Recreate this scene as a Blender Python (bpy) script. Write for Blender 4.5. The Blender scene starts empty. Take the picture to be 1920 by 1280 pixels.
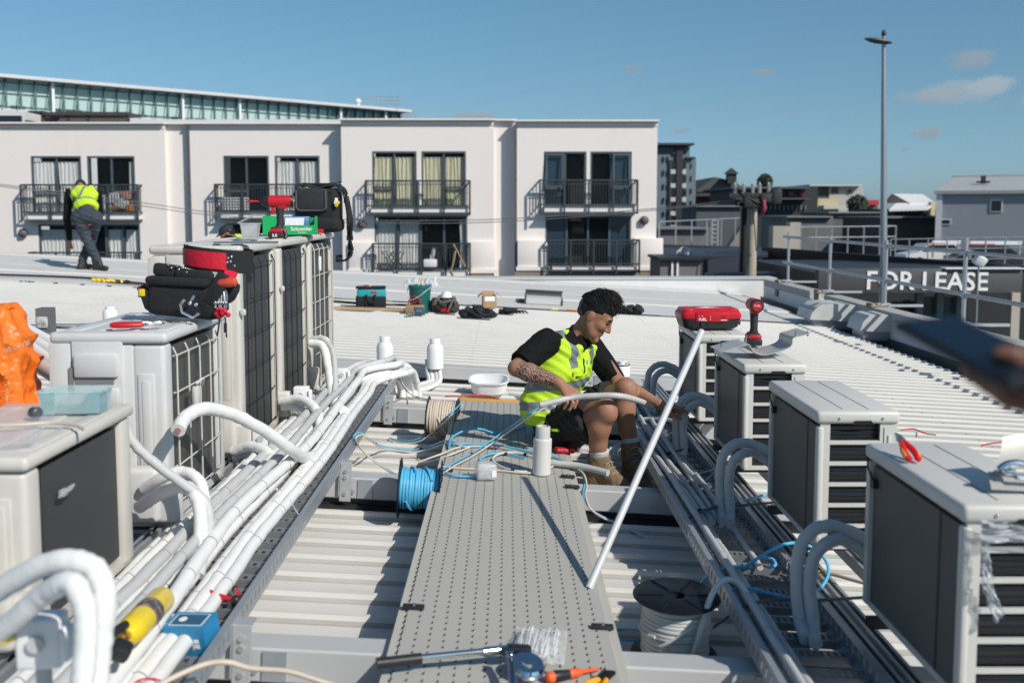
import bpy, bmesh, math, random
import numpy as np
from mathutils import Vector, Matrix, Euler
random.seed(7)
S = bpy.context.scene
COL = S.collection
R = math.radians
# ------------------------------------------------------------------ camera
FPX = 1867.0                       # focal length in pixels of the 1920 px wide photo
EYE = 1.28                         # eye height above the walkway
PITCH = math.atan(163 / FPX)
YAW = -math.atan(10 / FPX)
cd = bpy.data.cameras.new('camera')
cam = bpy.data.objects.new('camera', cd)
COL.objects.link(cam)
cam.location = (0, 0, EYE)
cam.rotation_euler = (math.pi / 2 - PITCH, 0, YAW)
cd.sensor_width = 36.0
cd.lens = 36.0 * FPX / 1920
cd.shift_y = -79 / 1920
cd.clip_start = 0.05
cd.clip_end = 20000
cd.dof.use_dof = True
cd.dof.focus_distance = 5.7
cd.dof.aperture_fstop = 2.8
S.camera = cam
# ------------------------------------------------------------------ light
SUN = Vector((0.90, -0.87, 1.0)).normalized()      # towards the sun
EL = math.asin(SUN.z)
ld = bpy.data.lights.new('sun', 'SUN')
ld.energy = 4.15
ld.angle = R(0.53)
ld.color = (1.0, 0.94, 0.855)
lo = bpy.data.objects.new('sun', ld)
COL.objects.link(lo)
lo.rotation_euler = SUN.to_track_quat('Z', 'Y').to_euler()
lo.location = (10, -12, 20)
W = bpy.data.worlds.new('World')
S.world = W
W.use_nodes = True
S.view_settings.view_transform = 'Standard'
S.view_settings.look = 'None'
S.view_settings.exposure = 0.0
S.view_settings.gamma = 1.0


def cam_dir(u, v):
    """direction in the world of a point of the 1920x1280 picture"""
    d = Vector(((u - 960) / FPX, (561 - v) / FPX, -1.0))
    return (Euler((math.pi / 2 - PITCH, 0, YAW)).to_matrix() @ d).normalized()


def build_sky():
    nt = W.node_tree
    nt.nodes.clear()
    N, L = nt.nodes.new, nt.links.new
    out = N('ShaderNodeOutputWorld'); bg = N('ShaderNodeBackground')
    sky = N('ShaderNodeTexSky'); sky.sky_type = 'NISHITA'; sky.sun_disc = False
    sky.sun_elevation = EL
    sky.sun_rotation = math.atan2(SUN.x, SUN.y)
    sky.air_density = 0.9; sky.dust_density = 0.6; sky.ozone_density = 1.0
    bg.inputs[1].default_value = 0.078
    tc = N('ShaderNodeTexCoord')
    tint = N('ShaderNodeMix'); tint.data_type = 'RGBA'; tint.blend_type = 'MULTIPLY'
    tint.inputs[0].default_value = 1.0
    sx = N('ShaderNodeSeparateXYZ'); L(tc.outputs['Generated'], sx.inputs[0])
    el = N('ShaderNodeMapRange'); L(sx.outputs[2], el.inputs[0]); el.inputs[1].default_value = 0.0; el.inputs[2].default_value = 0.20
    tr_ = N('ShaderNodeValToRGB'); L(el.outputs[0], tr_.inputs[0])
    tr_.color_ramp.elements[0].color = (0.65, 0.96, 1.47, 1); tr_.color_ramp.elements[1].color = (0.77, 1.11, 1.19, 1); e_ = tr_.color_ramp.elements.new(.5); e_.color = (0.71, 0.985, 1.13, 1)
    L(tr_.outputs[0], tint.inputs[7])
    L(sky.outputs[0], tint.inputs[6])
    last = tint.outputs[2]
    # small separate clouds: (u, v, half width, half height, brightness, strength)
    clouds = [(1808, 170, 92, 22, .92, .45), (1862, 160, 42, 18, 1.0, .45), (1740, 182, 60, 14, .8, .5), (1815, 112, 52, 22, .75, .6),
              (1735, 250, 28, 12, .7, .7), (1432, 136, 20, 8, .7, .6), (1190, 131, 22, 9, .7, .5), (1275, 245, 20, 5, .7, .5),
              (1595, 247, 16, 6, .7, .4), (875, 218, 48, 10, .75, .7), (760, 214, 30, 14, .75, .5), (1697, 279, 12, 6, .7, .5),
              (1490, 219, 18, 5, .7, .4), (690, 182, 30, 10, .75, .4), (1935, 190, 30, 20, .9, .5)]
    noise = N('ShaderNodeTexNoise'); noise.inputs['Scale'].default_value = 24; noise.inputs['Detail'].default_value = 8
    noise.inputs['Roughness'].default_value = .6
    L(tc.outputs['Generated'], noise.inputs['Vector'])
    for (u, v, hw, hh, br, st) in clouds:
        d = cam_dir(u, v)
        right = Vector((d.y, -d.x, 0)).normalized(); up = right.cross(d)
        def dot(vec, k):
            n = N('ShaderNodeVectorMath'); n.operation = 'DOT_PRODUCT'
            L(tc.outputs['Generated'], n.inputs[0]); n.inputs[1].default_value = vec * k
            return n.outputs['Value']
        def m(op, a, b=None):
            n = N('ShaderNodeMath'); n.operation = op
            for i, x in enumerate((a, b)):
                if x is None: continue
                if isinstance(x, (int, float)): n.inputs[i].default_value = x
                else: L(x, n.inputs[i])
            return n.outputs[0]
        a = dot(right, FPX / hw); b = dot(up, FPX / hh)
        rr = m('ADD', m('MULTIPLY', a, a), m('MULTIPLY', b, b))
        f = m('SUBTRACT', m('ADD', -1.05, m('MULTIPLY', noise.outputs[0], 4.0)), rr)
        mr = N('ShaderNodeMapRange'); mr.interpolation_type = 'SMOOTHSTEP'
        L(f, mr.inputs[0]); mr.inputs[1].default_value = 0.0; mr.inputs[2].default_value = 1.0
        front = m('GREATER_THAN', dot(d, 1.0), 0.5)
        fac = m('MULTIPLY', m('MULTIPLY', mr.outputs[0], front), st)
        shade = N('ShaderNodeMix'); shade.data_type = 'RGBA'
        L(m('ADD', m('MULTIPLY', b, .5), .5), shade.inputs[0])
        shade.inputs[6].default_value = (4.9 * br, 5.7 * br, 6.7 * br, 1); shade.inputs[7].default_value = (6.3 * br, 6.6 * br, 7.0 * br, 1)
        mx = N('ShaderNodeMix'); mx.data_type = 'RGBA'
        L(fac, mx.inputs[0]); L(last, mx.inputs[6]); L(shade.outputs[2], mx.inputs[7])
        last = mx.outputs[2]
    L(last, bg.inputs[0]); L(bg.outputs[0], out.inputs[0])


build_sky()


# ------------------------------------------------------------------ pixel helpers (photo pixel -> point)
def at(u, v, y):
    d = cam_dir(u, v); return Vector((0, 0, EYE)) + d * (y / d.y)


SL = 0.055                          # the roof falls 5.5 cm per metre towards +x


def deck(u, v, h=0.0):
    """pixel -> point on the tilted plane h above the walkway top"""
    d = cam_dir(u, v); t = (h - EYE) / (d.z + SL * d.x); return Vector((0, 0, EYE)) + d * t


def T(x, y, h):
    return Vector((x, y, h - SL * x))


# ------------------------------------------------------------------ materials
MATS = {}


def mat(name, rgb, rough=.5, metal=0.0, noise=None, bump=None, spec=.5, alpha=1.0, trans=0.0, coat=0.0, emit=None, ior=1.45, sss=0.0):
    """noise=(scale, amount, second colour or None), bump=(scale, strength)"""
    if name in MATS: return MATS[name]
    m = bpy.data.materials.new(name); m.use_nodes = True
    nt = m.node_tree; b = nt.nodes['Principled BSDF']; N, L = nt.nodes.new, nt.links.new
    b.inputs['Base Color'].default_value = (*rgb, 1); b.inputs['Roughness'].default_value = rough
    b.inputs['Metallic'].default_value = metal; b.inputs['Specular IOR Level'].default_value = spec
    b.inputs['Alpha'].default_value = alpha; b.inputs['Transmission Weight'].default_value = trans
    b.inputs['Coat Weight'].default_value = coat; b.inputs['IOR'].default_value = ior
    if sss: b.inputs['Subsurface Weight'].default_value = sss; b.inputs['Subsurface Radius'].default_value = (.01, .004, .002)
    if emit: b.inputs['Emission Color'].default_value = (*emit[0], 1); b.inputs['Emission Strength'].default_value = emit[1]
    tc = None
    if noise or bump: tc = N('ShaderNodeTexCoord')
    if noise:
        sc, am, c2 = noise if len(noise) == 3 else (*noise, None)
        if c2 is None: c2 = tuple(c * .55 for c in rgb)
        n1 = N('ShaderNodeTexNoise'); n1.inputs['Scale'].default_value = sc; n1.inputs['Detail'].default_value = 6; n1.inputs['Roughness'].default_value = .65
        L(tc.outputs['Object'], n1.inputs['Vector'])
        r = N('ShaderNodeMapRange'); r.inputs[1].default_value = .42; r.inputs[2].default_value = .75; r.inputs[4].default_value = am
        L(n1.outputs[0], r.inputs[0])
        mx = N('ShaderNodeMix'); mx.data_type = 'RGBA'; mx.inputs[6].default_value = (*rgb, 1); mx.inputs[7].default_value = (*c2, 1)
        L(r.outputs[0], mx.inputs[0]); L(mx.outputs[2], b.inputs['Base Color'])
        r2 = N('ShaderNodeMapRange'); r2.inputs[3].default_value = max(0, rough - .1); r2.inputs[4].default_value = min(1, rough + .15)
        L(n1.outputs[0], r2.inputs[0]); L(r2.outputs[0], b.inputs['Roughness'])
    if bump:
        n2 = N('ShaderNodeTexNoise'); n2.inputs['Scale'].default_value = bump[0]; n2.inputs['Detail'].default_value = 4
        L(tc.outputs['Object'], n2.inputs['Vector'])
        bp = N('ShaderNodeBump'); bp.inputs['Strength'].default_value = bump[1]; bp.inputs['Distance'].default_value = .01
        L(n2.outputs[0], bp.inputs['Height']); L(bp.outputs[0], b.inputs['Normal'])
    MATS[name] = m
    return m


# ------------------------------------------------------------------ mesh builder
def spline(pts, k=6):
    P = [Vector(p) for p in pts]
    if len(P) < 3: return P
    out = []
    for i in range(len(P) - 1):
        p0 = P[i - 1] if i else P[0] * 2 - P[1]
        p1, p2 = P[i], P[i + 1]
        p3 = P[i + 2] if i + 2 < len(P) else P[-1] * 2 - P[-2]
        for j in range(k):
            t = j / k
            out.append(.5 * ((2 * p1) + (-p0 + p2) * t + (2 * p0 - 5 * p1 + 4 * p2 - p3) * t * t + (-p0 + 3 * p1 - 3 * p2 + p3) * t ** 3))
    out.append(P[-1])
    return out


class MB:
    def __init__(self):
        self.v = []; self.f = []; self.m = []; self.M = Matrix.Identity(4); self.parts = []

    def add(self, verts, faces, mi=0):
        o = len(self.v); self.parts.append((o, len(self.f)))
        self.v += [self.M @ Vector(p) for p in verts]
        self.f += [tuple(i + o for i in fc) for fc in faces]
        self.m += [mi] * len(faces) if isinstance(mi, int) else list(mi)
        return self

    def box(self, c, s, mi=0, rot=None):
        c = Vector(c); hx, hy, hz = s[0] / 2, s[1] / 2, s[2] / 2
        vs = [Vector((x, y, z)) for x in (-hx, hx) for y in (-hy, hy) for z in (-hz, hz)]
        if rot is not None:
            rm = rot if isinstance(rot, Matrix) else Euler(rot).to_matrix()
            vs = [rm @ p for p in vs]
        return self.add([c + p for p in vs], [(0, 1, 3, 2), (4, 6, 7, 5), (0, 4, 5, 1), (2, 3, 7, 6), (0, 2, 6, 4), (1, 5, 7, 3)], mi)

    def rbox(self, c, s, b=.01, mi=0, rot=None, seg=2):
        bm = bmesh.new(); bmesh.ops.create_cube(bm, size=1)
        for p in bm.verts: p.co = Vector((p.co.x * s[0], p.co.y * s[1], p.co.z * s[2]))
        bmesh.ops.bevel(bm, geom=bm.edges[:], offset=min(b, min(s) * .49), segments=seg, affect='EDGES', profile=.5)
        rm = (rot if isinstance(rot, Matrix) else Euler(rot).to_matrix()) if rot is not None else Matrix.Identity(3)
        bm.verts.index_update()
        self.add([Vector(c) + rm @ p.co for p in bm.verts], [tuple(q.index for q in fc.verts) for fc in bm.faces], mi)
        bm.free(); return self

    def tube(self, pts, r, n=10, mi=0, caps=True):
        P = [Vector(p) for p in pts]; rs = r if isinstance(r, (list, tuple)) else [r] * len(P)
        vs = []; fs = []
        t0 = (P[1] - P[0]).normalized()
        a = t0.orthogonal().normalized()
        if abs(t0.z) < .9: a = t0.cross(Vector((0, 0, 1))).normalized()
        for i, p in enumerate(P):
            t = (P[min(i + 1, len(P) - 1)] - P[max(i - 1, 0)])
            t = t.normalized() if t.length > 1e-9 else t0
            a = (a - t * a.dot(t)); a = a.normalized() if a.length > 1e-6 else t.orthogonal().normalized()
            b = t.cross(a)
            vs += [p + (a * math.cos(2 * math.pi * k / n) + b * math.sin(2 * math.pi * k / n)) * rs[i] for k in range(n)]
        for i in range(len(P) - 1):
            for k in range(n):
                k2 = (k + 1) % n
                fs.append((i * n + k, i * n + k2, (i + 1) * n + k2, (i + 1) * n + k))
        if caps:
            fs.append(tuple(range(n - 1, -1, -1))); fs.append(tuple((len(P) - 1) * n + k for k in range(n)))
        return self.add(vs, fs, mi)

    def cyl(self, p0, p1, r, n=16, mi=0, r2=None):
        return self.tube([p0, p1], [r, r if r2 is None else r2], n, mi)

    def lathe(self, prof, n=24, mi=0, c=(0, 0, 0), rot=None, caps=True):
        """prof: list of (radius, z)"""
        c = Vector(c); rm = (rot if isinstance(rot, Matrix) else Euler(rot).to_matrix()) if rot is not None else Matrix.Identity(3)
        vs = []; fs = []
        for (r, z) in prof:
            vs += [c + rm @ Vector((r * math.cos(2 * math.pi * k / n), r * math.sin(2 * math.pi * k / n), z)) for k in range(n)]
        for i in range(len(prof) - 1):
            for k in range(n):
                k2 = (k + 1) % n
                fs.append((i * n + k, i * n + k2, (i + 1) * n + k2, (i + 1) * n + k))
        if caps:
            fs.append(tuple(range(n - 1, -1, -1))); fs.append(tuple((len(prof) - 1) * n + k for k in range(n)))
        return self.add(vs, fs, mi)

    def ball(self, c, r, n=12, mi=0):
        r = r if isinstance(r, (tuple, list)) else (r, r, r)
        prof = [(max(1e-4, math.sin(math.pi * i / n)), -math.cos(math.pi * i / n)) for i in range(n + 1)]
        M0 = self.M; self.M = M0 @ Matrix.Translation(Vector(c)) @ Matrix.Diagonal((r[0], r[1], r[2], 1))
        self.lathe(prof, n * 2, mi); self.M = M0
        return self

    def prism(self, outline, d, mi=0, M=None):
        """outline: (x, y) points, extruded from z=0 to z=d, then moved by M"""
        M = M or Matrix.Identity(4); n = len(outline)
        vs = [M @ Vector((x, y, 0)) for x, y in outline] + [M @ Vector((x, y, d)) for x, y in outline]
        fs = [tuple(range(n - 1, -1, -1)), tuple(range(n, 2 * n))] + [(i, (i + 1) % n, n + (i + 1) % n, n + i) for i in range(n)]
        return self.add(vs, fs, mi)

    def grid(self, fn, nu, nv, mi=0, thick=0.0):
        vs = [Vector(fn(i / nu, j / nv)) for i in range(nu + 1) for j in range(nv + 1)]
        fs = [(i * (nv + 1) + j, (i + 1) * (nv + 1) + j, (i + 1) * (nv + 1) + j + 1, i * (nv + 1) + j + 1) for i in range(nu) for j in range(nv)]
        return self.add(vs, fs, mi)

    def each(self, name, mats, parent, **kw):
        """one object per shape added"""
        P = self.parts + [(len(self.v), len(self.f))]; out = []
        for (v0, f0), (v1, f1) in zip(P[:-1], P[1:]):
            b = MB(); b.v = self.v[v0:v1]; b.f = [tuple(i - v0 for i in f) for f in self.f[f0:f1]]; b.m = self.m[f0:f1]
            out.append(b.build(name, mats, parent, **kw))
        return out

    def build(self, name, mats, parent=None, world=False, ang=35, label=None, origin=None):
        if not isinstance(mats, (list, tuple)): mats = [mats]
        vs = self.v
        loc = Vector((0, 0, 0))
        if parent is None:
            if origin is not None: loc = Vector(origin)
            else:
                A = np.array([tuple(p) for p in vs]); lo_, hi_ = A.min(0), A.max(0)
                loc = Vector(((lo_[0] + hi_[0]) / 2, (lo_[1] + hi_[1]) / 2, lo_[2]))
        elif world:
            loc0 = parent['_w'] if '_w' in parent else parent.location
            inv = WM[parent.name].inverted()
            vs = [inv @ p for p in vs]
        me = bpy.data.meshes.new(name)
        me.from_pydata([tuple(p - loc) for p in vs], [], self.f)
        for m in mats: me.materials.append(m)
        if len(mats) > 1: me.polygons.foreach_set('material_index', self.m)
        me.polygons.foreach_set('use_smooth', [True] * len(me.polygons))
        me.update()
        bm = bmesh.new(); bm.from_mesh(me); bmesh.ops.recalc_face_normals(bm, faces=bm.faces[:]); bm.to_mesh(me); bm.free()
        me.set_sharp_from_angle(angle=R(ang))
        o = bpy.data.objects.new(name, me); COL.objects.link(o)
        if parent is not None: o.parent = parent; WM[o.name] = WM[parent.name]
        else: o.location = loc; WM[o.name] = Matrix.Translation(loc)
        if label: o['label'] = label
        return o


WM = {}                             # world matrix each object's mesh was made in


def tag(o, label, cat, group=None, kind=None):
    if label: o['label'] = label
    if cat: o['category'] = cat
    if group: o['group'] = group
    if kind: o['kind'] = kind
    return o


def struct(o):
    o['kind'] = 'structure'; return o


def thing(name, label, cat, loc=(0, 0, 0), rot=(0, 0, 0), group=None):
    o = bpy.data.objects.new(name, None); COL.objects.link(o)
    o.empty_display_size = .1
    o.location = loc; o.rotation_euler = rot
    WM[o.name] = Matrix.Translation(Vector(loc)) @ Euler(rot).to_matrix().to_4x4()
    return tag(o, label, cat, group)


def dup(root, loc, rot=None, label=None):
    r = root.copy(); COL.objects.link(r); r.location = loc
    if rot is not None: r.rotation_euler = rot
    if label: r['label'] = label
    for ch in [c for c in COL.objects if c.parent == root]:
        c = ch.copy(); COL.objects.link(c); c.parent = r
        for g in [d for d in COL.objects if d.parent == ch]:
            d = g.copy(); COL.objects.link(d); d.parent = c
    return r


def text(body, size, m, parent, M, name='lettering', depth=.002, bold=0.0, align='CENTER'):
    """flat lettering in the local xy plane of M (in the parent's frame)"""
    cu = bpy.data.curves.new(name, 'FONT'); cu.body = body; cu.size = size; cu.extrude = depth; cu.offset = bold
    cu.align_x = align; cu.align_y = 'CENTER'; cu.resolution_u = 3
    tmp = bpy.data.objects.new('tmp', cu); COL.objects.link(tmp)
    bpy.context.view_layer.update()
    dg = bpy.context.evaluated_depsgraph_get()
    me = bpy.data.meshes.new_from_object(tmp.evaluated_get(dg))
    bpy.data.objects.remove(tmp); bpy.data.curves.remove(cu)
    me.transform(M); me.materials.clear(); me.materials.append(m)
    o = bpy.data.objects.new(name, me); COL.objects.link(o); o.parent = parent; WM[o.name] = WM[parent.name]
    return o


def frame(o, x, z):
    """matrix with origin o, local x axis x and local z (normal) axis z"""
    x = Vector(x).normalized(); z = Vector(z); z = (z - x * z.dot(x)).normalized(); y = z.cross(x)
    return Matrix(((x.x, y.x, z.x, o[0]), (x.y, y.y, z.y, o[1]), (x.z, y.z, z.z, o[2]), (0, 0, 0, 1)))


def streaks(m, scale, c, lo, hi, amt):
    """dirt with a shape of its own: stretched noise mixed over the base colour"""
    nt = m.node_tree; b = nt.nodes['Principled BSDF']; N, L = nt.nodes.new, nt.links.new
    tc = N('ShaderNodeTexCoord'); mp = N('ShaderNodeMapping'); mp.inputs['Scale'].default_value = scale; L(tc.outputs['Object'], mp.inputs[0])
    n = N('ShaderNodeTexNoise'); n.inputs['Scale'].default_value = 1; n.inputs['Detail'].default_value = 8; n.inputs['Roughness'].default_value = .7; L(mp.outputs[0], n.inputs['Vector'])
    r = N('ShaderNodeMapRange'); r.inputs[1].default_value = lo; r.inputs[2].default_value = hi; r.inputs[4].default_value = amt; L(n.outputs[0], r.inputs[0])
    mx = N('ShaderNodeMix'); mx.data_type = 'RGBA'; mx.inputs[7].default_value = (*c, 1); L(r.outputs[0], mx.inputs[0])
    src = b.inputs['Base Color'].links
    if src: L(src[0].from_socket, mx.inputs[6])
    else: mx.inputs[6].default_value = b.inputs['Base Color'].default_value
    L(mx.outputs[2], b.inputs['Base Color']); return m


# palette
WHITE_ROOF = mat('white_roof_paint', (.635, .62, .59), .62, 0, (1.3, .35, (.48, .47, .45)), None, .4)
streaks(WHITE_ROOF, (.5, 5, 5), (.40, .38, .35), .58, .80, .55); streaks(WHITE_ROOF, (9, 14, 9), (.30, .28, .26), .68, .78, .5)
GALV = mat('galvanised_steel', (.44, .47, .50), .38, .55, (9, .5, (.30, .33, .36)))
GALV_D = mat('dull_galvanised_steel', (.40, .42, .44), .45, .5, (6, .6, (.26, .28, .30)))
ZINC_W = mat('light_steel_bracket', (.55, .56, .57), .45, .5, (8, .4))
CREAM = mat('cream_unit_enamel', (.60, .57, .525), .38, 0, (3.5, .3, (.47, .44, .40)))
GREYW = mat('grey_white_unit_enamel', (.60, .60, .595), .4, 0, (4, .3, (.47, .47, .46)))
for _m in (CREAM, GREYW): streaks(_m, (7, 7, 1.2), (.36, .34, .31), .60, .82, .45)
COIL = mat('dark_coil_fins', (.045, .05, .055), .5, .5, (5, .6, (.025, .027, .03)))
COIL_L = mat('grey_coil_fins', (.16, .16, .155), .5, .55, (7, .5, (.09, .09, .085)))
BLACK = mat('black_plastic', (.018, .018, .02), .42, 0, (14, .4, (.04, .04, .042)))
CLOTHK = mat('black_fabric', (.014, .015, .017), .85, 0, (30, .5, (.03, .031, .034)), (140, .25))
DARK = mat('dark_void', (.008, .008, .009), .8)
INSUL = mat('white_pipe_insulation', (.78, .78, .77), .55, 0, (14, .3, (.60, .6, .59)), (60, .15))
INSUL_G = mat('grey_pipe_insulation', (.52, .53, .53), .55, 0, (14, .4, (.42, .43, .43)), (60, .15))
PVC = mat('white_pvc', (.8, .8, .81), .35, 0, (6, .15, (.68, .68, .69)))
PVC_G = mat('grey_pvc', (.50, .51, .51), .42, 0, (10, .2))
BLUE = mat('blue_cable_sheath', (.10, .46, .72), .42, 0, (12, .25, (.07, .34, .56)))
BEIGE = mat('beige_cable_sheath', (.62, .53, .43), .5, 0, (12, .25, (.5, .42, .33)))
CABW = mat('white_cable_sheath', (.66, .655, .64), .5, 0, (18, .3, (.5, .5, .48)))
RED = mat('red_plastic', (.55, .012, .022), .35, 0, (12, .3, (.42, .01, .018)), None, .5)
CHROME = mat('chromed_steel', (.72, .74, .76), .14, 1.0)
STEEL = mat('brushed_steel', (.5, .51, .52), .32, .9, (20, .4))
LIME = mat('fluorescent_yellow_fabric', (.52, .76, .03), .75, 0, (10, .25, (.43, .66, .02)), (70, .25))
REFL = mat('grey_reflective_tape', (.21, .24, .26), .45, .15, (30, .3))
ORANGE = mat('orange_plastic', (.85, .16, .015), .4, 0, (10, .2))
TEXTW = mat('white_print', (.82, .82, .82), .5)
CARD = mat('brown_cardboard', (.42, .27, .15), .8, 0, (9, .3))
WOOD = mat('weathered_timber', (.40, .28, .17), .75, 0, (6, .5, (.28, .19, .11)))
YELLOW = mat('yellow_paint', (.85, .60, .02), .35, 0, (9, .2))
GLASSW = mat('window_glass', (.015, .018, .022), .06, 0, None, None, .6, coat=.2)
CLEAR = mat('clear_plastic', (.86, .88, .9), .12, 0, None, (40, .3), .6, alpha=.32)
# ================================================================== the roof we stand on
def build_roof():
    x0, x1 = -16.0, 4.87
    prof = []
    y = 0.2; p = .2
    while y < 15.0:
        prof += [(y, 0), (y + .005, .013), (y + .010, .031), (y + .034, .030), (y + .082, .004), (y + .092, 0), (y + .185, 0)]
        y += p
    prof.append((y, 0))
    b = MB()
    xs = [x0, -12, -8, -4, 0, x1]
    vs = [T(x, q, -.2 + z) for x in xs for (q, z) in prof]; n = len(prof)
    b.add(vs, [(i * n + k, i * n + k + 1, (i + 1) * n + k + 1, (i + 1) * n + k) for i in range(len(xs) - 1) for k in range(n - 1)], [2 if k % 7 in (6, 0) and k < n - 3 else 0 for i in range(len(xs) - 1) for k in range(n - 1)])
    # far, smooth part of the roof with a shallow step
    far = [(y - .005, -.165), (16.9, -.165), (16.92, -.145), (17.6, -.14), (18.2, -.158), (18.22, -.15), (20.4, -.145), (20.45, -.12), (20.75, -.12), (20.76, -.6)]
    xs2 = [x0, -9, -3, x1]
    m = len(far)
    b.add([T(x, q, h) for x in xs2 for (q, h) in far], [(i * m + k, i * m + k + 1, (i + 1) * m + k + 1, (i + 1) * m + k) for i in range(3) for k in range(m - 1)])
    # sheet edge turned down into the gutter
    b.add([T(x1, .2, -.2), T(x1, 20.7, -.2), T(x1, 20.7, -.26), T(x1, .2, -.26)], [(0, 1, 2, 3)])
    # roofing screws in lines
    random.seed(3)
    for xl in (-5.2, -3.6, -2.2, -.35, 1.95, 3.4, 4.4):
        yy = .23
        while yy < 15:
            b.box(T(xl + random.uniform(-.006, .006), yy, -.2 + .032), (.012, .012, .008), 1); yy += p
    o = b.build('roof', [WHITE_ROOF, STEEL, mat('shaded_rib_foot', (.38, .37, .35), .75, 0, (2.2, .6, (.52, .51, .49)))], origin=(0, 0, 0), ang=20)  # rib shading lines painted as darker colour at each rib foot
    struct(o)
    # flashing seams, stains on the far part
    return o


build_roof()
g = MB(); g.box((0, 5000 - 200, -9.25), (16000, 12000, .5)); struct(g.build('ground', mat('street_asphalt', (.06, .06, .062), .85, 0, (.3, .4)), origin=(0, 0, -9)))
g = MB(); g.box((-5.6, 10.3, -5.6), (21.0, 20.2, 6.5)); g_w = thing('warehouse_body', 'pale walls of the low building under the white ribbed roof', 'building', (-5.6, 10.3, -9))
g.build('wall', mat('pale_block_wall', (.5, .5, .49), .7, 0, (2, .3)), g_w, world=True)
b = MB(); b.box((5.085, 10.4, -.70), (.41, 20.4, .02)); b.box((4.88, 10.4, -.62), (.012, 20.4, .16)); b.box((5.285, 10.4, -.575), (.02, 20.4, .23))
tag(b.build('roof_gutter', mat('dark_blue_grey_gutter', (.075, .095, .11), .45, .4, (3, .4))), 'long dark box gutter between the ribbed roof edge and the parapet', 'gutter')

# parapet of rendered wall with concrete coping blocks
t = thing('parapet_wall', 'pale rendered parapet wall with grey concrete coping along the right roof edge', 'wall', (5.42, 10.4, -2))
RENDER = mat('pale_blue_white_render', (.76, .77, .77), .7, 0, (2.5, .3, (.5, .52, .53)))
CONC = mat('grey_concrete_coping', (.40, .40, .39), .8, 0, (5, .5, (.27, .27, .27)), (40, .2))
b = MB(); b.box((5.42, 10.35, -1.1), (.22, 20.3, 1.76)); b.build('wall_face', RENDER, t, world=True)
posts_y = [19.4, 16.9, 14.4, 11.9, 9.4, 6.9]
b = MB(); yy = 20.4
while yy > .4:
    l = .78
    if not any(abs(yy - l / 2 - q) < .02 for q in posts_y):
        b.rbox((5.42, yy - l / 2, -.155 + random.uniform(-.003, .003)), (.275, l - .008, .13), .006, 0, None, 1)
    yy -= l
b.build('coping', CONC, t, world=True)
# end upstand
t = thing('roof_upstand', 'low white upstand closing the far end of the roof at the parapet corner', 'wall', (1.5, 20.9, -.6))
b = MB(); b.box((1.6, 20.98, -.48), (8.0, .42, .74)); b.build('upstand_face', mat('white_flashing', (.74, .74, .73), .45, 0, (2, .25)), t, world=True)
b = MB(); b.box((1.6, 21.05, -.098), (8.1, .62, .03)); b.build('capping', mat('pale_capping', (.55, .55, .54), .5, 0, (3, .3)), t, world=True)

# ------------------------------------------------------------------ guard rail on the parapet
t = thing('guard_rail', 'galvanised tube guard rail clamped along the top of the right parapet', 'guard rail', (5.5, 13, -.08))
for z, y0 in ((.295, 4.5), (.80, 4.5)):
    MB().tube([(5.5, y0, z), (5.5, 12.4, z), (5.5, 19.75, z)], .026, 10).build('rail', GALV_D, t, world=True)
for q in posts_y:
    b = MB(); b.cyl((5.5, q, -.10), (5.5, q, .98 if q < 12 else .88), .026, 10)
    for z in (.295, .80): b.cyl((5.5, q - .05, z), (5.5, q + .05, z), .038, 10); b.box((5.53, q, z), (.07, .05, .06))
    p = b.build('post', GALV, t, world=True)
    b = MB(); b.box((5.68, q, -.072), (.75, .055, .035)); b.box((5.5, q, -.05), (.14, .12, .03)); b.box((5.42, q, -.045), (.08, .10, .02)); b.build('clamp_arm', ZINC_W, p, world=True)
    b = MB(); b.box((5.295, q + .05, -.20), (.022, .20, .32)); b.box((5.35, q + .05, -.085), (.15, .17, .02)); b.build('rubber_pad', BLACK, p, world=True)
b = MB(); b.box((5.36, 16.88, -.07), (.18, .12, .02)); b.box((5.36, 14.38, -.07), (.18, .12, .02)); b.box((5.36, 11.88, -.07), (.18, .12, .02)); b.each('timber_packer', WOOD, t, world=True)

# ------------------------------------------------------------------ roof vents beside the parapet
def roof_vent(px, lab, L, w, hgt, bell):
    o = deck(px[0], px[1], -.2)
    t = thing('roof_vent', lab, 'roof vent', o, (0, math.atan(SL), 0), 'low roof vents by the gutter')
    b = MB()
    b.rbox((0, 0, .06), (L * .8, w * .8, .14), .01)
    b.build('curb', GALV_D, t)
    b = MB()
    out = [(-L / 2, 0), (-L / 2 + .03, hgt * .55), (-L * .32, hgt * .92), (-L * .1, hgt), (L * .15, hgt), (L * .38, hgt * .85), (L / 2, hgt * .3), (L / 2, 0)]
    b.prism(out, w, 0, frame((0, w / 2, .12), (1, 0, 0), (0, -1, 0)))
    b.build('hood', mat('weathered_white_hood', (.56, .56, .54), .5, 0, (5, .4, (.38, .38, .37))), t)
    if bell:
        b = MB(); b.box((L / 2 + .02, 0, .2), (.05, w * 1.04, .16)); b.build('end_band', GALV, t)
    b = MB(); b.box((-.02, w * .41, .09), (L * .7, .02, .1)); b.build('louvre', BLACK, t)
    return t


roof_vent((1562, 612), 'long low white roof vent hood lying near the gutter, left of the two', .95, .7, .26, False)
roof_vent((1640, 634), 'short rounded roof vent hood with a shiny end band near the parapet', .62, .55, .24, True)

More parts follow.
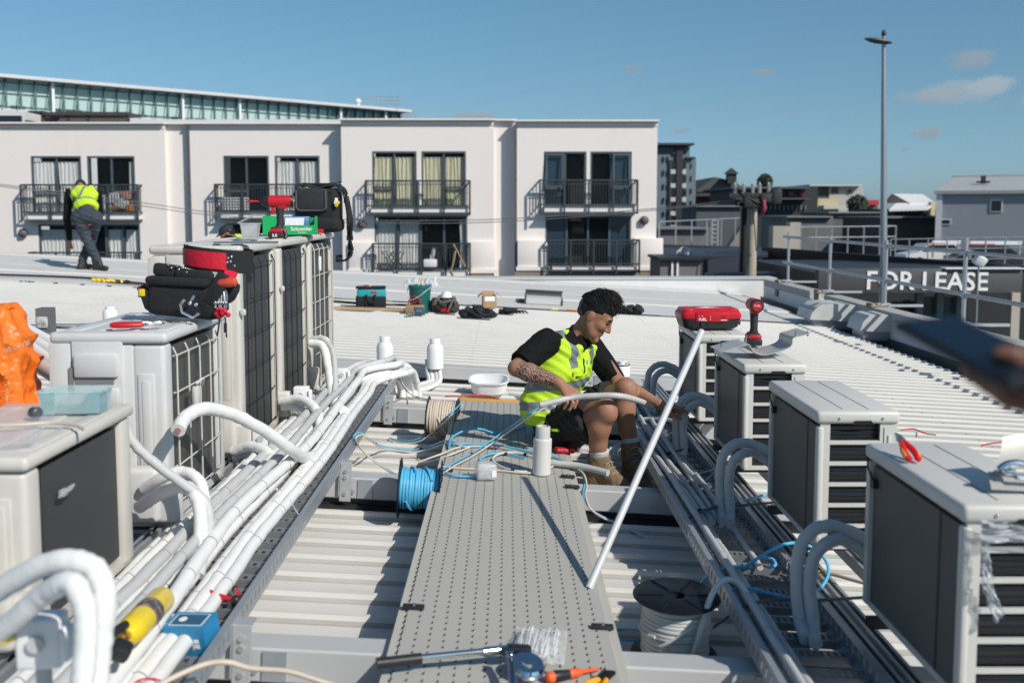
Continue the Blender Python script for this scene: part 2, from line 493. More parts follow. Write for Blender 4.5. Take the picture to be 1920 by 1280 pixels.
# ================================================================== apartment building
AY = 38.0
STUCCO = mat('off_white_stucco', (.83, .765, .73), .8, 0, (.5, .25, (.78, .72, .69)), (30, .08))
streaks(STUCCO, (.8, .8, .12), (.66, .61, .58), .55, .78, .3)
STUCCO_B = mat('brown_base_render', (.30, .235, .19), .8, 0, (.8, .3))
ALU = mat('slate_grey_window_frame', (.10, .125, .145), .45, .2, (3, .3))
RAILM = mat('charcoal_balcony_rail', (.055, .068, .08), .5, .2, (3, .3))
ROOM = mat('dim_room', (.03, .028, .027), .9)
CURW = mat('white_curtain', (.84, .84, .82), .9, 0, (3, .3, (.7, .7, .7)))
CURG = mat('cream_curtain', (.78, .75, .56), .9, 0, (3, .3, (.64, .63, .46)))
PANE = mat('clear_window_pane', (.02, .028, .035), .04, 0, None, None, .5, alpha=.10)
PANE_B = mat('blue_reflective_pane', (.025, .05, .075), .05, 0, (1, .3), None, .6, alpha=.93)


def XA(u): return at(u, 400, AY).x
def ZA(v): return at(950, v, AY).z


def wall_holes(b, x0, x1, z0, z1, y, th, holes, mi=0):
    xs = sorted({x0, x1, *[h[0] for h in holes], *[h[1] for h in holes]}); zs = sorted({z0, z1, *[h[2] for h in holes], *[h[3] for h in holes]})
    for i in range(len(xs) - 1):
        col = []
        for j in range(len(zs) - 1):
            cx, cz = (xs[i] + xs[i + 1]) / 2, (zs[j] + zs[j + 1]) / 2
            hole = any(h[0] < cx < h[1] and h[2] < cz < h[3] for h in holes)
            if not hole:
                if col and abs(col[-1][1] - zs[j]) < 1e-6: col[-1][1] = zs[j + 1]
                else: col.append([zs[j], zs[j + 1]])
        for (a, c) in col:
            b.box(((xs[i] + xs[i + 1]) / 2, y + th / 2, (a + c) / 2), (xs[i + 1] - xs[i], th, c - a), mi)


apt = thing('apartment_building', 'off-white rendered apartment block with grey balconies beyond the far roof edge', 'building', (XA(640), AY, -9))


def window(x0, x1, z0, z1, y, bays, transom=None):
    """sliding door: bays = list of (fraction, content) ; content d dark, w white curtain, c cream, b blue pane, h half curtain; o = opening sash"""
    b = MB(); f = .07; yf = y + .07
    b.box(((x0 + x1) / 2, yf, z1 - f / 2), (x1 - x0, .1, f)); b.box(((x0 + x1) / 2, yf, z0 + f / 2), (x1 - x0, .1, f))
    for x in (x0 + f / 2, x1 - f / 2): b.box((x, yf, (z0 + z1) / 2), (f, .1, z1 - z0 - 2 * f))
    cur = MB(); pane = MB(); pb = MB(); hc = set(); x = x0; n = len(bays)
    for i, (fr, c) in enumerate(bays):
        xa, xb = x, x + fr * (x1 - x0)
        if i: b.box((xa, yf + .02, (z0 + z1) / 2), (.075, .06, z1 - z0 - 2 * f))
        tr = z0 + (z1 - z0) * .40
        if i in (transom or ()):
            b.box(((xa + xb) / 2, yf - .02, tr), (xb - xa - .04, .06, .09))
        if 'o' in c:
            b.box(((xa + xb) / 2, yf - .10, z1 - .12), (xb - xa - .12, .05, .07)); b.box(((xa + xb) / 2, yf - .2, tr + .06), (xb - xa - .12, .05, .07))
            for xx in (xa + .1, xb - .1): b.box((xx, yf - .15, (tr + z1) / 2), (.06, .05, z1 - tr - .1), 0, (-.08, 0, 0))
        (pb if 'b' in c else pane).box(((xa + xb) / 2, yf + .045, (z0 + z1) / 2), (xb - xa - .02, .008, z1 - z0 - .05))
        for ch in c:
            if ch in 'wch':
                xs0, xs1 = (xa + .05, xb - .05) if ch != 'h' else (xb - .28, xb - .06)
                w = xs1 - xs0; k = max(2, int(w / .13)); mi = 1 if ch == 'c' else 0; ph = random.random() * 6
                top = z1 - .2
                cur.grid(lambda s, q, xs0=xs0, w=w, k=k, ph=ph: (xs0 + s * w + .02 * math.sin(q * 5 + s * 9 + ph), yf + .10 + .020 * math.sin(s * k * 6.283 + ph + .5 * q) + .02 * math.sin(s * k * 14 + ph), z0 + .06 + q * (top - z0 - .06)), k * 8, 8, mi)
        x = xb
    w = b.build('window', ALU, apt, world=True)
    if pane.v: pane.each('pane', PANE, w, world=True)
    if pb.v: pb.each('pane', PANE_B, w, world=True)
    if cur.v: cur.each('curtain', [CURW, CURG], w, world=True, ang=80)
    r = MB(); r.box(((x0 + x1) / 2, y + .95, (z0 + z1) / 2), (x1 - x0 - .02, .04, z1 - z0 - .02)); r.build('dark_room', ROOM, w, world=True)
    return w


def balcony(x0, x1, zt, zb, y, d, slab, nb=18, drop=0.25):
    """railing standing d out from the wall; slab=(ztop, zbottom)"""
    b = MB(); yo = y - d
    b.box(((x0 + x1) / 2, yo, zt), (x1 - x0, .07, .06)); b.box(((x0 + x1) / 2, yo, zb), (x1 - x0 - .1, .05, .05))
    b.box(((x0 + x1) / 2, yo, zt - .13), (x1 - x0 - .1, .03, .025))
    for x in (x0, x1): b.box((x, (y + yo) / 2, zt), (.05, d, .05)); b.box((x, (y + yo) / 2, zb), (.04, d, .04))
    n = int((x1 - x0) / .105)
    for i in range(1, n): b.box((x0 + (x1 - x0) * i / n, yo, (zt + zb) / 2), (.022, .022, zt - zb))
    for x in (x0, x1):
        for k in (1, 2, 3): b.box((x, yo + d * k / 4, (zt + zb) / 2), (.02, .02, zt - zb))
    for k in range(5):
        x = x0 + (x1 - x0) * k / 4
        b.box((x, yo - .045, (zt + zb - drop) / 2 - .05), (.07, .05, zt - zb + drop + .1))
    r = b.build('balcony_railing', RAILM, apt, world=True)
    s = MB(); s.box(((x0 + x1) / 2 + .05, y - d / 2 + .02, (slab[0] + slab[1]) / 2), (x1 - x0 - .25, d - .1, slab[0] - slab[1])); s.build('balcony_slab', STUCCO, r, world=True)
    s = MB(); s.box(((x0 + x1) / 2 + .05, y - d / 2, slab[1] - .035), (x1 - x0 - .1, d + .06, .06)); s.build('soffit_trim', ALU, r, world=True)
    return r


ztop = ZA(229); zbot = -9.0
blocks = []   # (u0, u1, y, vtop, upper windows, lower windows, upper balcony, lower balcony)


def block(u0, u1, y, vtop, ups, lows, bal_u, bal_l, piers):
    z1 = ZA(vtop); b = MB(); holes = []
    for (a, c, v0, v1, *_r) in ups + lows: holes.append((XA(a), XA(c), ZA(v1), ZA(v0)))
    wall_holes(b, XA(u0), XA(u1), zbot, z1, y, .25, holes)
    b.box(((XA(u0) + XA(u1)) / 2, y + 3.2, z1 - .2), (XA(u1) - XA(u0), 5.9, .3))
    for uu in (u0, u1):
        x = XA(uu) + (.12 if uu == u0 else -.12); b.box((x, y + 3.2, (z1 + zbot) / 2 - .2), (.22, 5.9, z1 - zbot - .4))
    w = b.build('wall', STUCCO, apt, world=True)
    c = MB(); c.box(((XA(u0) + XA(u1)) / 2, y - .01, z1 + .02), (XA(u1) - XA(u0) + .08, .4, .06)); c.box(((XA(u0) + XA(u1)) / 2, y - .012, z1 - .16), (XA(u1) - XA(u0), .03, .05)); c.build('coping', STUCCO, w, world=True)
    for (a, cc, v0, v1, bays, tr) in ups + lows: window(XA(a), XA(cc), ZA(v1), ZA(v0), y, bays, tr)
    if bal_u:
        a, cc, v0, v1, vs = bal_u; balcony(XA(a), XA(cc), ZA(v0), ZA(v1), y, .46, (ZA(v1 + 1), ZA(vs)))
    if bal_l:
        a, cc, v0, v1, vs = bal_l; balcony(XA(a), XA(cc), ZA(v0), ZA(v1), y, .55, (ZA(v1 + 5), ZA(vs)))
    for (a, cc, v0, v1, prot, brown) in piers:
        p = MB(); p.rbox(((XA(a) + XA(cc)) / 2, y - prot / 2, (ZA(v0) + ZA(v1)) / 2), (XA(cc) - XA(a), prot, ZA(v0) - ZA(v1)), .02); p.box(((XA(a) + XA(cc)) / 2, y - prot / 2 - .04, ZA(v1) - .04), (XA(cc) - XA(a) + .1, prot + .1, .14))
        p.build('pier', STUCCO, apt, world=True)
    if piers:
        p = MB(); v0 = piers[0][3] + 8; p.box(((XA(u0) + XA(u1)) / 2, y - .15, (ZA(v0) + zbot) / 2), (XA(u1) - XA(u0) + .04, .45, ZA(v0) - zbot)); p.build('plinth', STUCCO_B, apt, world=True)


h = .5
block(-190, 306, 38.4, 231, [(52, 147, 292, 404, [(h, 'w'), (h, 'w')], (0,)), (158, 248, 292, 404, [(h, 'd'), (h, 'h')], (1,))],
      [(61, 254, 421, 520, [(.28, 'w'), (.22, 'w'), (.16, 'd'), (.17, 'w'), (.17, 'w')], ())], (43, 260, 347, 398, 411), (55, 256, 473, 520, 540), [])
block(306, 349, 38.62, 231, [], [], None, None, [])
block(349, 642, 38.5, 231, [(414, 500, 291, 402, [(h, 'd'), (h, 'd')], (0,)), (511, 596, 291, 402, [(h, 'w'), (h, 'w')], (1,))],
      [(416, 600, 419, 520, [(.25, 'd'), (.25, 'd'), (.25, 'w'), (.25, 'w')], ())], (404, 606, 346, 396, 408), (404, 606, 470, 520, 540), [])
block(642, 926, 37.95, 226, [(699, 782, 284, 396, [(h, 'c'), (h, 'c')], (0,)), (791, 874, 284, 396, [(h, 'c'), (h, 'c')], (1,))],
      [(702, 876, 405, 508, [(.25, 'w'), (.25, 'w'), (.25, 'd'), (.25, 'h')], ())], (690, 882, 340, 386, 398), (702, 882, 456, 502, 516),
      [(654, 706, 454, 506, .14, 1), (878, 928, 452, 506, .10, 1)])
block(926, 966, 38.15, 226, [], [], None, None, [])
block(966, 1229, 37.75, 229, [(1019, 1098, 285, 398, [(h, 'bo'), (h, 'd')], (0,)), (1105, 1182, 285, 398, [(h, 'd'), (h, 'bo')], (1,))],
      [(1022, 1182, 405, 506, [(.25, 'b'), (.25, 'd'), (.25, 'd'), (.25, 'b')], ())], (1011, 1190, 339, 384, 397), (1026, 1194, 449, 493, 503),
      [(970, 1028, 450, 500, .30, 1), (1186, 1240, 446, 500, .30, 1)])
# downpipes, wall vents, things left on the balconies
for u, y in ((350, 38.44), (967, 37.7)):
    b = MB(); b.box((XA(u), y, (ZA(236) + ZA(540)) / 2), (.08, .1, ZA(236) - ZA(540))); b.build('downpipe', mat('dark_grey_downpipe', (.10, .10, .105), .5, 0, (3, .3)), apt, world=True)
for u, v, y in ((34, 437, 38.37), (679, 420, 37.92), (1206, 413, 37.72)):
    b = MB(); b.lathe([(.10, 0), (.17, .03), (.17, .1), (.06, .2)], 14, 0, (XA(u), y, ZA(v)), (math.pi / 2, 0, 0)); b.build('wall_vent', mat('brown_grey_vent', (.13, .115, .105), .6, 0, (5, .3)), apt, world=True)
b = MB()
for i, (u, v, w, hh, mi) in enumerate([(212, 372, .85, .42, 0), (232, 366, .45, .35, 1), (190, 388, .7, .3, 0), (205, 391, .9, .16, 2), (240, 390, .3, .28, 2), (225, 382, .5, .35, 0)]):
    b.rbox((XA(u), 38.15, ZA(v)), (w, .3, hh), .08, mi, (0, .2 * (i % 3 - 1), 0), 3)
tag(b.build('bedding_pile', [mat('white_bedding', (.74, .73, .71), .9, 0, (6, .3)), mat('pink_bedding', (.62, .33, .28), .9), mat('orange_blanket', (.55, .22, .05), .9)]), 'white, pink and orange bedding airing on the top left balcony', 'bedding')
b = MB()
for k in range(5): b.rbox((XA(440), 38.2, ZA(372 + k * 5)), (.95, .3, .07), .02)
tag(b.build('folded_laundry', mat('pale_laundry', (.6, .62, .6), .9, 0, (6, .3))), 'pale folded laundry stacked on the balcony behind the red drill', 'laundry')
b = MB()
for k in range(4):
    x = XA(718 + k * 7); b.cyl((x, 37.5, ZA(506)), (x + .42, 37.6, ZA(470)), .018, 6); b.cyl((x + .42, 37.5, ZA(506)), (x, 37.6, ZA(470)), .018, 6)
tag(b.build('folding_chair', RAILM), 'dark folding chair leaning on the left of the lower cream-curtain balcony', 'chair')
b = MB(); b.tube(spline([(XA(852), 37.08, ZA(456)), (XA(864), 37.05, ZA(478)), (XA(874), 37.05, ZA(498))], 4), .03, 6); b.tube(spline([(XA(856), 37.02, ZA(468)), (XA(852), 37.0, ZA(490)), (XA(848), 37.02, ZA(504))], 4), .035, 6)
tag(b.build('driftwood_branch', WOOD), 'forked timber branch leaning on the lower balcony railing', 'branch')
b = MB(); b.rbox((XA(808), 37.5, ZA(492)), (.5, .35, .3), .05); b.rbox((XA(812), 37.5, ZA(478)), (.16, .12, .6), .04, 0, (0, .3, 0))
tag(b.build('white_pushchair', mat('white_cover', (.7, .7, .7), .8)), 'white covered object standing behind the lower balcony bars', 'covered object')

# ================================================================== glazed gallery behind
def gallery():
    p0 = Vector((-30.6, 60, 0)); p1 = Vector((-8.6, 80.6, 0)); d = (p1 - p0); L = d.length; d.normalize(); nrm = Vector((d.y, -d.x, 0))
    t = thing('glazed_gallery_building', 'long pale green glazed rooftop gallery behind the left apartment block', 'building', (p0.x, p0.y, -9))
    z0, z1 = 7.45, 9.2
    def bxl(b, s0, s1, o, za, zb, th, mi=0):
        c = p0 + d * (s0 + s1) / 2 + nrm * o; b.box((c.x, c.y, (za + zb) / 2), (s1 - s0, th, zb - za), mi, Matrix(((d.x, -d.y, 0), (d.y, d.x, 0), (0, 0, 1))))
    b = MB(); bxl(b, -1, L, -4, -9, z0 - .02, 8); bxl(b, -.6, L, .1, z0 - .3, z0 - .02, .5); b.build('wall', mat('pale_grey_wall', (.6, .6, .6), .7, 0, (.6, .2)), t, world=True)
    b = MB(); bxl(b, -.3, L + .6, -1.2, z1, z1 + .2, 4.2); b.build('roof', mat('pale_roof_edge', (.62, .62, .63), .5, 0, (1, .2)), t, world=True)
    b = MB(); bxl(b, 0, L * .78, 0, z0, z1, .03); b.build('glazing', mat('frosted_green_glass', (.46, .60, .58), .18, 0, (.4, .25, (.36, .52, .52)), None, .6), t, world=True)
    b = MB(); bxl(b, L * .78, L, -.0, z0, z1, .03); b.build('glazing', mat('dark_green_glass', (.13, .23, .25), .1, 0, (.5, .4, (.3, .42, .44)), None, .6), t, world=True)
    b = MB(); n = 36
    for i in range(n + 1): bxl(b, L * i / n - .05, L * i / n + .05, .09, z0, z1, .14)
    for k in (.08, .52, .9): bxl(b, 0, L, .05, z0 + (z1 - z0) * k - .04, z0 + (z1 - z0) * k + .04, .05)
    b.build('mullions', mat('teal_mullion', (.10, .19, .19), .5, .2, (1, .3)), t, world=True)
    b = MB()
    for i in range(n):
        s = L * (i + .62) / n; c = p0 + d * s + nrm * .5; e = c + d * .25; b.cyl((c.x, c.y, z0), (e.x, e.y, z1 - .1), .035, 6)
    b.each('strut', mat('teal_mullion', (.1, .19, .19)), t, world=True)
    b = MB()
    for i in (4, 14, 19, 29, 34):
        s = L * (i + .12) / n; bxl(b, s - .08, s + .08, .35, z0 - .2, z1 + .1, .16)
    b.each('white_post', PVC, t, world=True)
    b = MB()
    for i in (1, 4, 5, 8, 10, 13, 15, 17): s = L * (i + .3) / n; bxl(b, s, s + .8, .12, z0 + .05, z0 + .2, .08)
    b.each('vent', RAILM, t, world=True)
    b = MB(); c = p0 - d * .4 + nrm * .2; b.box((c.x, c.y, (z0 + z1) / 2), (.25, .4, z1 - z0)); b.build('red_door_post', mat('dark_red_panel', (.25, .03, .035), .5), t, world=True)
    # roof plant at the far end
    b = MB(); c = p0 + d * (L * .93)
    for k in range(5): b.cyl((c.x + k * .42, c.y, z1 + .2), (c.x + k * .42, c.y, z1 + 1.1), .03, 5)
    for k in range(3): b.cyl((c.x - .1, c.y, z1 + .5 + .3 * k), (c.x + 1.8, c.y, z1 + .5 + .3 * k), .025, 5)
    b.build('roof_frame', GALV_D, t, world=True)
    b = MB(); c = p0 + d * (L * .87); b.lathe([(.14, 0), (.14, .3), (.24, .32), (.22, .5), (.05, .62)], 10, 0, (c.x, c.y, z1 + .2)); b.build('roof_cowl', PVC, t, world=True)


gallery()
t = thing('white_terrace_house', 'white rooftop storey with small windows and a dark pergola above the left block', 'building', (-26, 50, -9))
def bp(b, u0, u1, v0, v1, y, dep, mi=0, down=False):
    a = at(u0, v0, y); c = at(u1, v1, y); z0 = -9 if down else c.z
    b.box(((a.x + c.x) / 2, y + dep / 2, (a.z + z0) / 2), (c.x - a.x, dep, a.z - z0), mi)
    return b


b = MB(); bp(b, -60, 50, 208, 260, 50, 4, 0, True); bp(b, 240, 640, 224, 260, 50, 3, 0, True); b.build('wall', mat('white_plaster', (.72, .72, .71), .7, 0, (.8, .2)), t, world=True)
b = MB(); bp(b, -30, 40, 217, 229, 49.9, .1); b.build('window', GLASSW, t, world=True)
b = MB(); bp(b, 76, 240, 210, 216, 49.6, 1.6); bp(b, 52, 80, 208, 211, 49.5, 2)
for u in (78, 122, 160, 236): bp(b, u, u + 6, 215, 236, 49.7, .15)
b.build('pergola', mat('dark_brown_pergola', (.07, .06, .06), .6, 0, (2, .3)), t, world=True)
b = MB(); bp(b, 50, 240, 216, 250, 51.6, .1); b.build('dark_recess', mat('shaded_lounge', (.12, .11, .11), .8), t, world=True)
# ================================================================== town on the right
def wins(b, u0, u1, v0, v1, y, nu, nv, fu=.5, fv=.5, mi=0, d=.08):
    for i in range(nu):
        for j in range(nv):
            a = u0 + (u1 - u0) * (i + .5 - fu / 2) / nu; c = v0 + (v1 - v0) * (j + .5 - fv / 2) / nv
            bp(b, a, a + (u1 - u0) / nu * fu, c, c + (v1 - v0) / nv * fv, y - d, d, mi)


DKWIN = mat('dark_far_window', (.02, .022, .026), .15)
C_ = at(1268, 400, 130)
t = thing('apartment_tower', 'blue-grey apartment tower with stacked white balconies just right of the white block', 'building', (C_.x, 130, -9))
b = MB(); bp(b, 1222, 1290, 276, 500, 130, 12, 0, True); bp(b, 1288, 1302, 296, 500, 131, 12, 0, True); b.build('wall', mat('blue_grey_cladding', (.15, .19, .215), .6, 0, (.3, .3)), t, world=True)
b = MB(); bp(b, 1215, 1302, 268, 272, 129, 14); bp(b, 1286, 1304, 294, 297, 129.5, 13); b.build('roof', mat('dark_flat_roof', (.05, .06, .07), .6), t, world=True)
b = MB(); bp(b, 1269, 1277, 272, 500, 129.6, .5); bp(b, 1255, 1258, 300, 500, 129.7, .4); bp(b, 1262, 1266, 280, 290, 129.7, .4); b.build('dark_strip', mat('charcoal_strip', (.035, .035, .042), .6), t, world=True)
b = MB(); wins(b, 1257, 1267, 296, 452, 129.8, 1, 6, .9, .5); wins(b, 1278, 1287, 296, 452, 129.8, 1, 6, .9, .5); wins(b, 1240, 1256, 286, 440, 129.9, 2, 6, .35, .4); wins(b, 1290, 1300, 300, 440, 130.9, 1, 6, .4, .4); wins(b, 1232, 1290, 273, 290, 129.9, 7, 1, .5, .7)
b.each('window', DKWIN, t, world=True)
b = MB(); wins(b, 1257, 1267, 309, 465, 129.7, 1, 6, .9, .32); wins(b, 1278, 1287, 309, 465, 129.7, 1, 6, .9, .32); b.each('balcony', mat('white_far_panel', (.5, .51, .51), .6), t, world=True)

t = thing('gabled_building', 'low dark building with a shallow gable and small cupola left of the wooden pole', 'building', (at(1350, 400, 150).x, 150, -9))
b = MB(); bp(b, 1304, 1400, 362, 500, 150, 20, 0, True)
a0, a1, a2 = at(1302, 360, 149), at(1340, 332, 149), at(1400, 358, 149)
b.prism([(a0.x, a0.z), (a1.x, a1.z), (at(1378, 336, 149).x, at(1378, 340, 149).z), (a2.x, a2.z)], 18, 0, frame((0, 149, 0), (1, 0, 0), (0, -1, 0)) @ Matrix.Translation((0, 0, -18)))
b.build('wall', mat('dark_grey_boards', (.085, .083, .085), .7, 0, (.3, .3)), t, world=True)
b = MB(); c = at(1371, 330, 148); b.box((c.x, 148, c.z - .4), (1.3, 1.3, 1.4)); b.lathe([(1.35, 0), (.05, .9)], 4, 0, (c.x, 148, c.z + .3), (0, 0, R(45))); b.build('cupola', mat('near_black_roofing', (.03, .032, .036), .6), t, world=True)
b = MB(); bp(b, 1300, 1400, 362, 368, 147.5, 2); bp(b, 1304, 1398, 385, 398, 149.5, 2); b.build('dark_band', mat('blue_black_band', (.045, .055, .065), .6), t, world=True)
b = MB(); wins(b, 1306, 1396, 370, 378, 149.3, 6, 1, .5, .8); b.each('window', mat('dark_red_blind', (.16, .02, .03), .6), t, world=True)

t = thing('dark_terrace_building', 'long black two-storey building with verandah posts behind the power pole insulators', 'building', (at(1480, 400, 110).x, 110, -9))
b = MB(); bp(b, 1380, 1518, 352, 500, 110, 14, 0, True); bp(b, 1516, 1530, 350, 500, 111, 14, 0, True); b.build('wall', mat('black_boards', (.03, .034, .038), .6, 0, (.3, .4)), t, world=True)
b = MB(); bp(b, 1372, 1518, 350, 354, 108.8, 16); bp(b, 1380, 1518, 371, 374, 108.5, 2); b.build('roof', mat('slate_blue_edge', (.07, .085, .10), .5), t, world=True)
b = MB(); wins(b, 1390, 1515, 356, 370, 109.8, 6, 1, .5, .6, 0); wins(b, 1400, 1515, 384, 394, 109.8, 14, 1, .3, .8, 1); b.each('window', [mat('dark_red_window', (.12, .02, .025), .4), mat('grey_far_window', (.16, .18, .2), .3)], t, world=True)

t = thing('cream_building', 'weathered cream building with dark top-floor opening and yellow annex', 'building', (at(1570, 400, 140).x, 140, -9))
b = MB(); bp(b, 1555, 1615, 348, 500, 140, 14, 0, True); bp(b, 1524, 1556, 352, 500, 140.2, 12, 1, True); bp(b, 1531, 1572, 372, 400, 136, 3, 2, True)
b.build('wall', [mat('weathered_cream_wall', (.46, .44, .42), .8, 0, (.25, .4)), mat('dark_opening_wall', (.07, .07, .075), .7), mat('pale_yellow_wall', (.52, .43, .26), .8, 0, (.3, .3))], t, world=True)
b = MB(); wins(b, 1588, 1600, 350, 385, 139.8, 1, 2, .4, .4); bp(b, 1560, 1572, 352, 362, 139.8, .2); b.each('window', DKWIN, t, world=True)
b = MB(); bp(b, 1518, 1616, 346, 349, 139, 16); bp(b, 1545, 1600, 385, 392, 134, 2); b.build('roof', mat('pale_grey_roofing', (.5, .5, .5), .6), t, world=True)
t = thing('red_roofed_shed', 'small shed with a bright red roof between the cream building and the lamp pole', 'building', (at(1630, 400, 145).x, 145, -9))
b = MB(); bp(b, 1612, 1645, 384, 420, 145, 5, 0, True); b.build('wall', mat('dull_shed_wall', (.12, .11, .1), .8), t, world=True)
b = MB(); bp(b, 1610, 1648, 375, 384, 144, 7); b.build('roof', mat('bright_red_roof', (.45, .03, .05), .5), t, world=True)

t = thing('white_gabled_house', 'house with bright white gable roof and porch roof left of the grey warehouse', 'building', (at(1700, 400, 90).x, 90, -9))
b = MB(); bp(b, 1664, 1756, 392, 500, 90, 10, 0, True); b.build('wall', mat('charcoal_house_wall', (.085, .082, .08), .8, 0, (.4, .4)), t, world=True)
b = MB()
def slab4(b, pts, th=.15, mi=0):
    P = [Vector(p) for p in pts]; n = (P[1] - P[0]).cross(P[2] - P[0]).normalized() * th
    b.add(P + [p - n for p in P], [(0, 1, 2, 3), (7, 6, 5, 4), (0, 4, 5, 1), (1, 5, 6, 2), (2, 6, 7, 3), (3, 7, 4, 0)], mi)


slab4(b, [at(1706, 381, 89), at(1755, 381, 89), at(1730, 364, 95), at(1674, 363, 95)]); slab4(b, [at(1667, 393, 86), at(1740, 391, 86), at(1752, 380, 90), at(1682, 379, 90)])
b.build('roof', mat('white_sheet_roof', (.78, .77, .75), .5), t, world=True)
b = MB(); P = [at(1660, 381, 89.5), at(1706, 381, 89.5), at(1674, 364, 89.5)]; b.prism([(p.x, p.z) for p in P], .3, 0, frame((0, 89.8, 0), (1, 0, 0), (0, -1, 0))); b.build('gable', mat('dark_gable_end', (.06, .055, .055), .8), t, world=True)
b = MB(); wins(b, 1676, 1752, 393, 408, 89.8, 4, 1, .6, .8); b.each('window', GLASSW, t, world=True)
b = MB(); bp(b, 1746, 1753, 378, 404, 88, .6); b.each('chimney', mat('pale_yellow_block', (.6, .5, .3), .8), t, world=True)

t = thing('grey_warehouse', 'plain blue-grey warehouse with pale pitched roof at the right edge', 'building', (at(1757, 400, 62).x, 62, -9), (0, 0, -R(24)))
zE, zRd = at(1757, 358, 62).z + 9, at(1815, 333, 70).z + 9
b = MB(); b.box((15, 7, zE / 2), (30, 14, zE)); b.box((.1, -.06, zE / 2), (.35, .1, zE), 1); b.build('wall', [mat('blue_grey_sheet_wall', (.27, .29, .32), .6, 0, (.5, .15)), mat('pale_trim', (.6, .6, .6), .6)], t)
b = MB(); slab4(b, [(-.2, -.3, zE), (30, -.3, zE), (30, 8, zRd), (.9, 8, zRd)], .2); slab4(b, [(.9, 8, zRd), (30, 8, zRd), (30, 14.3, zE), (-.2, 14.3, zE)], .2); slab4(b, [(-.2, -.3, zE), (.9, 8, zRd), (-.2, 14.3, zE), (-.2, 7, zE)], .1); b.box((15.5, 8, zRd + .04), (29.5, .4, .12)); b.build('roof', mat('pale_grey_sheet_roof', (.42, .42, .42), .5, 0, (.4, .2)), t)
for (xa, w_, zv, h_) in ((3.3, .55, 386, .62), (.5, .5, 416, .22), (5.6, .55, 386, .62)):
    zc = at(1860, zv, 61).z + 9; b = MB(); b.box((xa, -.03, zc), (w_ + .14, .06, h_ + .14), 1); b.box((xa, -.05, zc), (w_, .06, h_), 0); b.build('window', [DKWIN, mat('pale_trim', (.6, .6, .6))], t)
b = MB(); b.box((2.6, 3, zE + .75), (.3, .3, .5)); b.box((2.6, 3, zE + .6), (.8, .3, .12)); b.build('roof_plant', mat('dark_plant', (.05, .05, .055), .6), t)

# middle distance: low grey sheds, walls and car park railings
def shed(lab, u0, u1, v0, y, dep, m, roof=None):
    c = at((u0 + u1) / 2, v0, y); t = thing('low_shed', lab, 'building', (c.x, y, -9))
    b = MB(); bp(b, u0, u1, v0, 500, y, dep, 0, True); b.build('wall', m, t, world=True)
    b = MB(); bp(b, u0 - 2, u1 + 2, v0 - 3, v0, y - .4, dep + .8); b.build('roof', roof or mat('grey_flat_roof', (.2, .2, .21), .6, 0, (.5, .3)), t, world=True)
    return t


G1 = mat('mottled_grey_wall', (.17, .17, .175), .8, 0, (.4, .5, (.07, .07, .075)))
shed('mottled grey flat-roofed shed right of the power pole', 1478, 1560, 408, 75, 8, G1)
shed('grey wall with a lit white strip left of the lamp pole', 1556, 1660, 400, 80, 8, mat('mid_grey_wall', (.13, .135, .14), .8, 0, (.4, .4)))
shed('dark brown-grey block under the white gabled house', 1652, 1757, 409, 70, 8, mat('brown_grey_wall', (.11, .10, .095), .85, 0, (.5, .4)))
shed('grey shed with frosted front left of the power pole', 1306, 1404, 388, 95, 8, mat('blue_grey_wall', (.09, .10, .11), .8, 0, (.4, .4)))
shed('murky grey hillside block behind the railings below the blue tower', 1235, 1330, 430, 70, 8, G1)
t = thing('concrete_stub_wall', 'pale broken concrete wall stub right of the power pole', 'wall', (at(1475, 450, 48).x, 48, -9))
b = MB(); bp(b, 1450, 1484, 424, 500, 48, .8, 0, True); bp(b, 1482, 1500, 417, 500, 48.2, .8, 0, True); b.build('wall_face', mat('pale_concrete', (.40, .37, .33), .85, 0, (.8, .5, (.25, .23, .21))), t, world=True)
t = thing('concrete_stair_wall', 'sloping pale concrete stair wall left of the power pole', 'wall', (at(1378, 450, 50).x, 50, -9))
b = MB(); P = [at(1364, 462, 50), at(1398, 462, 50), at(1398, 424, 50), at(1388, 424, 50)]; b.prism([(p.x, p.z) for p in P], .8, 0, frame((0, 50.4, 0), (1, 0, 0), (0, -1, 0))); b.build('wall_face', mat('mottled_concrete', (.25, .24, .22), .85, 0, (.8, .5, (.12, .12, .11))), t, world=True)
b = MB(); bp(b, 1694, 1712, 372, 380, 70, 1); c = at(1660, 440, 66)

def railing(lab, u0, u1, v0, v1, vb, y0, y1, n, rails=2, m=None, nm='car_park_railing'):
    a, c = at(u0, v0, y0), at(u1, v1, y1); ab = at(u0, vb, y0)
    hgt = a.z - ab.z; t = thing(nm, lab, 'railing', (a.x, y0, ab.z))
    b = MB()
    for k in range(rails): q = Vector((0, 0, -hgt * .45 * k)); b.cyl(a + q, c + q, .03 * y0 / 45, 6)
    b.each('rail', m or GALV_D, t, world=True)
    b = MB()
    for i in range(n + 1):
        p = a.lerp(c, i / n); b.cyl((p.x, p.y, p.z), (p.x, p.y, p.z - hgt - 1.5), .034 * y0 / 45, 6)
    b.each('post', m or GALV_D, t, world=True)


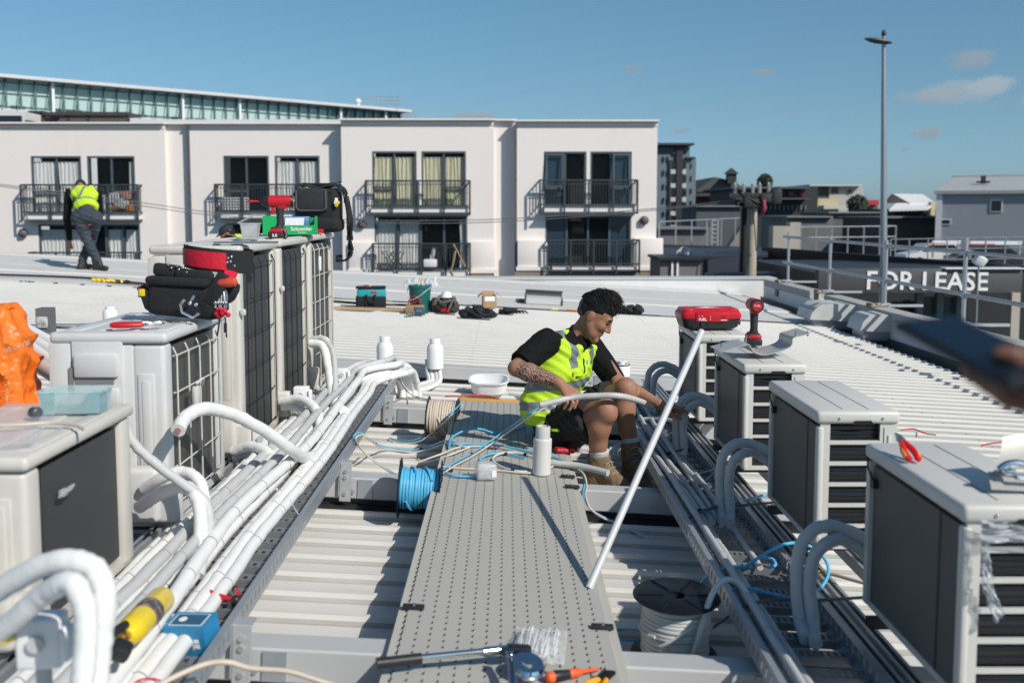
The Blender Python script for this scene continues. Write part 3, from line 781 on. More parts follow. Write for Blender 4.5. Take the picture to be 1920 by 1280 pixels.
LGR = mat('pale_grey_steel', (.34, .36, .38), .5, .3, (2, .5))
railing('long pale railing with slanting braces right of the white block', 1236, 1404, 416, 408, 470, 44, 50, 6, 1, LGR)
railing('white handrail running behind the black roof right of the power pole', 1500, 1680, 426, 424, 470, 55, 55, 6, 2, LGR)
railing('white handrail in front of the grey warehouse', 1670, 1960, 449, 444, 492, 52, 50, 8, 3, LGR)
railing('short stepped handrail beside the white block foot', 1240, 1300, 463, 462, 485, 40, 40, 3, 2, LGR)
def vert_frame(u, v0, v1, y):
    t = thing('steel_ladder', 'upright pale steel ladder frame between the white block and the power pole', 'ladder', (at(u, v1, y).x, y, at(u, v1, y).z))
    b = MB()
    for du in (0, 11): a, c = at(u + du, v0, y), at(u + du, v1, y); b.cyl(a, (a.x, a.y, c.z - 1), .05, 6)
    b.each('stile', LGR, t, world=True); b = MB()
    for k in range(6): v = v0 + (v1 - v0) * (k + .5) / 6; b.cyl(at(u, v, y), at(u + 11, v, y), .03, 6)
    b.each('rung', LGR, t, world=True)


vert_frame(1335, 410, 458, 45)
# parked cars and awnings seen behind the fascia
def car(u, v, y, m, lab, w=4.2):
    c = at(u, v, y); t = thing('parked_car', lab, 'car', (c.x, y, c.z - 1.3), group='cars parked behind the black roof')
    b = MB(); b.prism([(-2.1, .35), (-2.05, .8), (-1.3, .95), (-.8, 1.4), (.7, 1.42), (1.35, .98), (2.05, .85), (2.1, .35)], 1.7, 0, frame((0, .85, 0), (1, 0, 0), (0, -1, 0))); b.build('body', m, t)
    b = MB(); b.prism([(-1.15, .97), (-.75, 1.34), (.65, 1.36), (1.15, 1.0)], 1.74, 0, frame((0, .87, 0), (1, 0, 0), (0, -1, 0))); b.build('windows', DKWIN, t)
    for x in (-1.3, 1.3):
        b = MB(); b.cyl((x, -.88, .33), (x, .88, .33), .33, 12); b.build('wheel', BLACK, t)


car(1755, 460, 58, mat('white_car_paint', (.7, .7, .7), .3, 0, None, None, .5, coat=.5), 'white car parked behind the fascia, left one')
car(1850, 463, 56, mat('dark_car_paint', (.03, .03, .035), .25, 0, None, None, .5, coat=.5), 'dark car parked behind the fascia, right one')
for (u0, u1, v, y, lab, c) in ((1745, 1800, 453, 54, 'white awning edge with red stripe left of the other', (.55, .08, .1)), (1815, 1915, 454, 53, 'longer white awning edge with red stripe at the right edge', (.45, .06, .08))):
    o = at((u0 + u1) / 2, v, y); t = thing('striped_awning', lab, 'awning', (o.x, y, o.z - 1.2), group='awnings behind the fascia')
    b = MB(); slab4(b, [at(u0, v + 3, y), at(u1, v + 3, y - .2), at(u1 + 2, v - 2, y + 1.5), at(u0 + 4, v - 2, y + 1.5)], .06); b.build('canopy', mat('white_awning', (.75, .75, .75), .6), t, world=True)
    b = MB(); bp(b, u0, u1, v + 3, v + 5, y - .1, .05); b.build('stripe', mat('red_stripe_' + lab[:5].strip().replace(' ', '_'), c, .6), t, world=True)
    b = MB()
    for u in (u0 + 4, u1 - 4): bp(b, u, u + 2, v, v + 30, y + .2, .1)
    b.each('post', LGR, t, world=True)
# near black flat-roofed buildings and the FOR LEASE fascia
t = thing('black_roofed_building', 'wide low black building with flat roof and blue-grey edge behind the parapet corner', 'building', (at(1600, 470, 36).x, 36, -9))
BK = mat('black_cladding', (.022, .023, .026), .5, 0, (.4, .4))
def wall_poly(b, p, q, v0p, v0q, zb, th=.3, mi=0):
    slab4(b, [p, q, Vector((q.x, q.y, zb)), Vector((p.x, p.y, zb))], th, mi)


b = MB(); slab4(b, [at(1240, 458, 40), at(1440, 464, 40), Vector((at(1440, 464, 40).x, 40, -9)), Vector((at(1240, 458, 40).x, 40, -9))], .3)
slab4(b, [at(1438, 463, 39), at(1990, 503, 30), Vector((at(1990, 503, 30).x, 30, -9)), Vector((at(1438, 463, 39).x, 39, -9))], .3)
b.build('wall', BK, t, world=True)
b = MB(); slab4(b, [at(1240, 481, 37), at(1440, 478, 37.5), at(1440, 464, 39.6), at(1240, 463, 39.6)], .1); slab4(b, [at(1322, 478, 38), at(1400, 473, 38), at(1400, 515, 36), at(1322, 515, 36)], .1); b.build('roof', mat('blue_black_roof', (.035, .039, .047), .4, 0, (.5, .3)), t, world=True)
b = MB(); slab4(b, [at(1322, 511, 34), at(1640, 504, 31), at(1640, 509, 31), at(1322, 515, 34)], .06); slab4(b, [at(1638, 504, 31), at(1915, 497, 29), at(1915, 501, 29), at(1638, 508, 31)], .06); b.build('edge_trim', mat('steel_blue_trim', (.13, .18, .23), .4, .3), t, world=True)
t = thing('plant_room', 'small taupe plant room with two white pipes at the foot of the white block', 'building', (at(1280, 500, 34).x, 34, -9))
b = MB(); bp(b, 1238, 1316, 486, 560, 34, 2.4, 0, True); b.build('wall', mat('taupe_wall', (.19, .165, .16), .7, 0, (.8, .3)), t, world=True)
b = MB(); bp(b, 1236, 1322, 483, 488, 33.8, 2.8); bp(b, 1316, 1326, 486, 560, 34.2, 2.2, 0, True); b.build('roof', BK, t, world=True)
b = MB()
for u in (1259, 1269): bp(b, u, u + 3, 490, 540, 33.9, .08)
b.each('pipe', PVC, t, world=True)
b = MB(); c = at(1283, 478, 36); b.lathe([(.12, -.4), (.12, 0), (.28, .02), (.28, .12), (.08, .3)], 12, 0, c); tag(b.build('roof_ventilator', CHROME), 'shiny round roof ventilator beside the short handrail', 'ventilator')

t = thing('lease_sign', 'wide grey fascia sign reading FOR LEASE behind the guard rail', 'sign', (at(1735, 525, 27).x, 27, at(1735, 549, 27).z))
b = MB(); a, c = at(1535, 504, 27), at(1916, 549, 27); b.rbox(((a.x + c.x) / 2, 27.15, (a.z + c.z) / 2), (c.x - a.x, .3, a.z - c.z), .015); b.build('fascia', mat('charcoal_fascia', (.082, .082, .086), .55, 0, (.6, .25)), t, world=True)
b = MB(); b.box(((at(1770, 504, 27).x + c.x) / 2, 27.1, a.z + .012), (c.x - at(1770, 504, 27).x, .42, .03)); b.build('white_edge', PVC, t, world=True)
o = at(1738, 528.5, 26.98)
text('FOR LEASE', .70, TEXTW, t, WM[t.name].inverted() @ (frame(o, (1, 0, -.012), (0, -1, 0)) @ Matrix.Diagonal((1.0, 1, 1, 1))), depth=.008, bold=.012)
t = thing('vacant_shop', 'dark glazed shopfront under the grey fascia sign', 'building', (at(1740, 570, 27.6).x, 27.6, -9))
b = MB(); bp(b, 1535, 1920, 512, 660, 28.2, 8, 0, True); b.build('wall', mat('dark_shop_interior', (.025, .027, .029), .5), t, world=True)
b = MB()
for u in (1548, 1720, 1758, 1795): bp(b, u, u + 8, 549, 660, 27.8, .2, 0, True)
b.each('mullion', mat('grey_green_mullion', (.11, .14, .14), .5), t, world=True)
b = MB(); bp(b, 1725, 1800, 556, 600, 28.0, .08, 0, True); b.build('pane', mat('green_tinted_glass', (.05, .075, .075), .08, 0, (.5, .4)), t, world=True)
b = MB(); bp(b, 1898, 1909, 549, 660, 26.9, .25, 0, True); b.build('column', mat('pale_timber_column', (.45, .40, .34), .7, 0, (2, .3)), t, world=True)
b = MB(); c = at(1834, 520, 25)
t = thing('small_spotlight', 'small white floodlight on a thin stand in front of the sign', 'light', (c.x, 25, c.z - .6))
b.cyl((0, 0, -1.6), (0, 0, .9), .02, 6); b.build('stand', GALV_D, t); b = MB(); b.rbox((0, -.05, 1.02), (.28, .22, .26), .04, 0, (.3, .5, 0)); b.build('lamp_housing', PVC, t)

# utility pole
YP = 33.0; c = at(1408, 515, YP)
t = thing('utility_pole', 'weathered timber power pole with crossarm and white insulators', 'power pole', (c.x, YP, -9))
ztp = at(1408, 378, YP).z
b = MB(); b.tube([(c.x, YP, -9), (c.x, YP, ztp)], [.20, .165], 14); b.build('pole', mat('weathered_pole', (.42, .37, .30), .8, 0, (2.5, .5, (.22, .19, .15)), (6, .4)), t, world=True)
b = MB(); q = at(1395, 400, YP + .5); b.box((q.x, YP + .5, (at(1395, 368, YP).z - 9) / 2), (.22, .2, at(1395, 368, YP).z + 9)); b.build('black_upright', mat('upright_black', (.02, .021, .024), .5), t, world=True)  # plain black upright box just left of the timber pole
b = MB(); za = at(1408, 366, YP).z
b.box(((at(1376, 0, YP).x + at(1450, 0, YP).x) / 2, YP - .2, za), (at(1450, 400, YP).x - at(1370, 400, YP).x, .12, .14)); b.box((c.x, YP + .15, za - .35), (1.3, .12, .12), 0, (0, .1, .5)); b.rbox((c.x + .35, YP - .25, za - .1), (.35, .3, .3), .05); b.rbox((c.x + .75, YP - .15, za - .05), (.3, .3, .5), .05); b.rbox((c.x - .1, YP - .2, za - .25), (.5, .3, .35), .06)
b.build('crossarm', mat('dark_crossarm', (.035, .034, .033), .7), t, world=True)
for u in (1378, 1394, 1411, 1424, 1441):
    b = MB(); p = at(u, 364, YP - .2); prof = [(.02, 0)]
    for k in range(5): prof += [(.07, .04 + k * .065), (.07, .060 + k * .065), (.03, .072 + k * .065)]
    prof.append((.02, .40)); b.lathe(prof, 10, 0, p); b.build('insulator', mat('grey_porcelain', (.42, .42, .42), .3), t, world=True)
b = MB(); b.tube(spline([at(1432, 375, YP - .4), at(1433, 392, YP - .5), at(1428, 402, YP - .4)], 4), .06, 8); b.build('red_lead', mat('dull_red_lead', (.35, .03, .06), .6), t, world=True)
b = MB()
for (p, q, s) in (((1395, 366), (1455, 372), 4), ((1380, 352), (1460, 350), 6), ((1410, 372), (1418, 470), 3), ((1405, 380), (1402, 500), 2)):
    A, Bq = at(*p, YP - .3), at(*q, YP - .3); mid = (A + Bq) / 2 + Vector((0, -.1, -.05 * s)); b.tube(spline([A, mid, Bq], 5), .018, 5)
b.each('jumper_lead', BLACK, t, world=True)
# overhead wires, in front of the apartment block and out to the pole
def wire(lab, pts, r=.014):
    P = [at(*p) for p in pts]; tag(MB().tube(spline(P, 8), r, 5).build('overhead_wire', mat('grey_wire', (.16, .16, .165), .5)), lab, 'wire', 'overhead wires across the apartment front')


wire('upper thin overhead wire crossing the apartment front', [(-120, 330, 31), (250, 378, 33), (420, 400, 34), (700, 413, 34), (960, 410, 34), (1240, 390, 33.5), (1385, 374, 33)])
wire('lower thin overhead wire crossing the apartment front', [(-120, 332, 31), (250, 384, 33), (420, 405, 34), (700, 418, 34), (960, 415, 34), (1240, 393, 33.5), (1390, 377, 33)])

# street lamp
YS = 24.0; c = at(1655, 560, YS)
t = thing('street_lamp', 'tall galvanised street lamp with flat leaf-shaped head on the right', 'street lamp', (c.x, YS, -9))
zt = at(1655, 68, YS).z
b = MB(); xt = at(1657, 68, YS).x; b.tube([(c.x, YS, -9), (c.x, YS, 0), (xt, YS, zt)], [.11, .088, .046], 14); b.build('pole', mat('galvanised_pole', (.36, .39, .42), .42, .6, (3, .3)), t, world=True)
b = MB(); z = at(1655, 78, YS).z
P = [(xt + .16, YS, z + .06), (xt + .05, YS, z + .07), (xt - .15, YS - .03, z + .045), (xt - .32, YS - .06, z + .01), (xt - .47, YS - .08, z - .03)]
b.M = Matrix.Translation((xt - .14, YS - .04, z)) @ Euler((0, R(-8), 0)).to_matrix().to_4x4()
b.lathe([(.001, -.05), (.6, -.045), (.85, -.02), (1, 0), (.9, .03), (.5, .06), (.001, .07)], 24, 0)
b.v = [Matrix.Translation((xt - .14, YS - .04, z)) @ Euler((0, R(9), 0)).to_matrix().to_4x4() @ Matrix.Diagonal((.34, .16, 1, 1)) @ (b.M.inverted() @ p) for p in b.v]
b.M = Matrix.Identity(4)
b.build('lamp_head', mat('dark_lamp_head', (.12, .12, .125), .5, .3), t, world=True)
b = MB(); b.lathe([(.05, 0), (.055, .06), (.04, .12), (.02, .14)], 10, 0, (xt, YS, zt)); b.build('photocell', BLACK, t, world=True)

# a few distant trees above the dark building
def far_tree(u, v, y, hgt, lab):
    random.seed(int(u)); c = at(u, v, y); t = thing('tree', lab, 'tree', (c.x, y, -9))
    b = MB(); b.tube([(c.x, y, -9), (c.x, y, c.z + hgt * .5)], [.3, .1], 8); b.build('trunk', mat('grey_bark', (.08, .065, .05), .9), t, world=True)
    b = MB()
    for i in range(700):
        d = Vector((random.gauss(0, 1), random.gauss(0, 1), random.gauss(0, 1))).normalized() * random.random() ** .4
        p = Vector((c.x + d.x * hgt * .55, y + d.y * hgt * .55, c.z + hgt * .35 + d.z * hgt * .6)); s = random.uniform(.12, .3)
        e = Euler((random.random() * 6, random.random() * 6, 0)).to_matrix(); b.add([p + e @ Vector((-s, -s, 0)), p + e @ Vector((s, -s * .5, 0)), p + e @ Vector((0, s, 0))], [(0, 1, 2)])
    b.build('crown', mat('grey_green_leaves', (.06, .07, .05), .8, 0, (.7, .4)), t, world=True, ang=180)


far_tree(1434, 350, 118, 1.5, 'bare greyish treetop rising above the long black building')
far_tree(1608, 398, 128, 2.4, 'small rust-coloured tree at the foot of the cream building')
# ================================================================== walkway, beams, trays
GRP = mat('grey_beige_walkway_plastic', (.475, .455, .405), .6, 0, (5, .35, (.39, .37, .325)))
BEAMM = mat('light_grey_beam_enamel', (.46, .465, .465), .45, 0, (2.5, .35, (.36, .36, .36)))
BEAM_Y = [1.05, 2.88, 4.76, 6.50, 8.3]
for i, yb in enumerate(BEAM_Y):
    t = thing('cross_beam', ['pale grey cross beam under the nearest end of the walkway', 'pale grey cross beam crossing below the white cable drum', 'pale grey cross beam under the blue cable drum and the work boots',
                             'pale grey cross beam by the beige cable drum', 'pale grey cross beam under the two white pipe cowls'][i], 'beam', T(0, yb, -.2), (0, math.atan(SL), 0), 'cross beams carrying the walkway and trays')
    b = MB(); b.rbox((-.2, 0, .115), (4.4, .11, .105), .006, 0, None, 1); b.build('beam', BEAMM, t)
    b = MB(); b.box((-.2, 0, .015), (4.4, .10, .03)); b.box((-.2, .0, .05), (4.4, .06, .04)); b.build('dark_gap_filler', BLACK, t)  # black boxes stand in for the shaded gap under the beam
    b = MB()
    for x in (-1.9, -.75, .7, 1.6): b.cyl((x, -.062, .10), (x, -.05, .10), .012, 8); b.box((x + .06, -.058, .115), (.07, .008, .09))
    b.build('bolt_plate', GALV, t)

t = thing('walkway', 'grey-beige plastic grating walkway running away up the middle of the roof', 'walkway', T(0, 1.4, 0), (0, math.atan(SL), 0))
WW = .64; NC = 15
def panel(y0, y1):
    b = MB(); p = .043; n = int((y1 - y0) / p); cw = WW / NC
    for c in range(NC):
        xa = -WW / 2 + c * cw + .006; xb = xa + cw - .0095
        vs = []; fs = []
        for r in range(n):
            ya = y0 + r * p - 1.4
            o = len(vs)
            for x in (xa, xb): vs += [(x, ya, -.016), (x, ya, -.011), (x, ya + .036, -.004), (x, ya + .039, -.011), (x, ya + p, -.011), (x, ya + p, -.016)]
            fs += [(o + 1, o + 7, o + 8, o + 2), (o + 2, o + 8, o + 9, o + 3), (o + 3, o + 9, o + 10, o + 4), (o, o + 1, o + 2, o + 3, o + 4, o + 5), (o + 11, o + 10, o + 9, o + 8, o + 7, o + 6)]
        b.add(vs, fs)
    b.build('panel', GRP, t, ang=25)
    b = MB()
    for c in range(NC):
        x0 = -WW / 2 + c * cw - .0028; x1 = x0 + .0082
        for r in range(n):
            ya = y0 + r * p - 1.4 + .004; zt = -.0030
            b.add([(x0, ya, zt), (x1, ya, zt), (x1, ya + .020, zt), (x0, ya, zt - .004), (x1, ya, zt - .004), (x1, ya + .020, zt - .004)], [(0, 1, 2), (3, 5, 4), (0, 3, 4, 1), (1, 4, 5, 2), (2, 5, 3, 0)])
    o_ = b.build('slot_shade', mat('shaded_slot', (.02, .02, .019), .9), t); o_['kind'] = 'stuff'  # near-black triangles laid on top paint the shade inside the slots
    b = MB(); b.box((0, (y0 + y1) / 2 - 1.4, -.0095), (WW - .006, y1 - y0 - .006, .012)); b.build('panel_underside', mat('grating_slots', (.40, .39, .36), .8), t)
    for s in (-1, 1):
        b = MB(); b.box((s * (WW / 2 + .012), (y0 + y1) / 2 - 1.4, -.028), (.028, y1 - y0 - .004, .04)); b.build('side_flange', GRP, t)


panel(1.4, 4.85); panel(4.856, 6.68)
b = MB(); b.rbox((0, 6.70 - 1.4, -.008), (WW + .03, .035, .03), .004); b.build('end_strip', mat('orange_end_strip', (.80, .36, .03), .5, 0, (5, .3)), t)
for (x, y) in ((-.30, 3.10), (.30, 3.02), (-.30, 4.80), (.30, 4.80), (.31, 4.62)):
    b = MB(); b.rbox((x, y - 1.4, .004), (.07, .028, .012), .003); b.cyl((x, y - 1.4, .01), (x, y - 1.4, .014), .007, 8, 1); b.build('clip', [BLACK, STEEL], t)


def tray(x0, x1, y0, y1, h, lab, m, slots=True):
    t = thing('cable_tray', lab, 'cable tray', T((x0 + x1) / 2, y0, h), (0, math.atan(SL), 0), 'galvanised cable trays'); w = x1 - x0; L = y1 - y0
    for s in (-1, 1):
        b = MB(); x = s * w / 2
        # side rail with a row of upright slots: top and bottom flange and webs
        b.box((x, L / 2, .054), (.004, L, .012)); b.box((x, L / 2, .008), (.004, L, .016)); b.box((x - s * .008, L / 2, .0605), (.020, L, .003)); b.box((x - s * .014, L / 2, .001), (.028, L, .003))
        n = int(L / .05)
        for i in range(n): b.box((x, (i + .5) * L / n, .032), (.004, .034, .032))
        b.build('side_rail', m, t)
    n = int(L / .125); first = None
    for i in range(n):
        if first is None:
            b = MB()
            for d in (-.022, .022): b.box((0, d, .004), (w - .03, .012, .003)); b.box((0, d * 1.25, -.008), (w - .03, .002, .026))
            k = 13
            for j in range(k): b.box((-w / 2 + .02 + (w - .04) * (j + .5) / k, 0, .004), ((w - .04) / k * .5, .034, .0028))
            first = b.build('rung', mat('shade_darkened_rung', (.24, .26, .28), .4, .4, (9, .5, (.10, .115, .13))), t); first.location = (0, .08, .012)  # rung colour darkened to carry the tray's shade, in both trays
        else:
            r = first.copy(); COL.objects.link(r); r.parent = t; r.location = (0, 0.08 + i * .125, .012)
    return t


tl = tray(-1.22, -.80, 1.3, 7.1, -.005, 'galvanised cable tray on the left heaped with white lagged pipes', GALV)
tr = tray(.735, 1.05, 1.3, 7.6, -.005, 'shaded galvanised cable tray on the right full of grey pipes', GALV)
for i, yb in enumerate(BEAM_Y[1:4]):
    t = thing('tray_bracket', ['bolted steel tray bracket nearest the blue cardboard box', 'bolted steel tray bracket left of the blue cable drum', 'bolted steel tray bracket left of the beige cable drum'][i], 'bracket', T(-.778, yb - .075, -.125), (0, math.atan(SL), 0), 'brackets holding the left tray')
    b = MB(); b.rbox((.0, .0, .075), (.055, .006, .19), .002, 0, None, 1); b.box((-.03, .03, .075), (.006, .06, .14)); b.box((.0, .03, .166), (.055, .06, .006)); b.build('plate', ZINC_W, t)
    b = MB()
    for z in (.02, .10, .13): b.cyl((0, -.012, z), (0, -.002, z), .009, 6)
    b.each('bolt', CHROME, t)
for (x, lab) in ((-1.33, 'inner unit rail beside the left tray'), (-1.60, 'outer unit rail under the left units'), (1.105, 'grey steel channel rail beside the right tray'), (1.165, 'rusty-edged channel rail under the left edge of the right units'), (1.36, 'channel rail under the far edge of the right units')):
    t = thing('unit_rail', lab + ', long and straight', 'rail', T(x, 1.2, -.004), (0, math.atan(SL), 0), 'support rails under the units')
    b = MB(); L = 6.2 if x < 0 else 6.6
    b.box((-.02, L / 2, .0), (.003, L, .042)); b.box((.02, L / 2, .0), (.003, L, .042)); b.box((0, L / 2, -.02), (.04, L, .003)); b.box((-.014, L / 2, .021), (.012, L, .003)); b.box((.014, L / 2, .021), (.012, L, .003))
    b.build('channel', GALV_D if x > 0 else GALV, t)

# ================================================================== outdoor units on the right
def fins(name, c, period):
    m = mat(name, c, .5, .45); nt = m.node_tree; b = nt.nodes['Principled BSDF']; N, L = nt.nodes.new, nt.links.new
    tc = N('ShaderNodeTexCoord'); w = N('ShaderNodeTexWave'); w.wave_type = 'BANDS'; w.bands_direction = 'Y'; w.inputs['Scale'].default_value = period; w.inputs['Distortion'].default_value = .3
    L(tc.outputs['Object'], w.inputs[0]); bp_ = N('ShaderNodeBump'); bp_.inputs['Strength'].default_value = .6; bp_.inputs['Distance'].default_value = .004
    L(w.outputs['Fac'], bp_.inputs['Height']); L(bp_.outputs[0], b.inputs['Normal'])
    n = N('ShaderNodeTexNoise'); n.inputs['Scale'].default_value = 3; n.inputs['Detail'].default_value = 5; L(tc.outputs['Object'], n.inputs[0])
    mx = N('ShaderNodeMix'); mx.data_type = 'RGBA'; mx.inputs[6].default_value = (*c, 1); mx.inputs[7].default_value = (*(x * 1.5 for x in c), 1)
    L(n.outputs[0], mx.inputs[0]); L(mx.outputs[2], b.inputs['Base Color'])
    return m


FIN_D = fins('dark_condenser_fins', (.07, .072, .075), 60)
FIN_R = fins('charcoal_condenser_fins', (.115, .117, .118), 60)
FIN_G = fins('grey_condenser_fins', (.095, .092, .088), 45)
UNW = mat('beige_grey_enamel', (.62, .60, .565), .4, 0, (3, .2, (.52, .505, .475)))
UW, UD, UH = .35, .80, .625
SC = .83


def near(p):
    return Vector((0, 0, EYE)) + (Vector(p) - Vector((0, 0, EYE))) * SC


def atn(u, v, y):
    return at(u, v, y * SC)



def right_unit(Yf, lab, first=[None]):
    loc = near((1.366, Yf, EYE - 1.492))
    if first[0]: return dup(first[0], loc, None, lab)
    t = thing('outdoor_unit', lab, 'air conditioner', loc, (0, 0, 0), 'outdoor units on the right row'); first[0] = t; t.scale = (SC, SC, SC)
    b = MB()
    holes = [(.055, .275, .022 + k * .094, .022 + k * .094 + .078) for k in range(6)]
    wall_holes(b, .012, UW, .005, UH - .055, 0, .012, holes)
    b.rbox((.014, .016, UH / 2 - .03), (.03, .04, UH - .08), .011, 0, None, 3)
    b.box((.010, UD - .018, UH / 2 - .03), (.022, .036, UH - .08)); b.box((UW / 2, UD - .004, UH / 2 - .03), (UW - .02, .008, UH - .08))
    b.box((UW - .006, UD / 2, UH / 2 - .03), (.012, UD - .03, UH - .07)); b.box((UW / 2, UD / 2, .012), (UW - .02, UD - .02, .024))
    b.box((.292, -.0015, UH / 2 - .03), (.002, .003, UH - .09), 1); b.rbox((.315, -.002, UH / 2 - .02), (.012, .008, .45), .003)
    b.build('cabinet', [UNW, mat('panel_seam', (.18, .175, .165), .7)], t)
    b = MB(); b.box((.03, UD / 2 + .005, UH / 2 - .03), (.03, UD - .075, UH - .10))
    for k in range(6):
        z = .022 + k * .094; b.box((.165, .05, z + .039), (.23, .015, .088))
    b.build('coil', FIN_R, t)
    b = MB()
    b.box((.0133, .19, UH / 2 - .03), (.003, .01, UH - .1)); b.build('coil_straps', mat('dark_strap', (.06, .061, .063), .5), t)
    b = MB()
    for k in range(6):
        for j in range(3): b.box((.165, .028, .022 + k * .094 + .014 + j * .024), (.22, .014, .004), 0, (.4, 0, 0))
    b.build('louvres', mat('dark_louvre', (.022, .023, .026), .45), t)
    b = MB(); b.rbox((UW / 2, UD / 2 - .004, UH - .028), (UW + .018, UD + .022, .056), .017, 0, None, 3)
    for x in (.12, .235): b.box((x, UD / 2, UH + .0003), (.0035, UD - .08, .0022), 1)
    b.prism([(-.05, 0), (.05, 0), (.035, .018), (-.035, .018)], .004, 2, frame((UW * .55, -.017, UH - .058), (1, 0, 0), (0, -1, 0)))
    for x in (.09, .28): b.ball((x, -.0165, UH - .03), .006, 6, 3)
    b.build('lid', [UNW, mat('panel_seam', (.18, .175, .165), .7), DARK, CHROME], t)
    b = MB()
    for y in (.12, UD - .14): b.box((UW / 2, y, -.018), (UW + .06, .05, .034))
    b.each('foot', BLACK, t)
    b = MB(); b.box((.004, UD - .07, UH - .14), (.02, .03, .03)); b.tube([(.003, UD - .06, UH - .13), (-.004, UD - .02, UH - .09), (-.002, UD - .01, UH - .05)], .004, 6); b.build('sensor_clip', BLACK, t)
    return t


RY = [2.90, 4.30, 5.66, 7.02]
for y, lab in zip(RY, ['nearest cream outdoor unit with red and yellow pliers on its lid', 'second cream outdoor unit from the front with a bare lid', 'third cream outdoor unit with a metal trough lying on its lid', 'farthest cream outdoor unit with a red and black tool case on top']):
    right_unit(y, lab)
# ================================================================== outdoor units on the left
def left_unit(Yf, H, lab, fin, wire, body, Lg=.92, cover=True, wires=True, handle=True):
    Wd = .50
    t = thing('outdoor_unit', lab, 'air conditioner', near((-1.55 - Wd, Yf, EYE - 1.44)), (0, 0, 0), 'outdoor units on the left row'); t.scale = (SC, SC, SC)
    b = MB()
    b.rbox((Wd / 2 - .07, .016, H / 2 - .02), (Wd - .14, .032, H - .06), .012, 0, None, 2)
    b.rbox((Wd - .075, .055, H / 2 - .02), (.15, .11, H - .06), .022, 0, None, 3)
    b.box((.012, Lg / 2, H / 2 - .02), (.024, Lg - .02, H - .08)); b.rbox((Wd - .05, Lg - .05, H / 2 - .02), (.10, .10, H - .06), .015); b.box((Wd / 2 - .05, Lg - .012, H / 2 - .02), (Wd - .1, .024, H - .06)); b.box((Wd / 2, Lg / 2, .02), (Wd - .02, Lg - .02, .04))
    if handle:
        b.rbox((Wd - .085, -.002, H * .52), (.075, .012, H * .55), .005); b.rbox((Wd - .085, -.006, H * .52), (.04, .012, H * .48), .005)
        b.rbox((.03, -.004, H * .5), (.10, .02, H * .9), .008)
    b.build('cabinet', body, t)
    b = MB(); b.box((Wd - .035, Lg / 2 + .02, H / 2 - .01), (.03, Lg - .26, H - .13)); b.build('coil', fin, t)
    b = MB(); b.rbox((Wd / 2, Lg / 2, H - .022), (Wd + .03, Lg + .03, .05), .02, 0, None, 3)
    for k in range(4): b.rbox((.07 + k * .13, Lg / 2, H + .002), (.055, Lg - .16, .012), .005)
    b.build('lid', body, t)
    if handle:
        b = MB(); b.rbox((.20, -.02, H * .84), (.20, .04, .11), .014); b.rbox((.20, -.02, H * .68), (.20, .04, .08), .014); b.rbox((.20, -.008, H * .72), (.23, .02, H * .48), .008); b.build('handle_block', body, t)
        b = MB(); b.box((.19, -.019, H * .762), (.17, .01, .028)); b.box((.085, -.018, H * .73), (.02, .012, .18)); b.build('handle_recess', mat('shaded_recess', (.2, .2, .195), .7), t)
    if cover:
        b = MB(); b.rbox((Wd - .10, -.05, H * .0 + .17), (.17, .10, .25), .025, 0, None, 3); b.rbox((Wd + .0, -.035, .13), (.14, .08, .18), .02, 0, None, 3); b.build('valve_cover', body, t)
    if wires:
        b = MB(); x = Wd + .004; y0, y1 = .13, Lg - .10; z0, z1 = .06, H - .09
        for k in range(5): y = y0 + (y1 - y0) * k / 4; b.tube([(x - .01, y, z1 + .01), (x + .008, y, z1 - .03), (x + .008, y, z0 + .02), (x - .008, y, z0)], .0042, 6)
        nz = max(4, int((z1 - z0) / .20))
        for k in range(nz + 1): z = z0 + .02 + (z1 - z0 - .05) * k / nz; b.tube([(x - .008, y0 - .01, z), (x + .003, y0 + .02, z), (x + .003, y1 - .02, z), (x - .008, y1 + .01, z)], .0038, 6)
        b.build('wire_guard', wire, t)
    b = MB()
    for y in (.14, Lg - .14): b.rbox((Wd / 2, y, -.025), (Wd + .10, .07, .05), .006)
    b.each('foot', BLACK, t)
    return t


WIRE_K = mat('black_wire', (.02, .021, .023), .4); WIRE_C = mat('cream_wire', (.6, .58, .54), .4)
L1 = left_unit(3.15, .655, 'nearest left outdoor unit with dark flat coil side and a clear tub on its lid', FIN_D, WIRE_K, CREAM, .90, True, False)
L2 = left_unit(4.48, .895, 'grey-white outdoor unit carrying the black tool belt and red knife', FIN_G, WIRE_C, GREYW, .92)
L3 = left_unit(5.76, 1.245, 'tall outdoor unit with black wire guard standing behind the tool belt', FIN_D, WIRE_K, CREAM, .93)
L4 = left_unit(6.79, 1.25, 'tall outdoor unit with black wire guard under the red impact driver', FIN_D, WIRE_K, CREAM, .93)
L5 = left_unit(7.84, 1.26, 'tall outdoor unit with cream wire guard under the black tool bag, last in the row', FIN_G, WIRE_C, CREAM, 1.05)
b = MB(); b.rbox((.508, .25, .47), (.022, .045, .028), .008); b.tube([(.51, .21, .465), (.516, .28, .475), (.51, .33, .476)], [.005, .010, .005], 8); b.build('temperature_sensor', mat('grey_sensor', (.34, .35, .36), .5), L1)
b = MB(); b.box((.06, -.001, .33), (.12, .004, .30)); b.build('rating_label', mat('printed_label', (.45, .44, .41), .6, 0, (60, .8, (.12, .12, .12))), L1)
b = MB(); b.rbox((.55, .28, .56), (.03, .05, .10), .012); b.tube(spline([(.56, .25, .62), (.58, .3, .64), (.56, .34, .60)], 4), .006, 6); b.build('temperature_sensor', WIRE_C, L2)
b = MB(); b.rbox((.55, .16, 1.03), (.02, .045, .12), .01); b.build('temperature_sensor', PVC, L5)
b = MB(); b.rbox((.515, .015, .86), (.035, .035, .04), .012); b.build('sensor_cap', CREAM, L3); 
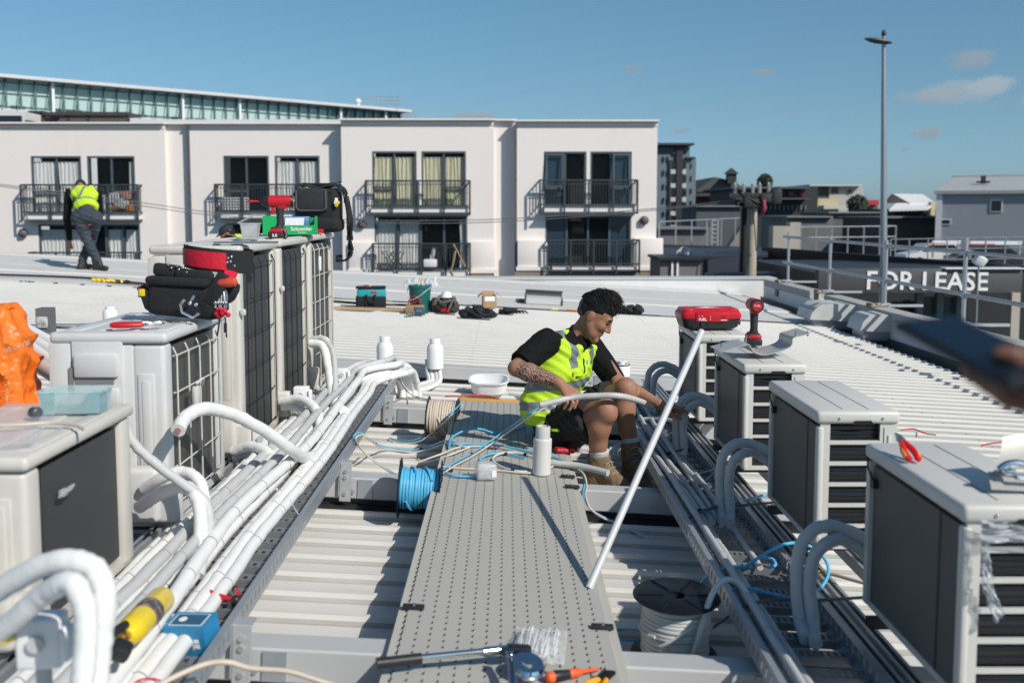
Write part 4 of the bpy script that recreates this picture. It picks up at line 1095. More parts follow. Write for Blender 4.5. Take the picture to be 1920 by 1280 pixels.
b = MB(); b.rbox((.515, .012, .92), (.032, .032, .04), .012); b.build('sensor_cap', CREAM, L4)

# ================================================================== pipes
random.seed(11)
def pipe(lab, pts, r, m, grp, k=8, ties=True, n=12, name='insulated_pipe', cat='pipe', world=True):
    P = spline(pts, k); P = [p + Vector((random.uniform(-1, 1), random.uniform(-1, 1), random.uniform(-1, 1))) * .0015 for p in P]
    b = MB(); b.tube(P, [r * random.uniform(.97, 1.03) for _ in P], n, 0)
    if ties:
        d = 0; nxt = random.uniform(.1, .3)
        for a, c in zip(P[:-1], P[1:]):
            d += (c - a).length
            if d > nxt: nxt += random.uniform(.28, .42); t = (c - a).normalized(); b.tube([a - t * .003, a + t * .003], r * 1.05, n, 1)
    return tag(b.build(name, [m, mat('grey_tie', (.36, .36, .36), .5)], ang=60), lab, cat, grp)


offs = [(-1.315, .04, .028, INSUL_G), (-1.255, .045, .03, INSUL), (-1.20, .10, .026, INSUL_G), (-1.15, .045, .030, INSUL), (-1.085, .05, .031, INSUL), (-1.03, .105, .028, INSUL), (-.975, .045, .029, INSUL), (-.925, .05, .026, INSUL), (-1.10, .135, .024, INSUL_G), (-1.36, .035, .024, INSUL), (-1.00, .05, .024, INSUL), (-1.17, .10, .025, INSUL), (-1.285, .085, .022, INSUL)]
labs = ['grey lagged pipe in the left bundle, second from the units', 'white lagged pipe low in the left bundle beside the grey one', 'grey lagged pipe riding on top of the left bundle near the units', 'white lagged pipe in the middle of the left bundle', 'stout white lagged pipe at the middle of the left bundle',
        'white lagged pipe on top of the left bundle', 'white lagged pipe second from the tray edge', 'thin white lagged pipe nearest the outer tray edge', 'thin grey conduit running on the crest of the left bundle', 'thin white lagged pipe nearest the left units', 'slim white lagged pipe tucked low between two stouter ones near the tray edge', 'slim white lagged pipe riding above the middle of the left bundle', 'slim white lagged pipe lying on the grey one beside the units']
for i, ((x, h, r, m), lab) in enumerate(zip(offs, labs)):
    x = -.885 + (x + .925) * .80; r *= .86; h = h - .015
    pts = []; y = 1.5; ph = random.random() * 6
    while y < 7.0:
        cl = .055 if y < 4 else .0
        fade = min(1, max(0, (y - 2.9) / .8))
        pts.append(T(x + .020 * math.sin(y * 1.35 + .5 + ph * .15) + .008 * math.sin(y * 2.9 + 2 * ph) - .02 * fade, y, h + .012 * math.sin(y * 2.1 + ph) + .03 * fade * (.5 + .5 * math.sin(ph))))
        y += .42
    xe = x + .16 if i > 3 else x + .05
    pts += [T(xe, 7.12, h + .05), T(xe + .03, 7.35, h + .02), T(xe + .05, 7.48, -.08), T(xe + .06, 7.52, -.185)]
    pipe(lab, pts, r, m, 'lagged pipes bundled in the left tray')
# loops from the left units into the bundle
def loop(lab, p0, p1, p2, p3, p4, r, m, grp='lagged pipe loops of the left units'):
    return pipe(lab, [p0, p1, p2, p3, p4], r, m, grp, 8, False)


for (Y, zc, labs2, dx) in ((3.15, .10, ('upper big white lagged pipe arching at the bottom left corner', 'lower big white lagged pipe arching at the bottom left corner'), .0),):
    z = EYE - 1.44
    pipe(labs2[0], [atn(-120, 1180, 2.4), atn(-10, 1110, 2.35), atn(95, 1056, 2.3), atn(170, 1062, 2.28), atn(196, 1120, 2.26), atn(188, 1200, 2.24), atn(178, 1300, 2.2), atn(172, 1400, 2.1)], .0235, INSUL, 'big lagged pipes at the bottom left', 8, False, 16)
    pipe(labs2[1], [atn(-130, 1268, 2.36), atn(-10, 1190, 2.31), atn(78, 1118, 2.26), atn(130, 1092, 2.22), atn(158, 1138, 2.2), atn(160, 1220, 2.18), atn(152, 1310, 2.15), atn(150, 1400, 2.1)], .022, INSUL, 'big lagged pipes at the bottom left', 8, False, 16)
# L2 valve pipes
pipe('white lagged pipe arching from the grey-white unit valve cover', [atn(262, 950, 4.30), atn(300, 925, 4.2), atn(345, 912, 4.15), atn(372, 940, 4.08), atn(376, 1000, 4.0), atn(362, 1060, 3.9), atn(352, 1090, 3.8)], .024, INSUL, 'lagged pipe loops of the left units', 8, False)
pipe('shorter white lagged pipe crossing above the other by the valve cover', [atn(270, 915, 4.36), atn(310, 893, 4.3), atn(340, 884, 4.3), atn(372, 900, 4.25), atn(384, 950, 4.2), atn(378, 1010, 4.1), atn(368, 1075, 3.95)], .021, INSUL, 'lagged pipe loops of the left units', 8, False)
# free pipe with an open end
PO = pipe('loose white lagged pipe with its open pink-lined end raised towards the viewer', [atn(334, 806, 4.30), atn(350, 780, 4.45), atn(385, 766, 4.6), atn(440, 778, 4.8), atn(500, 810, 5.0), atn(545, 842, 5.2), atn(570, 858, 5.5), atn(588, 852, 5.9), atn(602, 838, 6.4)], .026, INSUL, None, 8, False)
tag(PO, PO['label'], 'pipe')
b = MB(); d = (atn(334, 806, 4.30) - atn(350, 780, 4.45)).normalized(); b.cyl(atn(334, 806, 4.30) - d * .02, atn(334, 806, 4.30) + d * .008, .0115, 12, 0); o_ = b.build('copper_end', mat('pinkish_copper', (.50, .30, .25), .4, .5), PO, world=True)
for i, (pts, r, m, lab) in enumerate([
    ([(437, 845, 5.6), (470, 836, 5.55), (505, 850, 5.45), (516, 890, 5.35), (512, 920, 5.25), (524, 935, 5.15)], .024, INSUL, 'white lagged pipe looping out below the first tall unit'),
    ([(440, 858, 5.65), (470, 852, 5.6), (494, 880, 5.5), (492, 920, 5.35), (508, 940, 5.2)], .019, INSUL_G, 'grey ribbed conduit looping below the first tall unit'),
    ([(528, 752, 6.65), (562, 748, 6.6), (590, 765, 6.5), (600, 800, 6.4), (598, 830, 6.3), (608, 845, 6.2)], .026, INSUL, 'white lagged pipe looping out below the second tall unit'),
    ([(530, 762, 6.7), (556, 762, 6.65), (580, 790, 6.5), (584, 825, 6.35), (592, 845, 6.25)], .025, INSUL, 'second white lagged pipe looping below the second tall unit'),
    ([(582, 643, 7.7), (605, 650, 7.65), (616, 690, 7.5), (622, 735, 7.3), (630, 762, 7.1), (645, 770, 6.9)], .028, INSUL, 'tall white lagged pipe dropping beside the cream wire guard'),
    ([(584, 634, 7.75), (606, 636, 7.7), (624, 660, 7.6), (628, 710, 7.4), (626, 745, 7.2)], .018, INSUL_G, 'grey ribbed conduit dropping beside the cream wire guard'),
    ([(600, 634, 7.9), (612, 640, 7.85), (616, 660, 7.8), (620, 700, 7.7)], .023, INSUL, 'short white lagged pipe tucked behind the grey conduit'),
]):
    pipe(lab, [atn(*p) for p in pts], r, m, 'lagged pipe loops of the left units', 8, False)
pipe('grey ribbed conduit sagging across the face of the grey-white unit', [atn(232, 790, 4.15), atn(250, 830, 4.12), atn(300, 875, 4.1), atn(350, 912, 4.1), atn(385, 940, 4.1), atn(393, 985, 4.05), atn(384, 1030, 3.95), atn(374, 1080, 3.85)], .017, INSUL_G, 'grey ribbed conduits', 8, False)

# cowls over the pipe penetrations
def cowl(u, v0, v1, Y, lab):
    p = at(u, v1, Y); Hc = at(u, v0, Y).z - p.z; r = .068
    t = thing('pipe_cowl', lab, 'pipe cowl', p, (0, 0, 0), 'white pipe cowls')
    b = MB(); b.lathe([(r, 0), (r, Hc * .66), (r * .94, Hc * .72), (r * .80, Hc * .80), (r * .80, Hc * .78), (r * .64, Hc * .82), (r * .64, Hc * .97), (r * .58, Hc), (.001, Hc)], 28, 0, (0, 0, 0), None, False); b.lathe([(r * .97, 0), (r * .97, .1)], 28, 1, (0, 0, 0), None, False); b.box((0, 0, .11), (r * 1.2, r * 1.2, .005), 1)
    b.build('cowl_body', [PVC, DARK], t)
    return t


cowl(722, 630, 690, 8.15, 'left of the two tall white pipe cowls at the end of the tray')
cowl(816, 634, 690, 8.1, 'right of the two tall white pipe cowls, four pipes curving out below')
cowl(1166, 676, 704, 8.3, 'low white pipe cowl half hidden behind the seated worker')
cowl(207, 574, 604, 9.6, 'small white pipe cowl behind the unit with the red knife')
for i in range(4):
    x = -.655 + i * .034; pipe(['grey', 'white', 'second grey', 'outer white'][i] + ' lagged pipe curving down out of the right pipe cowl', [Vector((x, 8.1, .08)), Vector((x + .004, 8.08, -.02)), Vector((x - .0, 8.03, -.10)), T(x - .12 - .04 * (3 - i), 7.95 - .03 * i, -.165), T(x - .32, 7.88 - .04 * i, -.17), T(x - .5, 7.80 - .03 * i, -.16)], .018, INSUL_G if i % 2 == 0 else INSUL, 'lagged pipes below the right cowl', 8, False)
for i in range(3):
    x = -.86 + i * .045; pipe(['left', 'middle', 'right'][i] + ' white lagged pipe drooping in a bend off the far end of the tray', [T(x - .08, 7.2, .08), T(x, 7.42, .09), T(x + .05, 7.52, .02), T(x + .07, 7.5, -.09), T(x + .07, 7.46, -.165)], .024, INSUL, 'pipes drooping off the tray end', 8, False)

# pipes in the right tray
random.seed(5)
lr = ['outermost', 'second', 'third', 'fourth', 'fifth', 'sixth', 'seventh', 'eighth', 'ninth']
for i in range(9):
    x = .765 + .0215 * i; h = .022 + (.038 if i % 3 == 1 else 0); r = [.012, .014, .011, .015, .012, .015, .011, .013, .012][i]; ph = random.random() * 6
    y0 = 1.35 if i < 4 else random.choice([3.6, 4.1, 4.6, 5.5]); pts = []; y = y0
    while y < 7.5: pts.append(T(x + .012 * math.sin(y * 1.3 + ph) + (.02 * math.sin(y * .8) if y > 5 else 0), y, h + .006 * math.sin(y * 2.3 + ph))); y += .45
    pipe(lr[i] + (' grey' if i % 2 else ' pale') + ' pipe counted from the walkway edge of the right tray', pts, r, PVC_G if i % 2 else INSUL_G, 'pipes laid in the right tray', 6, True, 10)
for i, (Yf, lab) in enumerate(((2.90, 'nearest right unit'), (4.30, 'bare-lidded unit'), (5.66, 'unit with the metal trough'), (7.02, 'unit under the tool case'))):
    yb = (Yf + UD) * SC
    for k in range(2):
        dx = .034 * k; dy = .03 * k
        pipe(('taller' if k == 0 else 'lower') + ' grey lagged pipe arching over the rails into the ' + lab, [T(.915 + dx * .6, yb - .13 - dy, .03), T(.93 + dx, yb - .01 - dy, .05), T(.93 + dx, yb + .03 - dy, .17 - .02 * k), T(.945 + dx, yb + .04 - dy, .27 - .025 * k), T(1.00 + dx, yb + .05 - dy, .325 - .032 * k), T(1.08 + dx * .6, yb + .06, .325 - .042 * k), T(1.20, yb + .05, .27 - .055 * k), T(1.28, yb + .03, .22 - .06 * k), T(1.31, yb - .005, .20 - .06 * k)], .021, INSUL_G, 'lagged pipe loops of the right units', 8, False)
# ================================================================== people: bodies as one smooth surface
class Body:
    """union of rounded cones and ellipsoids, meshed as one skin"""
    def __init__(self): self.p = []; self.cut = []; self.noise = None

    def cone(self, a, b, r1, r2=None, k=.02, lab=0):
        self.p.append(('c', Vector(a), Vector(b), r1, r1 if r2 is None else r2, k, lab)); return self

    def chain(self, pts, rs, k=.015, lab=0):
        for i in range(len(pts) - 1): self.cone(pts[i], pts[i + 1], rs[i], rs[i + 1], k, lab)
        return self

    def ell(self, c, M, r, k=.015, lab=0):
        """M: 3x3 columns are the axes"""
        self.p.append(('e', Vector(c), M, r, None, k, lab)); return self

    def mesh(self, name, mats, parent, res, matfn=None, ang=180):
        lo = np.array([1e9] * 3); hi = -lo
        for q in self.p:
            if q[0] == 'c':
                for v, r in ((q[1], q[3]), (q[2], q[4])): lo = np.minimum(lo, np.array(v) - r); hi = np.maximum(hi, np.array(v) + r)
            else: m = max(q[3]); lo = np.minimum(lo, np.array(q[1]) - m); hi = np.maximum(hi, np.array(q[1]) + m)
        lo -= .03; hi += .03
        n = np.ceil((hi - lo) / res).astype(int) + 1
        F = np.full(n, .06, np.float32)
        ax = [lo[i] + res * np.arange(n[i]) for i in range(3)]
        for q in self.p:
            if q[0] == 'c': l = np.minimum(np.array(q[1]) - q[3], np.array(q[2]) - q[4]) - .05; h = np.maximum(np.array(q[1]) + q[3], np.array(q[2]) + q[4]) + .05
            else: m = max(q[3]); l = np.array(q[1]) - m - .05; h = np.array(q[1]) + m + .05
            i0 = np.maximum(0, np.floor((l - lo) / res).astype(int)); i1 = np.minimum(n, np.ceil((h - lo) / res).astype(int) + 1)
            sl = tuple(slice(i0[i], i1[i]) for i in range(3))
            X, Y, Z = np.meshgrid(*[ax[i][sl[i]] for i in range(3)], indexing='ij')
            if q[0] == 'c':
                a = q[1]; ba = q[2] - q[1]; L2 = max(ba.length_squared, 1e-9)
                px, py, pz = X - a.x, Y - a.y, Z - a.z
                t = np.clip((px * ba.x + py * ba.y + pz * ba.z) / L2, 0, 1)
                d = np.sqrt((px - ba.x * t) ** 2 + (py - ba.y * t) ** 2 + (pz - ba.z * t) ** 2) - (q[3] + (q[4] - q[3]) * t)
            else:
                c = q[1]; M = q[2]; px, py, pz = X - c.x, Y - c.y, Z - c.z
                s = [(px * M[0][j] + py * M[1][j] + pz * M[2][j]) / q[3][j] for j in range(3)]
                ln = np.sqrt(s[0] ** 2 + s[1] ** 2 + s[2] ** 2); g = np.sqrt(sum((s[j] / q[3][j]) ** 2 for j in range(3))) + 1e-9
                d = ln * (ln - 1) / g
            k = q[5]; G = F[sl]; hh = np.clip(.5 + .5 * (G - d) / k, 0, 1)
            F[sl] = G * (1 - hh) + d * hh - k * hh * (1 - hh)
        if self.cut or self.noise:
            X, Y, Z = np.meshgrid(*ax, indexing='ij')
            if self.noise: F += self.noise(X, Y, Z).astype(np.float32)
            for fn in self.cut: F = np.maximum(F, fn(X, Y, Z).astype(np.float32))
        F[[0, -1]] = .06; F[:, [0, -1]] = .06; F[:, :, [0, -1]] = .06
        S_ = F < 0
        c0 = S_[:-1, :-1, :-1].astype(np.int8); tot = np.zeros_like(c0)
        for dx in (0, 1):
            for dy in (0, 1):
                for dz in (0, 1): tot += S_[dx:n[0] - 1 + dx, dy:n[1] - 1 + dy, dz:n[2] - 1 + dz]
        act = np.argwhere((tot > 0) & (tot < 8)); idx = -np.ones(tuple(n - 1), np.int64); idx[tuple(act.T)] = np.arange(len(act))
        acc = np.zeros((len(act), 3)); cnt = np.zeros(len(act))
        for d in range(3):
            o1, o2 = [i for i in range(3) if i != d]
            for a in (0, 1):
                for b in (0, 1):
                    off = np.zeros(3, int); off[o1] = a; off[o2] = b
                    A = act + off; B = A.copy(); B[:, d] += 1
                    fa = F[tuple(A.T)]; fb = F[tuple(B.T)]; mk = (fa < 0) != (fb < 0)
                    t = np.where(mk, fa / np.where(mk, fa - fb, 1), 0)
                    P = A.astype(float); P[:, d] += t
                    acc += P * mk[:, None]; cnt += mk
        V = lo + res * (acc / cnt[:, None])
        Q = []
        for d in range(3):
            o1, o2 = [i for i in range(3) if i != d]
            sl1 = [slice(None)] * 3; sl2 = [slice(None)] * 3; sl1[d] = slice(0, n[d] - 1); sl2[d] = slice(1, n[d])
            e = np.argwhere(S_[tuple(sl1)] != S_[tuple(sl2)])
            e = e[(e[:, o1] > 0) & (e[:, o2] > 0)]
            ins = S_[tuple(e.T)]
            def g(a, b):
                c = e.copy(); c[:, o1] -= a; c[:, o2] -= b; return idx[tuple(c.T)]
            q = np.stack([g(1, 1), g(0, 1), g(0, 0), g(1, 0)], 1)
            if d == 1: q = q[:, ::-1]
            q[~ins] = q[~ins][:, ::-1]
            Q.append(q)
        Q = np.concatenate(Q)
        inv = np.array(WM[parent.name].inverted()); Vl = V @ inv[:3, :3].T + inv[:3, 3]
        me = bpy.data.meshes.new(name); me.from_pydata(Vl.tolist(), [], Q.tolist())
        mats = mats if isinstance(mats, (list, tuple)) else [mats]
        for m in mats: me.materials.append(m)
        if matfn is not None:
            C = V[Q].mean(1); me.polygons.foreach_set('material_index', matfn(C).astype(np.int32))
        me.polygons.foreach_set('use_smooth', [True] * len(me.polygons)); me.update()
        o = bpy.data.objects.new(name, me); COL.objects.link(o); o.parent = parent; WM[o.name] = WM[parent.name]
        # one smoothing pass
        return o


def half(pt, n):
    """keep the side n points away from (cuts away the side n points to)"""
    pt = Vector(pt); n = Vector(n).normalized()
    return lambda X, Y, Z: (X - pt.x) * n.x + (Y - pt.y) * n.y + (Z - pt.z) * n.z


def skin_mat(name, c, c2):
    m = mat(name, c, .52, 0, (14, .6, c2), (160, .22), .4, sss=.10); streaks(m, (55, 55, 55), tuple(x * .72 for x in c), .55, .8, .5); return m


SKIN = skin_mat('tan_skin', (.36, .185, .115), (.28, .13, .085))
SKIN_D = skin_mat('ruddy_skin', (.33, .15, .10), (.27, .11, .075))
HAIRM = mat('black_hair', (.012, .010, .010), .42, 0, (40, .3))
def tattoo_mat():
    m = mat('tattooed_skin', (.36, .185, .115), .5); nt = m.node_tree; b = nt.nodes['Principled BSDF']; N, L = nt.nodes.new, nt.links.new
    tc = N('ShaderNodeTexCoord'); w = N('ShaderNodeTexWave'); w.wave_type = 'BANDS'; w.bands_direction = 'DIAGONAL'; w.inputs['Scale'].default_value = 26; w.inputs['Distortion'].default_value = 9; w.inputs['Detail'].default_value = 1.5; w.inputs['Detail Scale'].default_value = 1.6
    L(tc.outputs['Object'], w.inputs[0]); cr = N('ShaderNodeValToRGB'); cr.color_ramp.elements[0].position = .25; cr.color_ramp.elements[1].position = .85
    cr.color_ramp.elements[0].color = (.085, .055, .05, 1); cr.color_ramp.elements[1].color = (.40, .235, .17, 1)
    L(w.outputs['Fac'], cr.inputs[0]); L(cr.outputs[0], b.inputs['Base Color']); return m


TATT = tattoo_mat()
SHIRTK = mat('black_shirt_cotton', (.007, .007, .008), .9, 0, (16, .5, (.015, .015, .016)), (40, .8), .2)
SHORTK = mat('black_work_shorts', (.013, .013, .014), .8, 0, (10, .6, (.03, .03, .031)), (38, .7))
NAVY = mat('navy_work_trousers', (.035, .045, .062), .8, 0, (6, .6, (.055, .068, .09)), (16, .6))
BOOT = mat('tan_suede_boot', (.20, .14, .085), .8, 0, (18, .6, (.10, .07, .045)), (60, .4))
BOOTK = mat('black_boot_leather', (.03, .028, .026), .6, 0, (18, .5), (50, .3))
SOCK = mat('grey_white_sock', (.5, .52, .54), .9, 0, (40, .3))


def Mx(f, r, u): return Matrix(((f.x, r.x, u.x), (f.y, r.y, u.y), (f.z, r.z, u.z)))


def head(B, H, f, hair=True, lab=0, sc=1.0):
    """adds skull, face and ears; returns axes (f, r, u); r is the person's right"""
    f = f.normalized(); z = Vector((0, 0, 1)); u = (z - f * z.dot(f)).normalized(); r = f.cross(u)
    M = Mx(f, r, u)
    def P(a, b, c): return H + (f * a + r * b + u * c) * sc
    B.ell(P(-.005, 0, .02), M, (.098 * sc, .075 * sc, .098 * sc), .02, lab)
    B.ell(P(.035, 0, -.045), M, (.062 * sc, .060 * sc, .075 * sc), .025, lab)
    B.cone(P(.045, .022, -.095), P(.078, .008, -.118), .030 * sc, .022 * sc, .025, lab); B.cone(P(.045, -.022, -.095), P(.078, -.008, -.118), .030 * sc, .022 * sc, .025, lab)
    B.cone(P(-.005, .052, -.05), P(.045, .035, -.09), .022 * sc, .022 * sc, .03, lab); B.cone(P(-.005, -.052, -.05), P(.045, -.035, -.09), .022 * sc, .022 * sc, .03, lab)
    B.cone(P(.086, .032, .018), P(.086, -.032, .018), .013 * sc, None, .018, lab)             # brow
    B.cone(P(.094, 0, .012), P(.116, 0, -.035), .008 * sc, .0125 * sc, .012, lab)             # nose
    B.cone(P(.104, .012, -.040), P(.104, -.012, -.040), .0085 * sc, None, .008, lab)
    for s in (1, -1):
        B.ell(P(.062, .038 * s, -.028), M, (.03 * sc, .022 * sc, .024 * sc), .02, lab)          # cheek
        B.ell(P(-.008, .077 * s, -.012), M, (.021 * sc, .008 * sc, .033 * sc), .006, lab)       # ear
    B.cone(P(.092, .018, -.070), P(.092, -.018, -.070), .0075 * sc, None, .008, lab); B.cone(P(.090, .014, -.081), P(.090, -.014, -.081), .0075 * sc, None, .008, lab)   # lips
    return f, r, u, P


def hand(B, wrist, knuckles, tips, thumb, k=.008, pr=.021, fr=.0092, lab=0):
    """knuckles: 4 points from index to little, tips: 4 lists of joint points, thumb: joint points from the palm side"""
    for kn in knuckles: B.cone(wrist, kn, pr * .95, .0125, .016, lab)
    B.cone(knuckles[0], knuckles[3], .0125, .011, .012, lab)
    for kn, tp, s in zip(knuckles, tips, (1, 1.05, 1, .85)):
        pts = [kn] + tp; B.chain(pts, [fr * s * (1.08 - .08 * i) for i in range(len(pts))], .004, lab)
    B.chain(thumb, [fr * 1.35, fr * 1.15, fr * 1.0][:len(thumb)], .006, lab)


# ------------------------------------------------------------------ the seated worker
def worker():
    t = thing('person', 'seated man in yellow hi-vis vest and black shorts feeding grey conduit beside the walkway', 'person', T(.25, 5.5, 0))
    fw = Vector((.85, -.50, 0)).normalized(); rt = Vector((-.50, -.85, 0)).normalized()
    hipR, hipL = at(1046, 802, 5.50), at(1078, 792, 5.72); pel = (hipR + hipL) / 2
    waist = at(1030, 752, 5.62); chest = at(1052, 690, 5.60); upc = at(1070, 648, 5.60); neck0 = at(1082, 632, 5.61); neck1 = at(1102, 604, 5.585)
    shR, shL = at(1024, 641, 5.46), at(1112, 654, 5.76)
    elR, wrR = at(968, 690, 5.30), at(1046, 716, 5.22)
    elL, wrL = at(1158, 716, 5.60), at(1236, 758, 5.42)
    knR, knL = at(1136, 768, 5.19), at(1174, 728, 5.46)
    anR, anL = at(1120, 872, 5.27), at(1186, 852, 5.45)
    H = at(1117, 589, 5.57); hf = Vector((.78, -.26, -.57))
    B = Body()
    B.cone(hipR, hipL, .115, .115, .04); B.cone(waist + rt * .07, waist - rt * .07, .105, None, .05); B.cone(chest + rt * .08, chest - rt * .08, .115, None, .05); B.cone(upc + rt * .11, upc - rt * .11, .07, None, .05)
    B.cone(pel, waist, .12, .115, .05); B.cone(waist, chest, .115, .12, .05)
    B.cone(neck0, neck1, .058, .052, .03)
    B.chain([shR, (shR + elR) / 2 + Vector((0, 0, -.005)), elR], [.060, .054, .044], .02)
    B.chain([elR, elR.lerp(wrR, .3), wrR], [.044, .051, .031], .012)
    B.chain([shL, elL], [.056, .042], .02); B.chain([elL, elL.lerp(wrL, .3), wrL], [.041, .044, .027], .012)
    B.chain([hipR, hipR.lerp(knR, .5), knR], [.095, .082, .058], .03); B.chain([hipL, hipL.lerp(knL, .5), knL], [.095, .082, .058], .03)
    for kn, an in ((knR, anR), (knL, anL)):
        back = Vector((-.55, .1, -.1)).normalized() * .022
        B.cone(kn, kn + Vector((.012, -.012, -.02)), .056, .050, .012)
        B.chain([kn, kn.lerp(an, .3) + back, kn.lerp(an, .62) + back * .6, an], [.054, .060, .046, .036], .02)
    f, r, u, P = head(B, H, hf)
    # right hand over the conduit, fingers hanging down in front of it
    kk = [at(1083, 736, 5.19), at(1077, 739, 5.165), at(1070, 742, 5.15), at(1062, 744, 5.145)]
    tp = [[at(1088, 747, 5.17), at(1085, 757, 5.165)], [at(1082, 752, 5.14), at(1077, 764, 5.14)], [at(1074, 755, 5.13), at(1068, 768, 5.135)], [at(1064, 755, 5.13), at(1057, 766, 5.14)]]
    hand(B, wrR, kk, tp, [at(1060, 728, 5.24), at(1078, 741, 5.27), at(1090, 752, 5.27)])
    kl = [at(1262, 762, 5.35), at(1265, 768, 5.37), at(1266, 774, 5.40), at(1265, 780, 5.43)]
    tl_ = [[at(1278, 766, 5.33), at(1288, 774, 5.34)], [at(1281, 772, 5.36), at(1290, 782, 5.37)], [at(1281, 779, 5.39), at(1288, 788, 5.40)], [at(1277, 785, 5.42), at(1283, 792, 5.43)]]
    hand(B, wrL, kl, tl_, [at(1248, 762, 5.38), at(1262, 778, 5.33), at(1276, 785, 5.32)])
    EL, WR = np.array(elR), np.array(wrR); ax = (WR - EL); Lf = np.linalg.norm(ax); ax /= Lf
    Hn, fn, rn, un = map(np.array, (H, f, r, u))
    def mf(C):
        m = np.zeros(len(C)); q = C - EL; s = q @ ax; d = np.linalg.norm(q - s[:, None] * ax, axis=1)
        m[(s > .015) & (s < Lf - .012) & (d < .075)] = 1
        h = C - Hn; a, b, c = h @ fn, h @ rn, h @ un
        near = np.linalg.norm(h, axis=1) < .2
        m[near & (a > .084) & (np.abs(np.abs(b) - .030) < .018) & (np.abs(c - .024) < .0065)] = 2       # brows
        m[near & (a > .070) & (np.abs(np.abs(b) - .031) < .012) & (np.abs(c + .002) < .0055)] = 2       # eyes in shade of the brow
        m[near & (a > .085) & (np.abs(b) < .026) & (np.abs(c + .059) < .0055)] = 2                     # moustache
        m[near & (a > .066) & (np.abs(b) < .016) & (c < -.098)] = 2                                   # chin beard
        m[near & (a > .088) & (np.abs(b) < .022) & (np.abs(c + .077) < .008)] = 3                      # lips
        q2 = C - np.array(knL); m[(np.linalg.norm(q2 - np.array([.02, -.045, .02]), axis=1) < .012)] = 3
        return m
    B.mesh('body', [SKIN, TATT, HAIRM, mat('lip_skin', (.27, .11, .085), .5)], t, .0055, mf)
    # hair
    A = Body(); M = Mx(f, r, u)
    A.ell(P(-.012, 0, .042), M, (.101, .0775, .089), .02); A.ell(P(.035, .0, .092), M, (.055, .055, .040), .03); A.ell(P(-.055, 0, .01), M, (.055, .068, .075), .02)
    A.cut.append(lambda X, Y, Z: np.maximum.reduce([-( (X - H.x) * u.x + (Y - H.y) * u.y + (Z - H.z) * u.z) + np.where(((X - H.x) * f.x + (Y - H.y) * f.y + (Z - H.z) * f.z) > .040, .052, np.where(((X - H.x) * f.x + (Y - H.y) * f.y + (Z - H.z) * f.z) > -.025, .012, -.055))]) )
    A.noise = lambda X, Y, Z: .004 * np.sin(X * 70 + Z * 50) * np.sin(Y * 80 + Z * 40)
    hr = A.mesh('hair', HAIRM, t, .0045)
    random.seed(4); b = MB()
    for i in range(2600):
        # a point on the scalp, then a strand swept forward over the top or down at the back and sides
        th = random.uniform(-math.pi, math.pi); el = math.asin(random.uniform(.0, 1))
        dv = (math.cos(el) * math.cos(th), math.cos(el) * math.sin(th), math.sin(el))
        a0, b0, c0 = -.012 + dv[0] * .100, dv[1] * .077, .042 + dv[2] * .088
        if a0 > .045 and c0 < .060: continue
        top = max(0, dv[2]); tp = max(0, (top - .40) / .6); L_ = .008 + .050 * tp + random.uniform(0, .020) * (.15 + tp)
        fwd = .35 + .65 * top; jit = lambda s_: random.gauss(0, s_)
        s0 = P(a0, b0, c0)
        d1 = f * (fwd * L_ * .5 + jit(.005)) + r * (dv[1] * L_ * .25 + jit(.006)) + u * (L_ * (.50 * top - .1) + .004 + jit(.006))
        d2 = f * (fwd * L_ * 1.05 + jit(.008)) + r * (dv[1] * L_ * .25 + jit(.009)) + u * (L_ * (.55 * top - .40) + (-.050 if a0 > .05 else 0) * random.random() + jit(.009))
        if top < .52: d1, d2 = (r * dv[1] + f * dv[0]) * .004 - u * L_ * .5 - f * .003, (r * dv[1] + f * dv[0]) * .004 - u * L_ - f * .008
        b.tube(spline([s0, s0 + d1, s0 + d2], 2), [.0022, .0022, .0019, .0013, .0006], 3, 0, False)
    b.build('hair_strands', HAIRM, hr, world=True, ang=180)
    # shirt
    A = Body(); e = .012
    A.cone(waist + rt * .07, waist - rt * .07, .112, None, .05); A.cone(chest + rt * .08, chest - rt * .08, .127, None, .05); A.cone(upc + rt * .11, upc - rt * .11, .082, None, .05); A.cone(waist, chest, .124, .130, .05)
    A.cone(shR, elR, .076, .072, .03); A.cone(shL, elL, .074, .068, .03)
    A.cone(neck0 - Vector((0, 0, .01)), neck0.lerp(neck1, .55), .076, .064, .02)
    A.cut = [half(shR.lerp(elR, .84), elR - shR), half(shL.lerp(elL, .92), elL - shL)]
    nn = (neck1 - neck0).normalized(); A.cut.append(half(neck0 + nn * .035 - fw * .01, nn + fw * .35))
    A.noise = lambda X, Y, Z: .0035 * np.sin(X * 60 + Z * 40) * np.sin(Y * 55 - Z * 70)
    # sleeve cuts must not touch the torso
    c1, c2 = A.cut[0], A.cut[1]; sr = np.array(shR); 
    def cutR(X, Y, Z): return np.where((X - shR.x) * rt.x + (Y - shR.y) * rt.y > .02, c1(X, Y, Z), -1)
    def cutL(X, Y, Z): return np.where((X - shL.x) * rt.x + (Y - shL.y) * rt.y < -.0, c2(X, Y, Z), -1)
    A.cut[0] = cutR; A.cut[1] = lambda X, Y, Z: np.where(((X - chest.x) * rt.x + (Y - chest.y) * rt.y < -.05) & ((X - elL.x) ** 2 + (Y - elL.y) ** 2 + (Z - elL.z) ** 2 < .02), c2(X, Y, Z), -1)
    A.mesh('shirt', SHIRTK, t, .006)
    b = MB()
    ctr = neck0 + nn * .028; side = rt; fr_ = (fw - nn * fw.dot(nn)).normalized()
